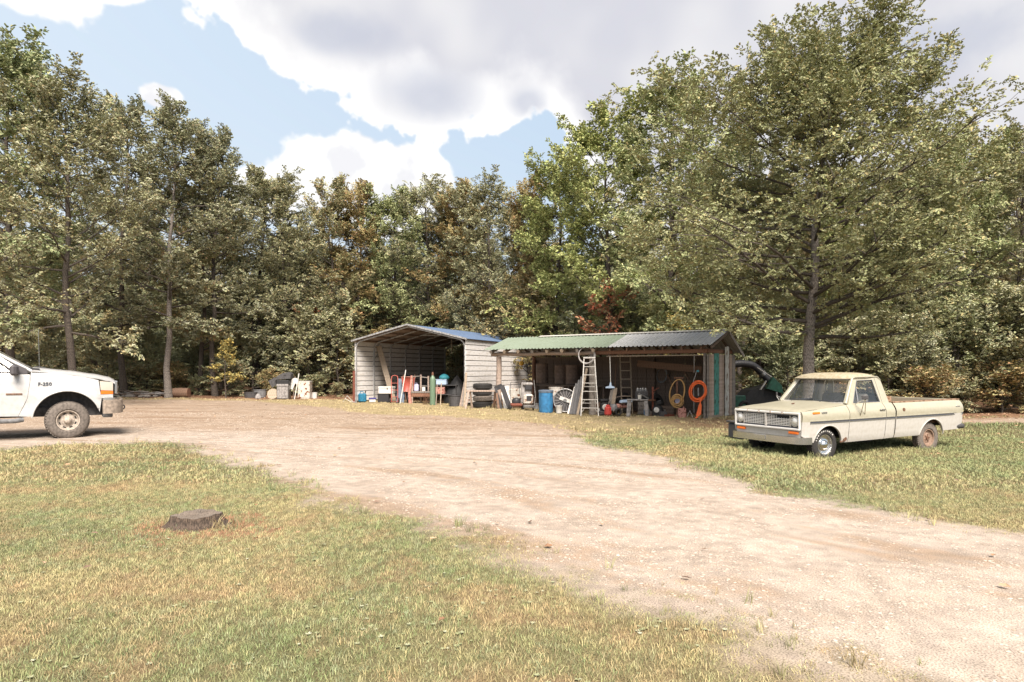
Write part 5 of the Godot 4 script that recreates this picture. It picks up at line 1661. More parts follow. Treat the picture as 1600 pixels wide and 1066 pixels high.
	part(T, "underbody", MB.new().box(Vector3(2.0, 0.6, 0), Vector3(5.2, 0.16, 0.9)).cyl(Vector3(0, 0.4, -0.75), Vector3(0, 0.4, 0.75), 0.07).cyl(Vector3(3.5, 0.4, -0.75), Vector3(3.5, 0.4, 0.75), 0.07).tube([Vector3(-0.1, 0.45, -0.55), Vector3(0.1, 0.95, -0.55)], 0.05, 8).box(Vector3(0.42, 0.62, -0.62), Vector3(0.3, 0.12, 0.1)), M.dark_grey)
	part(T, "grille", MB.new().box(Vector3(-0.92, 1.1, 0), Vector3(0.08, 0.3, 1.5), Basis(), 0.02).box(Vector3(-0.96, 1.1, 0), Vector3(0.03, 0.05, 1.4), Basis(), 0.01), M.chrome_dull)
	var path := []
	for q in [[-0.66, -0.99], [-0.8, -0.97], [-0.93, -0.86], [-0.99, -0.6], [-1.0, 0.0], [-0.99, 0.6], [-0.93, 0.86], [-0.8, 0.97], [-0.66, 0.99]]:
		path.append(Vector3(q[0], 0.7, q[1]))
	part(T, "front_bumper", MB.new().sweep(path, [Vector2(0.03, 0.13), Vector2(-0.03, 0.1), Vector2(-0.035, -0.06), Vector2(0.0, -0.17), Vector2(0.08, -0.17), Vector2(0.08, 0.13)]), M.mud)
	var path2 := []
	for q in path:
		path2.append(q + Vector3(0, 0.15, 0))
	part(T, "bumper_top", MB.new().sweep(path2, [Vector2(0.04, 0.03), Vector2(-0.03, 0.025), Vector2(-0.05, -0.045), Vector2(0.04, -0.045)]), M.chrome_dull)
	part(T, "tow_hook", MB.new().ring(Vector3(-1.06, 0.64, -0.45), Vector3(0, 0, 1), 0.05, 0.015, 16, 6).ring(Vector3(-1.06, 0.64, 0.45), Vector3(0, 0, 1), 0.05, 0.015, 16, 6), M.dark_grey)
	part(T, "air_dam", MB.new().box(Vector3(-0.76, 0.5, 0), Vector3(0.2, 0.14, 1.6), Basis(), 0.02), M.grey_plastic)
	wheel(T, Vector3(0, 0.4, -0.83), 0.405, 0.27, 0.225, -1.0, "steel8", 0.14)
	wheel(T, Vector3(0, 0.4, 0.83), 0.405, 0.27, 0.225, 1.0, "steel8", 0.14)
	wheel(T, Vector3(3.5, 0.4, -0.83), 0.405, 0.27, 0.225, -1.0, "steel8")
	wheel(T, Vector3(3.5, 0.4, 0.83), 0.405, 0.27, 0.225, 1.0, "steel8")

# ------------------------------------------------------------------ things in the yard
# place along the shed's or the carport's front line, by the column in which the photograph shows it
func shed_at(u: float, z: float, y := 0.0) -> Vector3:
	var k := (u - 800.0) / LENS
	var c := cos(SHED_YAW)
	var s := sin(SHED_YAW)
	return in_shed((k * (-SHED_AT.y - c * z) - SHED_AT.x - s * z) / (c - k * s), z, y)

func port_at(u: float, z: float, y := 0.0) -> Vector3:
	var k := (u - 800.0) / LENS
	var c := cos(PORT_YAW)
	var s := sin(PORT_YAW)
	return in_port((k * (-PORT_AT.y - c * z) - PORT_AT.x - s * z) / (c - k * s), z, y)

func drum(n: String, label: String, at: Vector3, r: float, h: float, m: Material, lid: Material = null, hoops := true) -> Node3D:
	var t := thing(n, label, "drum", at, rng.randf() * 3.0)
	var pr := [Vector2(r * 0.2, 0.0), Vector2(r * 0.97, 0.0), Vector2(r, 0.02)]
	if hoops:
		for k in [0.34, 0.66]:
			pr.append_array([Vector2(r, h * k - 0.03), Vector2(r * 1.03, h * k - 0.012), Vector2(r * 1.03, h * k + 0.012), Vector2(r, h * k + 0.03)])
	pr.append_array([Vector2(r, h - 0.04), Vector2(r * 1.035, h - 0.03), Vector2(r * 1.035, h), Vector2(r * 0.96, h), Vector2(r * 0.94, h - 0.03), Vector2(0, h - 0.03)])
	part(t, "shell", MB.new().lathe(pr, Transform3D(), 24), m)
	if lid:
		part(t, "lid", MB.new().lathe([Vector2(r * 1.07, h - 0.06), Vector2(r * 1.08, h + 0.015), Vector2(r * 1.0, h + 0.035), Vector2(r * 0.5, h + 0.05), Vector2(0, h + 0.05)], Transform3D(), 24), lid)
	return t

func tub(n: String, label: String, at: Vector3, r: float, h: float, m: Material, squash := 1.0, yaw := 0.0) -> Node3D:
	var t := thing(n, label, "tub", at, yaw)
	t.scale.z = squash
	part(t, "shell", MB.new().lathe([Vector2(0, 0.0), Vector2(r * 0.86, 0), Vector2(r * 0.97, h - 0.03), Vector2(r * 1.04, h - 0.02), Vector2(r * 1.04, h), Vector2(r * 0.94, h), Vector2(r * 0.84, 0.03), Vector2(0, 0.03)], Transform3D(), 24), m)
	return t

func lean(n: String, label: String, cat: String, a: Vector3, b: Vector3, w: float, t: float, m: Material, group := "") -> MeshInstance3D:
	var o := single(n, label, cat, MB.new().bar(Vector3.ZERO, b - a, w, t, Vector3(0, 0, 1), minf(t, w) * 0.12), m, a)
	if group:
		o.set_meta("group", group)
	return o

func rod(n: String, label: String, cat: String, a: Vector3, b: Vector3, r: float, m: Material) -> MeshInstance3D:
	return single(n, label, cat, MB.new().tube([Vector3.ZERO, (b - a) * 0.5 + Vector3(0.004, 0, 0.003), b - a], r, 8), m, a)

func jug(n: String, label: String, at: Vector3, w: float, h: float, m: Material, yaw := 0.0) -> Node3D:
	var t := thing(n, label, "jug", at, yaw)
	part(t, "body", MB.new().box(Vector3(0, h * 0.4, 0), Vector3(w, h * 0.8, w * 0.7), Basis(), w * 0.14), m)
	part(t, "handle", MB.new().tube([Vector3(-w * 0.3, h * 0.78, 0), Vector3(-w * 0.22, h * 0.97, 0), Vector3(w * 0.1, h * 0.97, 0), Vector3(w * 0.16, h * 0.78, 0)], w * 0.06, 6), m)
	part(t, "spout", MB.new().cyl(Vector3(w * 0.32, h * 0.76, 0), Vector3(w * 0.44, h * 1.08, 0), w * 0.09, w * 0.06, 8), M.black_plastic)
	return t

func make_stump() -> void:
	rng.seed = 9
	var at := on_ground(-3.23, -7.0)
	var t := thing("tree_stump", "low cut tree stump with dark bark in the lawn", "stump", at, 0.3)
	var rows := []
	var top := []
	for k in 81:
		var a := TAU * (k % 80) / 80.0
		var root := 1.0 + 0.16 * pow(absf(sin(a * 2.5 + 0.6)), 3.0) + 0.05 * sin(a * 9.0 + 2.0)
		var col := []
		for q in [[1.42, -0.05], [1.24, 0.008], [1.06, 0.04], [0.96, 0.085], [0.93, 0.125]]:
			var fl: float = lerpf(1.0, root, (q[0] - 0.85) * 2.0) * (1.0 + 0.05 * absf(sin(a * 11.0 + 2.0 * sin(a * 3.0) + q[1] * 6.0)) + 0.02 * sin(a * 37.0))
			col.append(Vector3(cos(a) * 0.25 * q[0] * fl, q[1], sin(a) * 0.21 * q[0] * fl))
		col[4].y += 0.01 * sin(a * 3.0) + 0.004 * sin(a * 11.0)
		rows.append(col)
		top.append(col[4])
	part(t, "bark", MB.new().grid(rows), M.stump_bark)
	var mb := MB.new()
	mb.flat()
	for k in 80:
		var c := Vector3(0.02, 0.128, 0.01)
		var p: Vector3 = top[k] * 0.97 + Vector3(0, 0.004, 0)
		var q: Vector3 = top[k + 1] * 0.97 + Vector3(0, 0.004, 0)
		var m1 := p.lerp(c, 0.5) + Vector3(0, 0.006 * sin(k * 2.0), 0)
		var m2 := q.lerp(c, 0.5) + Vector3(0, 0.006 * sin((k + 1) * 2.0) if k < 79 else 0.0, 0)
		mb.quad(p, q, m2, m1)
		mb.tri(m1, m2, c)
		mb.quad(top[k], top[k + 1], q, p)
	part(t, "cut_top", mb, M.stump_top)

func make_carport_things() -> void:
	rng.seed = 71
	# left to right along the mouth of the carport
	var p := port_at(553, 0.15)
	single("fence_post", "rusty red steel post upright against the carport's left corner", "post", MB.new().box(Vector3(0, 0.74, 0), Vector3(0.035, 1.56, 0.012)).box(Vector3(0, 0.74, 0.02), Vector3(0.012, 1.56, 0.035)).box(Vector3(0, 0.74, 0.01), Vector3(0.11, 1.5, 0.006)), M.red_rust, p)
	var sc := thing("scrap_frame", "tangle of pale bent scrap tubing at the carport's left foot", "scrap", port_at(546, 0.2))
	part(sc, "tube", MB.new().tube([Vector3(-0.3, 0.02, 0), Vector3(-0.1, 0.32, 0.05), Vector3(0.15, 0.05, 0.0), Vector3(0.32, 0.22, 0.05)], 0.014, 6), M.wire)
	part(sc, "tube", MB.new().tube([Vector3(-0.2, 0.2, 0.1), Vector3(0.1, 0.03, 0.12), Vector3(0.3, 0.02, 0.1)], 0.012, 6), M.white_plastic)
	jug("fuel_jug", "teal blue plastic jug against the carport's left wall", port_at(566, -0.3), 0.38, 0.52, M.teal_plastic, 0.3)
	var bx := thing("storage_box", "low navy lidded box between the teal jug and black tote", "box", port_at(582, -0.55), 0.2)
	part(bx, "body", MB.new().box(Vector3(0, 0.07, 0), Vector3(0.3, 0.14, 0.25), Basis(), 0.015), M.white_plastic)
	part(bx, "lid", MB.new().box(Vector3(0, 0.175, 0), Vector3(0.36, 0.07, 0.3), Basis(), 0.015), M.navy)
	var tote := thing("black_tote", "ribbed black tote under the white cooler", "tote", port_at(601, -0.7), -0.2)
	var ribs := MB.new().box(Vector3(0, 0.2, 0), Vector3(0.56, 0.4, 0.42), Basis(), 0.02)
	for k in 6:
		ribs.box(Vector3(-0.22 + k * 0.088, 0.19, 0.215), Vector3(0.03, 0.3, 0.02))
	part(tote, "body", ribs, M.black_plastic)
	part(tote, "rim", MB.new().box(Vector3(0, 0.4, 0), Vector3(0.6, 0.03, 0.46), Basis(), 0.01), M.black_plastic)
	var cooler := thing("white_cooler", "white cooler box resting on the black tote", "cooler", port_at(604.5, -0.7, 0.415), -0.2)
	part(cooler, "body", MB.new().box(Vector3(0, 0.13, 0), Vector3(0.72, 0.26, 0.4), Basis(), 0.02), M.white_plastic)
	part(cooler, "lid", MB.new().box(Vector3(0, 0.305, 0), Vector3(0.74, 0.08, 0.42), Basis(), 0.02), M.white_plastic)
	part(cooler, "latch", MB.new().box(Vector3(0.1, 0.25, 0.21), Vector3(0.05, 0.09, 0.02), Basis(), 0.005), M.grey_plastic)
	lean("leaning_plank", "wide pale plank leaning against the carport's left inner wall", "plank", in_port(1.15, -1.5), in_port(0.12, -1.75, 2.75), 0.26, 0.04, M.wood_pale)
	# hand truck
	var ht := thing("hand_truck", "red tubular hand truck standing beside the black tote", "hand truck", port_at(616.5, -0.35), 0.15)
	ht.rotation.x = -0.12
	for s in [-1.0, 1.0]:
		part(ht, "upright", MB.new().tube([Vector3(s * 0.15, 0.08, 0), Vector3(s * 0.15, 1.15, 0), Vector3(s * 0.13, 1.28, -0.05)], 0.018, 8), M.red_paint)
		var wl := part(ht, "wheel", MB.new().ring(Vector3(s * 0.2, 0.13, -0.06), Vector3(1, 0, 0), 0.095, 0.035, 20, 8), M.rubber)
		part(wl, "hub", MB.new().cyl(Vector3(s * 0.16, 0.13, -0.06), Vector3(s * 0.24, 0.13, -0.06), 0.06, 0.06, 12), M.grey_plastic)
	var cr := MB.new()
	for y in [0.3, 0.62, 0.95]:
		cr.bar(Vector3(-0.15, y, 0), Vector3(0.15, y, 0), 0.03, 0.02)
	part(ht, "crossbar", cr.tube([Vector3(-0.13, 1.28, -0.05), Vector3(0, 1.33, -0.09), Vector3(0.13, 1.28, -0.05)], 0.018, 8), M.red_paint)
	part(ht, "toe_plate", MB.new().box(Vector3(0, 0.05, 0.1), Vector3(0.36, 0.015, 0.2)), M.red_paint)
	lean("slate_panel", "blue grey panel leaning between the hand truck and red wheelbarrow", "panel", port_at(625, -0.5), port_at(628, -0.75, 1.15), 0.36, 0.03, M.slate_panel)
	rod("white_pole", "thin white pole leaning in front of the blue grey panel", "pole", port_at(625, 0.05), port_at(634, -0.25, 1.58), 0.022, M.white_plastic)
	# wheelbarrow on end
	var wb := thing("wheelbarrow", "faded red wheelbarrow stood on end beside the white pole", "wheelbarrow", port_at(637, -0.5), -0.1)
	var rows := []
	for i in 7:
		var v := i / 6.0
		var row := []
		for k in 9:
			var u := k / 4.0 - 1.0
			row.append(Vector3(u * lerpf(0.22, 0.33, v), 0.55 + 0.7 * v, -0.16 * (1.0 - pow(absf(u), 3.0)) * sin(PI * clampf(v * 0.8 + 0.12, 0, 1)) - 0.1))
		rows.append(row)
	part(wb, "tray", MB.new().grid(rows), M.red_paint)
	part(wb, "tray_rim", MB.new().tube([rows[0][0], rows[3][0], rows[6][0], rows[6][4], rows[6][8], rows[3][8], rows[0][8], rows[0][0]], 0.018, 6), M.red_faded)
	for s in [-1.0, 1.0]:
		part(wb, "handle", MB.new().tube([Vector3(s * 0.12, 0.1, -0.14), Vector3(s * 0.2, 0.7, -0.26), Vector3(s * 0.28, 1.35, -0.24)], 0.02, 8), M.wood_rust)
	var ww := part(wb, "wheel", MB.new().ring(Vector3(0, 0.2, -0.12), Vector3(1, 0, 0), 0.155, 0.045, 20, 8), M.rubber)
	part(ww, "hub", MB.new().cyl(Vector3(-0.05, 0.2, -0.12), Vector3(0.05, 0.2, -0.12), 0.1, 0.1, 14), M.red_paint)
	# post of a pink faded stand
	single("pink_stand", "thick faded pink post beside the red wheelbarrow", "post", MB.new().tube([Vector3(0, 0, 0), Vector3(-0.04, 0.5, 0), Vector3(0.03, 0.9, 0), Vector3(0.05, 1.32, -0.03)], [0.085, 0.07, 0.055, 0.045], 9), M.red_faded, port_at(641, -0.25))
	# bench of rough timber
	var be := thing("timber_bench", "rough timber bench with tall uprights behind the green cylinder", "bench", port_at(659, -0.75), 0.1)
	part(be, "bench_top", MB.new().box(Vector3(0, 0.55, 0), Vector3(1.0, 0.06, 0.5), Basis(), 0.008), M.wood_grey)
	part(be, "apron", MB.new().box(Vector3(0, 0.42, 0.22), Vector3(0.95, 0.16, 0.04)), M.wood_rust)
	for q in [[-0.44, 0.2, 1.32], [-0.05, -0.2, 1.36], [0.3, -0.2, 1.3], [0.46, 0.2, 0.55]]:
		part(be, "upright", MB.new().box(Vector3(q[0], q[2] * 0.5, q[1]), Vector3(0.075, q[2], 0.06), Basis(), 0.008), M.wood_pink)
	part(be, "rail", MB.new().bar(Vector3(-0.44, 1.28, 0.2), Vector3(-0.05, 1.3, -0.2), 0.05, 0.04).bar(Vector3(-0.05, 1.26, -0.22), Vector3(0.3, 1.22, -0.22), 0.04, 0.04).bar(Vector3(-0.1, 0.86, 0.05), Vector3(0.7, 0.8, 0.05), 0.04, 0.03), M.wood_grey)
	for q in [[650.5, "lavender", "lavender jug at the left on the timber bench"], [662, "white_plastic", "small white jug at the middle of the timber bench"]]:
		jug("small_jug", q[2], port_at(q[0], -0.8, 0.58), 0.22 if q[1] == "lavender" else 0.15, 0.4 if q[1] == "lavender" else 0.28, M[q[1]])
	var rl := thing("iron_railing", "low rusty iron railing on the ground before the timber bench", "railing", port_at(664, 0.05))
	for k in 3:
		part(rl, "bar", MB.new().tube([Vector3(-0.06 + k * 0.07, 0, 0), Vector3(-0.03 + k * 0.06, 0.62 - 0.14 * k, 0.02)], 0.011, 6), M.rust)
	part(rl, "scroll", MB.new().ring(Vector3(0.14, 0.24, 0), Vector3(0, 0, 1), 0.09, 0.01, 16, 6), M.rust)
	var cy := thing("gas_cylinder", "tall green gas cylinder standing at the carport's mouth", "cylinder", port_at(676, 0.0))
	part(cy, "body", MB.new().lathe([Vector2(0.1, 0.0), Vector2(0.13, 0.01), Vector2(0.133, 0.05), Vector2(0.133, 1.12), Vector2(0.125, 1.2), Vector2(0.095, 1.28), Vector2(0.055, 1.32), Vector2(0.05, 1.35)], Transform3D(), 24), M.green_paint)
	part(cy, "valve_cap", MB.new().lathe([Vector2(0.05, 1.33), Vector2(0.052, 1.44), Vector2(0.03, 1.5), Vector2(0, 1.51)], Transform3D(), 16), M.rust)
	rod("tool_handle", "brown tool handle propped just right of the green cylinder", "handle", port_at(681, 0.05), port_at(683, -0.2, 0.95), 0.018, M.wood_pink)
	rod("axe_handle", "pale wooden tool handle propped before the red crate", "handle", port_at(688, 0.1), port_at(689.5, -0.25, 1.0), 0.024, M.wood_pale)
	# wire shelf with its load
	var rk := thing("shelf_rack", "black metal shelf rack inside the carport's right side", "shelf", port_at(694, -1.2), -0.15)
	for y in [0.45, 0.88]:
		part(rk, "shelf_board", MB.new().box(Vector3(0.1, y, 0), Vector3(1.1, 0.035, 0.45), Basis(), 0.006), M.dark_grey)
	for q in [[-0.42, -0.2], [0.62, -0.2], [-0.42, 0.2], [0.62, 0.2]]:
		part(rk, "leg", MB.new().box(Vector3(q[0], 0.48, q[1]), Vector3(0.035, 0.96, 0.035)), M.dark_grey)
	single("red_crate", "faded red crate on the lower shelf behind the pale handle", "crate", MB.new().box(Vector3(0, 0.15, 0), Vector3(0.42, 0.3, 0.3), Basis(), 0.015).box(Vector3(0, 0.305, 0), Vector3(0.46, 0.04, 0.33), Basis(), 0.01), M.red_faded, port_at(688.5, -1.1, 0.47), -0.1)
	single("blue_bin", "pale blue bin on the top shelf in the carport", "bin", MB.new().box(Vector3(0, 0.12, 0), Vector3(0.5, 0.24, 0.32), Basis(), 0.02).box(Vector3(0, 0.245, 0), Vector3(0.54, 0.03, 0.36), Basis(), 0.01), M.blue_pale, port_at(690.5, -1.2, 0.9), -0.15)
	single("cyan_bag", "cyan bag heaped on the pale blue bin", "bag", MB.new().lathe([Vector2(0.22, 0.0), Vector2(0.25, 0.08), Vector2(0.17, 0.19), Vector2(0.06, 0.24), Vector2(0, 0.25)], Transform3D(), 11), M.cyan, port_at(694, -1.25, 1.165))
	# tarp-covered heap
	var hp := MB.new()
	rows = []
	for i in 9:
		var v := i / 8.0
		var row := []
		for k in 19:
			var a := TAU * k / 18.0
			var r := (1.0 - pow(v, 2.2)) * (0.9 + 0.12 * sin(a * 3.0) + 0.06 * sin(a * 7.0 + v * 5.0))
			row.append(Vector3(cos(a) * 0.62 * r, 1.35 * v + 0.03 * sin(a * 5.0), sin(a) * 0.75 * r))
		rows.append(row)
	single("tarp_heap", "black tarp thrown over a heap in the carport's right corner", "tarp", hp.grid(rows), M.black, port_at(714, -1.7))
	tub("black_tub", "round dark grey tub at the carport's right corner post", port_at(711, 0.1), 0.3, 0.47, M.dark_grey)
	for k in 3:
		lean("leaning_board", ["pale board leaning on the carport's right post, outermost of three", "pale board leaning on the carport's right post, middle of three", "pale board leaning on the carport's right post, innermost of three"][k], "board", port_at(725.5 - k * 3.2, 0.22 - k * 0.02), port_at(728.5 - k * 1.0, 0.06, 1.5 - k * 0.2), 0.09, 0.025, [M.wood_pale, M.wood_grey, M.wood_pink][k], "boards leaning on the carport's right post")

func tyre_flat(r: float, w: float) -> MB:
	var h := w * 0.5
	var mb := MB.new().lathe([Vector2(r * 0.55, -h * 0.8), Vector2(r * 0.7, -h), Vector2(r * 0.93, -h * 0.9), Vector2(r, -h * 0.6), Vector2(r, h * 0.6), Vector2(r * 0.93, h * 0.9), Vector2(r * 0.7, h), Vector2(r * 0.55, h * 0.8), Vector2(r * 0.6, 0), Vector2(r * 0.55, -h * 0.8)], Transform3D(Basis(), Vector3(0, h, 0)), 30)
	for i in 34:
		var a := TAU * i / 34.0
		for s in [-1.0, 1.0]:
			mb.box(Vector3(cos(a) * r, h + s * h * 0.36, sin(a) * r), Vector3(0.03, h * 0.62, r * 0.1), Basis(Vector3.UP, -a) * Basis(Vector3(1, 0, 0), 0.5 * s))
	return mb

func make_shed_things() -> void:
	rng.seed = 72
	# tyres stacked behind a sawhorse, at the shed's left end
	var tm := tyre_flat(0.4, 0.255).done()
	var tp := shed_at(753.5, 0.35)
	for k in 4:
		single("stacked_tyre", "old lugged tyre, %s of the stack behind the sawhorse" % ["bottom one", "second from bottom", "third from bottom", "top one"][k], "tyre", tm, M.rubber_dusty if k == 1 else M.rubber, tp + Vector3(0.015 * (k % 2), 0.262 * k, 0.01 * k), k * 0.7, "tyres stacked behind the sawhorse")
	var sh := thing("sawhorse", "rough brown wooden sawhorse in front of the tyre stack", "sawhorse", shed_at(754, 1.0), SHED_YAW + 0.62)
	part(sh, "top_rail", MB.new().box(Vector3(0, 0.74, 0), Vector3(1.36, 0.07, 0.1), Basis(), 0.008), M.wood_pink)
	for s in [-1.0, 1.0]:
		for q in [-1.0, 1.0]:
			part(sh, "leg", MB.new().bar(Vector3(s * (0.56 + 0.03 * q), 0.72, q * 0.04), Vector3(s * (0.58 + 0.12 * q), -0.02, q * 0.3), 0.085, 0.04, Vector3(0, 0, 1), 0.005), M.wood_brown if s > 0 else M.wood_pink)
		part(sh, "brace", MB.new().box(Vector3(s * 0.565, 0.36, 0), Vector3(0.03, 0.08, 0.32)), M.wood_rust)
	# black plastic chute bent over, white sheets, mower, washer
	single("black_chute", "bent black plastic chute leaning by the shed's left post", "chute", MB.new().bar(Vector3(-0.28, 0.84, 0.05), Vector3(0.05, 0.97, 0), 0.2, 0.03, Vector3(0, 0, 1)).bar(Vector3(0.03, 0.98, 0), Vector3(0.36, 0.0, 0.1), 0.2, 0.05, Vector3(0, 0, 1)).bar(Vector3(-0.24, 0.86, 0.05), Vector3(-0.02, 0.0, 0.15), 0.1, 0.05, Vector3(0, 0, 1)), M.black_plastic, shed_at(783, 0.5), 0.2)
	lean("white_sheet", "dirty white plastic sheet leaning behind the black chute", "sheet", shed_at(794, 0.1), shed_at(788, -0.2, 0.92), 0.36, 0.025, M.white_plastic)
	single("white_bin", "squat white plastic bin behind the push mower", "bin", MB.new().box(Vector3(0, 0.42, 0), Vector3(0.62, 0.84, 0.4), Basis(), 0.06), M.enamel, shed_at(806, -0.45), SHED_YAW + 0.6)
	var mw := thing("push_mower", "red push mower with a tall black handle", "mower", shed_at(806.5, 0.45), 0.1)
	part(mw, "deck", MB.new().box(Vector3(0, 0.2, 0), Vector3(0.5, 0.14, 0.55), Basis(), 0.05), M.red_rust)
	part(mw, "engine", MB.new().lathe([Vector2(0.17, 0.27), Vector2(0.19, 0.36), Vector2(0.15, 0.46), Vector2(0.06, 0.5), Vector2(0, 0.5)], Transform3D(), 16), M.black_plastic)
	part(mw, "handle", MB.new().tube([Vector3(-0.22, 0.2, -0.2), Vector3(-0.2, 0.7, -0.42), Vector3(-0.17, 1.12, -0.6), Vector3(0.17, 1.12, -0.6), Vector3(0.2, 0.7, -0.42), Vector3(0.22, 0.2, -0.2)], 0.014, 6), M.black_plastic)
	for q in [[-0.27, 0.2], [0.27, 0.2], [-0.27, -0.2], [0.27, -0.2]]:
		var wl := part(mw, "wheel", MB.new().ring(Vector3(q[0], 0.11, q[1]), Vector3(1, 0, 0), 0.085, 0.028, 18, 8), M.rubber)
		part(wl, "hub", MB.new().cyl(Vector3(q[0] - 0.02, 0.11, q[1]), Vector3(q[0] + 0.02, 0.11, q[1]), 0.07, 0.07, 12), M.grey_plastic)
	var pw := thing("grey_washer", "upright grey and white machine on small wheels beside the blue drum", "machine", shed_at(825, 0.3), 0.1)
	part(pw, "back_panel", MB.new().box(Vector3(-0.06, 0.72, -0.1), Vector3(0.42, 0.86, 0.08), Basis(Vector3(1, 0, 0), -0.08), 0.03), M.grey_wool)
	part(pw, "housing", MB.new().box(Vector3(0, 0.46, 0.05), Vector3(0.4, 0.42, 0.26), Basis(), 0.06), M.enamel)
	part(pw, "recess", MB.new().box(Vector3(0.02, 0.5, 0.19), Vector3(0.2, 0.2, 0.02)).box(Vector3(0.02, 0.93, 0.0), Vector3(0.3, 0.2, 0.06), Basis(), 0.03), M.black_plastic)
	part(pw, "top_cover", MB.new().box(Vector3(0, 1.08, -0.06), Vector3(0.42, 0.14, 0.2), Basis(), 0.05), M.grey_wool)
	part(pw, "base_frame", MB.new().box(Vector3(0, 0.16, 0.06), Vector3(0.44, 0.12, 0.36), Basis(), 0.02).tube([Vector3(0.22, 0.1, 0.2), Vector3(0.3, 0.6, 0.05), Vector3(0.26, 1.25, -0.1)], 0.014, 6), M.steel)
	for s in [-1.0, 1.0]:
		part(pw, "wheel", MB.new().ring(Vector3(s * 0.2, 0.1, 0.12), Vector3(1, 0, 0), 0.07, 0.03, 18, 8), M.rubber)
	single("safety_helmet", "yellow orange helmet hanging on the shed's inner left post", "helmet", MB.new().lathe([Vector2(0.12, 0.0), Vector2(0.11, 0.04), Vector2(0.08, 0.1), Vector2(0, 0.13)], Transform3D(Basis(Vector3(1, 0, 0), 1.3), Vector3.ZERO), 14), M.yellow, shed_at(815, -2.3, 1.93))
	# drums
	drum("blue_drum", "blue plastic drum with a lid standing before the shed", shed_at(853, 0.5), 0.285, 0.86, M.blue_plastic, M.slate_panel, false)
	var wr := drum("striped_drum", "white steel drum with red lower bands behind the blue drum", shed_at(869, -0.25), 0.3, 1.0, M.enamel, null, true)
	part(wr, "red_band", MB.new().lathe([Vector2(0.302, 0.16), Vector2(0.308, 0.17), Vector2(0.308, 0.36), Vector2(0.302, 0.37)], Transform3D(), 24), M.red_paint)
	part(wr, "pink_band", MB.new().lathe([Vector2(0.301, 0.4), Vector2(0.306, 0.41), Vector2(0.306, 0.6), Vector2(0.301, 0.61)], Transform3D(), 24), M.red_faded)
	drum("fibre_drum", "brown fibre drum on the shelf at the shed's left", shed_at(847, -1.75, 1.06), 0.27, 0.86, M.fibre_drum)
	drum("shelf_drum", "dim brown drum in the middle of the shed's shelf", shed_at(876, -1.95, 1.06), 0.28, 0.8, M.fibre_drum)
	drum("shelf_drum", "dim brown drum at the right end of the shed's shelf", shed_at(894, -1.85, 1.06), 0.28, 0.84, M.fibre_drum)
	tub("white_bucket", "small white bucket by the foot of the shop fan", shed_at(873.5, 0.35), 0.14, 0.3, M.white_plastic)
	# shop fan with a blade
	var wp := shed_at(883, 0.0)
	var sw := thing("shop_fan", "large round fan with a wire spoked guard standing beside the drums", "fan", wp + Vector3(0, 0.5, 0), -0.1)
	sw.rotation.x = -0.1
	part(sw, "rim", MB.new().ring(Vector3.ZERO, Vector3(0, 0, 1), 0.46, 0.025, 36, 8), M.galv)
	part(sw, "shroud", MB.new().cyl(Vector3(0, 0, -0.2), Vector3(0, 0, -0.05), 0.45, 0.45, 30), M.dark_grey)
	for k in 18:
		var a := TAU * k / 18.0
		part(sw, "spoke", MB.new().tube([Vector3(cos(a) * 0.06, sin(a) * 0.06, 0), Vector3(cos(a) * 0.45, sin(a) * 0.45, 0)], 0.006, 5), M.wire)
	part(sw, "blade", MB.new().box(Vector3(0.02, 0.02, 0.03), Vector3(0.5, 0.15, 0.012), Basis(Vector3(0, 0, 1), -0.35), 0.004), M.white_plastic)
	part(sw, "hub", MB.new().cyl(Vector3(0, 0, -0.05), Vector3(0, 0, 0.05), 0.07, 0.07, 14), M.steel)
	for k in 4:
		lean("dark_sheet", ["white edged panel leaning right of the shop fan", "dark panel leaning second from the shop fan", "dark panel leaning third from the shop fan", "dark panel leaning closest to the pale ladder rail"][k], "sheet", shed_at(888 + k * 5, 0.42), shed_at(899 + k * 4, -0.12, 1.05 + 0.14 * k), 0.1 if k == 0 else 0.2, 0.03, M.aluminium if k == 0 else M.black_plastic, "panels leaning by the mid post")
	lean("ladder_rail", "long pale timber rail leaning left of the stepladder", "rail", shed_at(902, 0.65), shed_at(917, -0.1, 1.8), 0.09, 0.05, M.wood_pale)
	# stepladder
	var sl := thing("stepladder", "white stepladder with six treads before the shed's mid post", "ladder", shed_at(921, 0.75), -0.08)
	for s in [-1.0, 1.0]:
		part(sl, "front_rail", MB.new().bar(Vector3(s * 0.33, 0, 0.28), Vector3(s * 0.2, 2.2, -0.12), 0.035, 0.08, Vector3(0, 0, 1), 0.004), M.aluminium)
		part(sl, "rear_rail", MB.new().bar(Vector3(s * 0.28, 0, -0.85), Vector3(s * 0.19, 2.18, -0.16), 0.03, 0.05, Vector3(0, 0, 1), 0.004), M.aluminium)
		part(sl, "tread_brace", MB.new().bar(Vector3(s * 0.3, 0.16, 0.22), Vector3(s * 0.18, 0.3, 0.2), 0.02, 0.02).bar(Vector3(s * 0.28, 0.47, 0.16), Vector3(s * 0.17, 0.6, 0.15), 0.02, 0.02), M.aluminium)
	for k in 6:
		var y := 0.31 + k * 0.312
		var z := lerpf(0.28, -0.12, y / 2.2)
		part(sl, "tread", MB.new().box(Vector3(0, y, z), Vector3(2.0 * lerpf(0.33, 0.2, y / 2.2) - 0.02, 0.028, 0.09), Basis(), 0.004), M.aluminium)
	part(sl, "top_cap", MB.new().box(Vector3(0, 2.21, -0.14), Vector3(0.46, 0.06, 0.16), Basis(), 0.01), M.aluminium)
	for y in [0.45, 1.1]:
		part(sl, "rear_bar", MB.new().box(Vector3(0, y, lerpf(-0.85, -0.16, y / 2.18)), Vector3(0.5, 0.025, 0.03)), M.aluminium)
	var wc := MB.new()
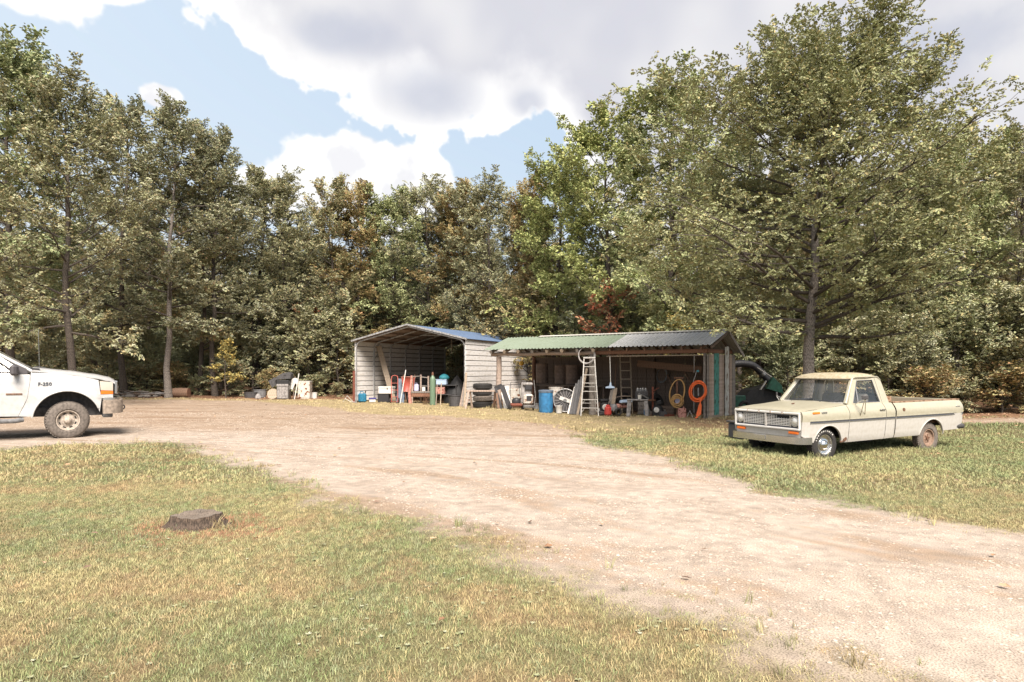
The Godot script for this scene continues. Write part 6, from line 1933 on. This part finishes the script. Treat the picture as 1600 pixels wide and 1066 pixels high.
	for k in 6:
		wc.ring(Vector3(0.012 * sin(k * 2.0), 0.01 * cos(k * 3.0), 0.012 * k), Vector3(0.05 * sin(k * 1.3), 0.04 * cos(k), 1).normalized(), 0.325 + 0.018 * sin(k * 2.4), 0.011, 32, 6)
	single("wire_coil", "pale coil of wire hanging at the top of the shed's mid post", "coil", wc, M.wire, shed_at(917, 0.25, 2.32), -0.4)
	# broom, boards, fuel can
	var br := thing("hanging_broom", "pale blue broom hanging from the shed's front beam", "broom", shed_at(953, 0.2, 1.05), -0.3)
	part(br, "handle", MB.new().tube([Vector3(0.03, 0.18, 0), Vector3(0, 1.2, 0)], 0.014, 8), M.white_plastic)
	part(br, "brush_head", MB.new().prism(PackedVector2Array([Vector2(-0.16, 0.0), Vector2(0.18, 0.0), Vector2(0.18, 0.05), Vector2(0.07, 0.09), Vector2(0.05, 0.22), Vector2(0.01, 0.22), Vector2(-0.02, 0.09), Vector2(-0.16, 0.05)]), -0.035, 0.035), M.blue_pale)
	var can := thing("fuel_can", "bright red plastic fuel can on the ground right of the stepladder", "fuel can", shed_at(950, 0.25), -0.3)
	part(can, "body", MB.new().box(Vector3(0, 0.18, 0), Vector3(0.26, 0.36, 0.2), Basis(), 0.06).box(Vector3(0, 0.38, 0), Vector3(0.16, 0.08, 0.12), Basis(), 0.03), M.red_plastic)
	part(can, "spout", MB.new().cyl(Vector3(0.05, 0.4, 0), Vector3(0.08, 0.5, 0), 0.025, 0.02, 8), M.black_plastic)
	for k in 4:
		lean("short_board", ["short grey board leaning left of the others under the broom", "short grey board leaning second under the broom", "short pale board leaning third under the broom", "short pale board leaning rightmost under the broom"][k], "board", shed_at(948.5 + k * 2.6, -0.25), shed_at(955.5 + k * 2.6, -0.6, 0.95 + 0.03 * k), 0.075, 0.025, M.wood_grey if k < 2 else M.wood_pale, "boards leaning under the broom")
	lean("rough_plank", "rough brown plank lying across behind the leaning boards", "plank", shed_at(955, -0.9, 0.62), shed_at(976, -0.9, 0.72), 0.03, 0.16, M.wood_pink)
	rod("long_pole", "thin brown pole leaning in the shed behind the broom", "pole", shed_at(958, -0.8), shed_at(963, -1.3, 2.05), 0.025, M.wood_brown)
	var ld := thing("wooden_ladder", "dim wooden ladder standing inside the shed", "ladder", shed_at(979, -1.3), SHED_YAW + 0.7)
	for s in [-1.0, 1.0]:
		part(ld, "rail", MB.new().bar(Vector3(s * 0.21, 0, 0.1), Vector3(s * 0.21, 2.25, -0.25), 0.04, 0.07, Vector3(0, 0, 1)), M.wood_pale)
	for k in 6:
		var y := 0.35 + k * 0.34
		part(ld, "rung", MB.new().box(Vector3(0, y, 0.1 - 0.155 * y), Vector3(0.4, 0.045, 0.09)), M.wood_pale)
	# machinery on the ground
	var ge := thing("small_engine", "small black and white engine beside the red fuel can", "engine", shed_at(944, -0.15), 0.2)
	part(ge, "block", MB.new().box(Vector3(0, 0.32, 0), Vector3(0.3, 0.34, 0.3), Basis(), 0.05).box(Vector3(0, 0.56, 0), Vector3(0.34, 0.12, 0.28), Basis(), 0.04), M.black)
	part(ge, "flywheel", MB.new().cyl(Vector3(0, 0.3, 0.15), Vector3(0, 0.3, 0.21), 0.13, 0.12, 18), M.white_plastic)
	part(ge, "base", MB.new().box(Vector3(0, 0.08, 0), Vector3(0.44, 0.16, 0.36), Basis(), 0.02), M.dark_grey)
	var tl := thing("tiller", "red and grey garden tiller low behind the red fuel can", "tiller", shed_at(967, -0.1), 0.3)
	part(tl, "body", MB.new().box(Vector3(0.1, 0.36, 0), Vector3(0.46, 0.16, 0.26), Basis(), 0.04), M.red_faded)
	part(tl, "engine", MB.new().lathe([Vector2(0.15, 0.2), Vector2(0.16, 0.36), Vector2(0.1, 0.44), Vector2(0, 0.45)], Transform3D(Basis(), Vector3(-0.22, 0.0, 0)), 14), M.grey_plastic)
	for s in [-1.0, 1.0]:
		part(tl, "wheel", MB.new().ring(Vector3(-0.1, 0.15, s * 0.17), Vector3(0, 0, 1), 0.11, 0.04, 18, 8), M.rubber)
	part(tl, "handlebar", MB.new().tube([Vector3(0.2, 0.4, 0.12), Vector3(0.45, 0.62, 0.2)], 0.014, 6).tube([Vector3(0.2, 0.4, -0.12), Vector3(0.45, 0.62, -0.2)], 0.014, 6), M.black_plastic)
	single("scoop", "pale blue metal scoop on top of the tiller", "scoop", MB.new().prism(PackedVector2Array([Vector2(-0.24, 0.0), Vector2(0.2, 0.02), Vector2(0.26, 0.12), Vector2(-0.2, 0.09)]), -0.1, 0.1), M.blue_pale, shed_at(978, -0.15, 0.5), 0.2)
	var wt := thing("work_table", "grey plastic folding work table carrying an engine", "table", shed_at(996, 0.1), -0.15)
	part(wt, "table_top", MB.new().box(Vector3(0.0, 0.62, 0), Vector3(0.78, 0.05, 0.46), Basis(), 0.012), M.grey_wool)
	for s in [-1.0, 1.0]:
		for q in [-1.0, 1.0]:
			part(wt, "leg", MB.new().bar(Vector3(s * 0.3, 0.6, q * 0.17), Vector3(s * 0.34, 0.0, q * 0.24), 0.15 if q > 0 else 0.06, 0.05, Vector3(0, 0, 1), 0.012), M.grey_wool)
	var en := thing("engine_block", "greasy engine block on the grey work table", "engine", shed_at(1002.5, -0.05, 0.645), 0.2)
	part(en, "block", MB.new().box(Vector3(0, 0.16, 0), Vector3(0.4, 0.3, 0.32), Basis(), 0.03), M.dark_grey)
	for k in 4:
		part(en, "cylinder_head", MB.new().lathe([Vector2(0.05, 0.28), Vector2(0.055, 0.38), Vector2(0.03, 0.42), Vector2(0, 0.43)], Transform3D(Basis(), Vector3(-0.15 + k * 0.1, 0, 0.03 * (k % 2))), 10), M.steel)
	part(en, "manifold", MB.new().tube([Vector3(-0.2, 0.2, 0.18), Vector3(0, 0.12, 0.22), Vector3(0.18, 0.02, 0.24)], 0.028, 8), M.steel)
	single("white_cup", "white plastic cup on the work table's front edge", "cup", MB.new().lathe([Vector2(0, 0), Vector2(0.06, 0.0), Vector2(0.075, 0.16), Vector2(0.07, 0.16), Vector2(0.055, 0.01), Vector2(0, 0.01)], Transform3D(), 16), M.white_plastic, shed_at(999.5, 0.22, 0.645))
	var js := thing("jack_stand", "rusty upright jack right of the work table", "jack", shed_at(1020, -0.2), 0.2)
	part(js, "column", MB.new().box(Vector3(0, 0.55, 0), Vector3(0.06, 1.1, 0.06), Basis(), 0.006), M.red_rust)
	part(js, "lever", MB.new().tube([Vector3(0, 0.92, 0.03), Vector3(0.22, 1.06, 0.03)], 0.015, 6), M.red_rust)
	part(js, "foot", MB.new().box(Vector3(0, 0.02, 0), Vector3(0.24, 0.04, 0.2)).box(Vector3(-0.08, 0.6, 0), Vector3(0.3, 0.05, 0.2)), M.rust)
	var mo := thing("motor_heap", "greasy black motor with a white fan on the shed floor", "motor", shed_at(1028, 0.0), 0.1)
	part(mo, "casing", MB.new().lathe([Vector2(0, 0.02), Vector2(0.2, 0.02), Vector2(0.22, 0.22), Vector2(0.17, 0.36), Vector2(0.08, 0.42), Vector2(0, 0.43)], Transform3D(), 14).box(Vector3(0.05, 0.52, 0), Vector3(0.2, 0.16, 0.16), Basis(Vector3(0, 0, 1), 0.3), 0.03), M.black)
	part(mo, "fan", MB.new().cyl(Vector3(-0.12, 0.26, 0.2), Vector3(-0.12, 0.26, 0.25), 0.1, 0.09, 14), M.white_plastic)
	single("red_tray", "flat red tray on the shed floor left of the hose reel", "tray", MB.new().box(Vector3(0, 0.05, 0), Vector3(0.42, 0.1, 0.3), Basis(), 0.012), M.red_rust, shed_at(1043, -0.1), 0.3)
	# hose reel
	var hr := thing("hose_reel", "tan air hose hung in loops on a post inside the shed's right bay", "hose", shed_at(1058, -0.1, 0.0), -0.2)
	part(hr, "stand", MB.new().box(Vector3(0, 0.72, -0.08), Vector3(0.06, 1.44, 0.05)).box(Vector3(0.06, 1.42, -0.06), Vector3(0.34, 0.04, 0.1)), M.wood_rust)
	var lp := MB.new()
	for k in 2:
		lp.ring(Vector3(0.0, 0.9 - k * 0.02, 0.03 + k * 0.03), Vector3(0.03 * k, 0, 1).normalized(), 0.24 + k * 0.02, 0.016, 36, 6, 1.9)
	for k in 7:
		lp.ring(Vector3(0.02 * sin(k * 1.8), 0.62 - 0.05 * (k % 3), 0.06 + 0.015 * k), Vector3(0.04 * sin(k), 0.03, 1).normalized(), 0.2 - 0.012 * k + 0.02 * (k % 2), 0.015, 30, 6, 1.05)
	part(hr, "hose", lp, M.tan_hose)
	part(hr, "reel_disc", MB.new().cyl(Vector3(0.02, 0.58, 0.0), Vector3(0.02, 0.58, 0.03), 0.1, 0.1, 20), M.lavender)
	single("rusty_can", "faded pink red square can below the tan hose", "can", MB.new().box(Vector3(0, 0.17, 0), Vector3(0.28, 0.34, 0.2), Basis(), 0.015).cyl(Vector3(0.05, 0.34, 0), Vector3(0.05, 0.4, 0), 0.03, 0.03, 10), M.red_faded, shed_at(1066, 0.22), -0.3)
	var st := thing("small_stand", "small white folding stand beside the pink red can", "stand", shed_at(1078, 0.1), 0.2)
	for s in [-1.0, 1.0]:
		part(st, "leg", MB.new().bar(Vector3(0, 0.26, 0), Vector3(s * 0.1, 0, 0.05 * s), 0.03, 0.015), M.white_plastic)
	# orange hose
	var oh := thing("orange_hose", "coiled bright orange hose hanging on the shed's right front post", "hose", shed_at(1091, 0.35), -0.25)
	var ho := MB.new()
	for k in 7:
		ho.ring(Vector3(0.014 * sin(k * 2.1), 0.98 - 0.012 * (k % 4), 0.02 * (k % 5)), Vector3(0.06 * sin(k * 1.1), 0.05 * cos(k), 1).normalized(), 0.225 + 0.055 * (k % 3) / 2.0 + 0.01 * sin(k), 0.02, 36, 7, 1.28)
	for k in 7:
		ho.tube([Vector3(0.02 + 0.018 * k, 0.74, 0.05 + 0.01 * k), Vector3(0.1 - 0.012 * k, 0.45, 0.09), Vector3(-0.02 - 0.022 * k + 0.1, 0.16, 0.08), Vector3(-0.1 + 0.012 * k, 0.03, 0.12)], 0.02, 7)
	part(oh, "coil", ho, M.orange_hose)
	part(oh, "nozzle", MB.new().tube([Vector3(0.0, 1.08, 0.0), Vector3(0.01, 0.8, 0.02)], 0.028, 8), M.steel)
	var cb := thing("hanging_cable", "thin grey cable with a teal grip hanging down the shed's right post", "cable", shed_at(1087, 0.15), 0.0)
	part(cb, "cord", MB.new().tube([Vector3(-0.05, 2.2, 0), Vector3(-0.06, 1.6, 0.02), Vector3(0.02, 1.66, 0.06), Vector3(-0.08, 1.3, 0.02), Vector3(-0.06, 0.2, 0.02)], 0.009, 5), M.wire)
	part(cb, "grip", MB.new().box(Vector3(0.06, 1.66, 0.06), Vector3(0.08, 0.07, 0.05), Basis(), 0.012), M.cyan)

	# small junk on the shed floor
	for q in [[838, -0.6, "grey_plastic", "grey paint can behind the washer"], [931, -0.5, "rust", "rusty paint can behind the stepladder's right foot"], [937, -0.2, "white_plastic", "white paint can right of the stepladder"], [1010, -0.5, "blue_plastic", "blue paint can under the work table's right end"], [1036, -0.45, "galv", "galvanised paint can left of the red tray"]]:
		var pc := thing("paint_can", q[3], "can", shed_at(q[0], q[1]), rng.randf() * 3.0)
		part(pc, "tin", MB.new().lathe([Vector2(0, 0), Vector2(0.1, 0.0), Vector2(0.105, 0.01), Vector2(0.1, 0.02), Vector2(0.1, 0.22), Vector2(0.107, 0.23), Vector2(0.095, 0.235), Vector2(0.09, 0.22), Vector2(0, 0.22)], Transform3D(), 18), M[q[2]])
		part(pc, "bail", MB.new().tube([Vector3(-0.1, 0.18, 0), Vector3(-0.07, 0.1, 0.085), Vector3(0, 0.08, 0.11), Vector3(0.07, 0.1, 0.085), Vector3(0.1, 0.18, 0)], 0.004, 5), M.wire)
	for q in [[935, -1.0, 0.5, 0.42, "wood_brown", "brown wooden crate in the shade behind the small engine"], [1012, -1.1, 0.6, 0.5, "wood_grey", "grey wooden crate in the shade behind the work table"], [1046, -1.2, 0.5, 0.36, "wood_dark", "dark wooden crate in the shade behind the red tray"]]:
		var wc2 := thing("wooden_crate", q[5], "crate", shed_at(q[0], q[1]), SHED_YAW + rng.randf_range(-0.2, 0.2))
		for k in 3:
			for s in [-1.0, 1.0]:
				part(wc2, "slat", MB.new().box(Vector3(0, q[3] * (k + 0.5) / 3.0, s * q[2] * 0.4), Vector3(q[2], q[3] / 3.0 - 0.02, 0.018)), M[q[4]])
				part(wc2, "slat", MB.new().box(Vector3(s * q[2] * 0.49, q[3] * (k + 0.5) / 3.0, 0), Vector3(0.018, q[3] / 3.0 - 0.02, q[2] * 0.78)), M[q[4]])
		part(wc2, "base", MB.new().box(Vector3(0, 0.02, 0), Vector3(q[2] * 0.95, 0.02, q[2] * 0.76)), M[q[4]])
	for k in 3:
		single("spare_tyre", ["old tyre lying flat in the shed behind the small engine", "old tyre leaning in the shed behind the tiller", "old tyre in the shed behind the jack"][k], "tyre", tm, M.rubber, shed_at([941, 972, 1021][k], [-1.7, -1.5, -1.2][k]) + Vector3(0, 0.0 if k == 0 else 0.38, 0), 0.4 * k).rotation.x = 0.0 if k == 0 else 1.35
	single("car_battery", "black car battery with a grey top beside the motor", "battery", MB.new().box(Vector3(0, 0.1, 0), Vector3(0.26, 0.2, 0.17), Basis(), 0.008).cyl(Vector3(-0.08, 0.2, 0), Vector3(-0.08, 0.225, 0), 0.012).cyl(Vector3(0.08, 0.2, 0), Vector3(0.08, 0.225, 0), 0.012), M.dark_grey, shed_at(1036, 0.1), 0.2)
	var ex := thing("coiled_cable", "dark coiled cable hanging on the shed's back wall above the motor", "cable", shed_at(1034, -2.4, 1.5), SHED_YAW)
	var ec := MB.new()
	for k in 4:
		ec.ring(Vector3(0.01 * k, 0, 0.015 * k), Vector3(0, 0.03 * k, 1).normalized(), 0.2 + 0.01 * k, 0.012, 24, 6, 1.3)
	part(ex, "coil", ec, M.grey_plastic)

func make_far_things() -> void:
	rng.seed = 73
	# suction hose and green machine between the shed and the old pickup
	var gm := thing("leaf_vacuum", "green and black machine with a fat ribbed black suction hose beside the shed", "machine", seen(1183, 27.0), 0.0)
	gm.scale = Vector3.ONE * 1.3
	part(gm, "hopper", MB.new().prism(PackedVector2Array([Vector2(-0.5, 0.1), Vector2(0.6, 0.1), Vector2(0.62, 0.62), Vector2(0.3, 0.85), Vector2(-0.3, 0.7), Vector2(-0.5, 0.5)]), -0.5, 0.3), M.black)
	part(gm, "green_hood", MB.new().prism(PackedVector2Array([Vector2(0.12, 0.75), Vector2(0.62, 0.6), Vector2(0.55, 0.86), Vector2(0.3, 1.1)]), 0.31, 0.5), M.green_deep)
	part(gm, "green_skirt", MB.new().box(Vector3(-0.72, 0.3, 0.34), Vector3(0.5, 0.5, 0.1), Basis(), 0.03), M.green_deep)
	part(gm, "strut", MB.new().bar(Vector3(-0.12, 1.38, 0.36), Vector3(0.42, 1.02, 0.4), 0.03, 0.02), M.aluminium)
	part(gm, "strut", MB.new().bar(Vector3(-0.05, 0.72, 0.42), Vector3(0.12, 0.98, 0.42), 0.09, 0.02), M.aluminium)
	var pts := []
	var rr := []
	for k in 61:
		var t := k / 60.0
		pts.append(Vector3(lerpf(-1.35, 0.66, t) - 0.05 * sin(t * PI), 1.16 + 0.34 * sin(PI * pow(t, 0.9)) - 0.38 * smoothstep(0.6, 1.0, t), 0.1 - 0.25 * t))
		rr.append(0.115 if k % 2 else 0.103)
	part(gm, "suction_hose", MB.new().tube(pts, rr, 14), M.black_plastic)
	part(gm, "hose_clamp", MB.new().tube([pts[46], pts[48]], 0.122, 14), M.steel)
	for s in [-1.0, 1.0]:
		part(gm, "wheel", MB.new().ring(Vector3(s * 0.5, 0.2, 0.38), Vector3(0, 0, 1), 0.15, 0.055, 18, 8), M.rubber)
	var bt := thing("black_bin", "black plastic bin on its side behind the old pickup's front bumper", "bin", on_ground(5.98, -17.5), 0.2)
	part(bt, "shell", MB.new().box(Vector3(0, 0.2, 0), Vector3(0.72, 0.42, 0.5), Basis(), 0.05), M.trim_dark)
	part(bt, "rim", MB.new().box(Vector3(0, 0.43, 0), Vector3(0.78, 0.04, 0.56), Basis(), 0.012), M.dark_grey)
	single("brick_block", "brown block half hidden under the old pickup's far front corner", "block", MB.new().box(Vector3(0, 0.14, 0), Vector3(0.2, 0.28, 0.3), Basis(), 0.02), M.wood_rust, on_ground(5.75, -15.9), 0.5)
	# discarded things at the edge of the wood
	var gr := thing("barbecue_grill", "barbecue grill on a cabinet with its dark lid raised", "grill", seen(441, 35.6), 0.05)
	part(gr, "cabinet", MB.new().box(Vector3(0.08, 0.38, 0), Vector3(0.62, 0.72, 0.5), Basis(), 0.02), M.steel)
	part(gr, "door", MB.new().box(Vector3(0.08, 0.36, 0.255), Vector3(0.54, 0.6, 0.02), Basis(), 0.008), M.grey_wool)
	part(gr, "firebox", MB.new().box(Vector3(0.08, 0.88, 0), Vector3(0.66, 0.24, 0.5), Basis(), 0.03), M.black)
	part(gr, "control_panel", MB.new().box(Vector3(0.08, 0.74, 0.26), Vector3(0.6, 0.12, 0.03), Basis(), 0.008), M.grey_wool)
	part(gr, "lid", MB.new().prism(PackedVector2Array([Vector2(-0.42, 0.0), Vector2(0.4, 0.06), Vector2(0.42, 0.3), Vector2(0.3, 0.4), Vector2(-0.02, 0.34), Vector2(-0.3, 0.18)]), -0.3, 0.22, Transform3D(Basis(), Vector3(0.08, 1.02, 0))), M.dark_grey)
	part(gr, "lid_window", MB.new().cyl(Vector3(0.2, 1.25, 0.22), Vector3(0.2, 1.25, 0.235), 0.045, 0.045, 14), M.black)
	part(gr, "side_shelf", MB.new().bar(Vector3(-0.28, 0.98, 0), Vector3(-0.62, 0.78, 0), 0.4, 0.03, Vector3(0, 0, 1)), M.dark_grey)
	for s in [-0.16, 0.3]:
		part(gr, "leg", MB.new().box(Vector3(s, 0.02, 0.2), Vector3(0.06, 0.08, 0.06)), M.black)
	single("round_board", "round pale board leaning on the left of the grill", "board", MB.new().lathe([Vector2(0.0, 0.0), Vector2(0.28, 0.0), Vector2(0.28, 0.03), Vector2(0, 0.03)], Transform3D(Basis(Vector3(1, 0, 0), 1.3), Vector3(0, 0.28, 0)), 24), M.wood_pale, seen(426, 35.4))
	var ap := thing("white_appliance", "white enamel appliance cabinet standing at the wood's edge", "appliance", seen(476.5, 36.0), 0.06)
	part(ap, "cabinet", MB.new().box(Vector3(0, 0.47, 0), Vector3(0.62, 0.9, 0.6), Basis(), 0.02), M.enamel)
	part(ap, "door", MB.new().box(Vector3(0, 0.47, 0.305), Vector3(0.54, 0.72, 0.02), Basis(), 0.012), M.enamel)
	part(ap, "top", MB.new().box(Vector3(0, 0.935, 0), Vector3(0.64, 0.03, 0.62), Basis(), 0.008), M.white_plastic)
	single("old_jacket", "grey cloth draped on sticks between the grill and the white appliance", "cloth", MB.new().prism(PackedVector2Array([Vector2(-0.2, 0.55), Vector2(-0.17, 1.05), Vector2(0.02, 1.12), Vector2(0.2, 1.05), Vector2(0.16, 0.7), Vector2(0.04, 0.85), Vector2(-0.1, 0.5)]), -0.06, 0.06), M.white_plastic, seen(460.5, 35.8))
	rod("crossed_stick", "brown stick upright under the grey cloth", "stick", seen(458, 35.8), seen(461, 35.9) + Vector3(0, 1.2, 0), 0.03, M.wood_dark)
	rod("white_stick", "slim white stick leaning beside the white appliance", "stick", seen(460, 35.5), seen(467, 35.7) + Vector3(0, 1.35, 0), 0.024, M.white_plastic)
	tub("white_pail", "small white pail lying right of the white appliance", seen(491, 36.4), 0.16, 0.34, M.white_plastic)
	tub("grey_tub", "low dark grey oval tub nearest the thin trunks", seen(391.5, 36.6), 0.36, 0.3, M.dark_grey, 0.7)
	tub("grey_tub", "taller grey tub beside the barbecue grill", seen(406, 37.2), 0.36, 0.42, M.grey_plastic, 0.7)
	single("pale_stone", "pale stone leaning against the low grey tub", "stone", MB.new().lathe([Vector2(0.0, 0.0), Vector2(0.16, 0.0), Vector2(0.15, 0.12), Vector2(0.07, 0.24), Vector2(0, 0.26)], Transform3D(), 7), M.grey_wool, seen(403, 36.0))
	# log and brush pile
	var lg := thing("cut_log", "mossy brown log round lying beside the pale trunk", "log", seen(281, 35.6), 0.3)
	part(lg, "bark", MB.new().tube([Vector3(-0.42, 0.24, 0), Vector3(0.0, 0.25, 0), Vector3(0.42, 0.24, 0.1)], [0.24, 0.26, 0.25], 14, false), M.wood_brown)
	part(lg, "cut_end", MB.new().cyl(Vector3(0.4, 0.24, 0.1), Vector3(0.44, 0.24, 0.11), 0.24, 0.24, 14), M.wood_rust)
	part(lg, "cut_end", MB.new().cyl(Vector3(-0.44, 0.24, 0), Vector3(-0.41, 0.24, 0), 0.23, 0.23, 14), M.wood_rust)
	var bp := thing("brush_pile", "low pile of grey branches and slabs at the wood's edge behind the white pickup", "brush pile", seen(222, 36.4), 0.0)
	for k in 34:
		var a := rng.randf_range(-0.5, 0.5) + (PI if rng.randf() < 0.5 else 0.0)
		var o := Vector3(rng.randf_range(-1.3, 1.3), 0, rng.randf_range(-0.5, 0.5))
		o.y = 0.05 + (0.3 - 0.15 * absf(o.x)) * rng.randf()
		var d := Vector3(cos(a), rng.randf_range(-0.12, 0.2), sin(a)) * rng.randf_range(0.3, 0.7)
		var r := rng.randf_range(0.02, 0.07)
		part(bp, "branch", MB.new().tube([o - d, o + Vector3(0, rng.randf_range(-0.04, 0.06), 0), o + d], [r, r * 0.9, r * 0.5], 6), [M.wood_grey, M.wood_dark, M.grey_wool][k % 3])
	for k in 9:
		var x := rng.randf_range(190, 262)
		var mb := MB.new()
		var pr := []
		var rad := rng.randf_range(0.1, 0.24)
		for q in [[0.0, -0.02], [0.9, 0.0], [1.0, 0.25], [0.75, 0.55], [0.3, 0.68], [0.0, 0.7]]:
			pr.append(Vector2(q[0] * rad, q[1] * rad))
		mb.lathe(pr, Transform3D(Basis.from_scale(Vector3(1.3, 1, 0.9)), Vector3.ZERO), 7)
		single("field_stone", "rough grey field stone before the brush pile", "stone", mb, M.wood_grey, seen(x, 35.4 + rng.randf()), rng.randf() * 3.0, "field stones before the brush pile")

func _ready() -> void:
	make_camera()
	make_light()
	make_materials()
	make_ground()
	make_carport()
	make_shed()
	make_trees()
	make_old_pickup()
	make_white_pickup()
	make_stump()
	make_carport_things()
	make_shed_things()
	make_far_things()
	make_grass()
	make_pebbles()
	make_litter()
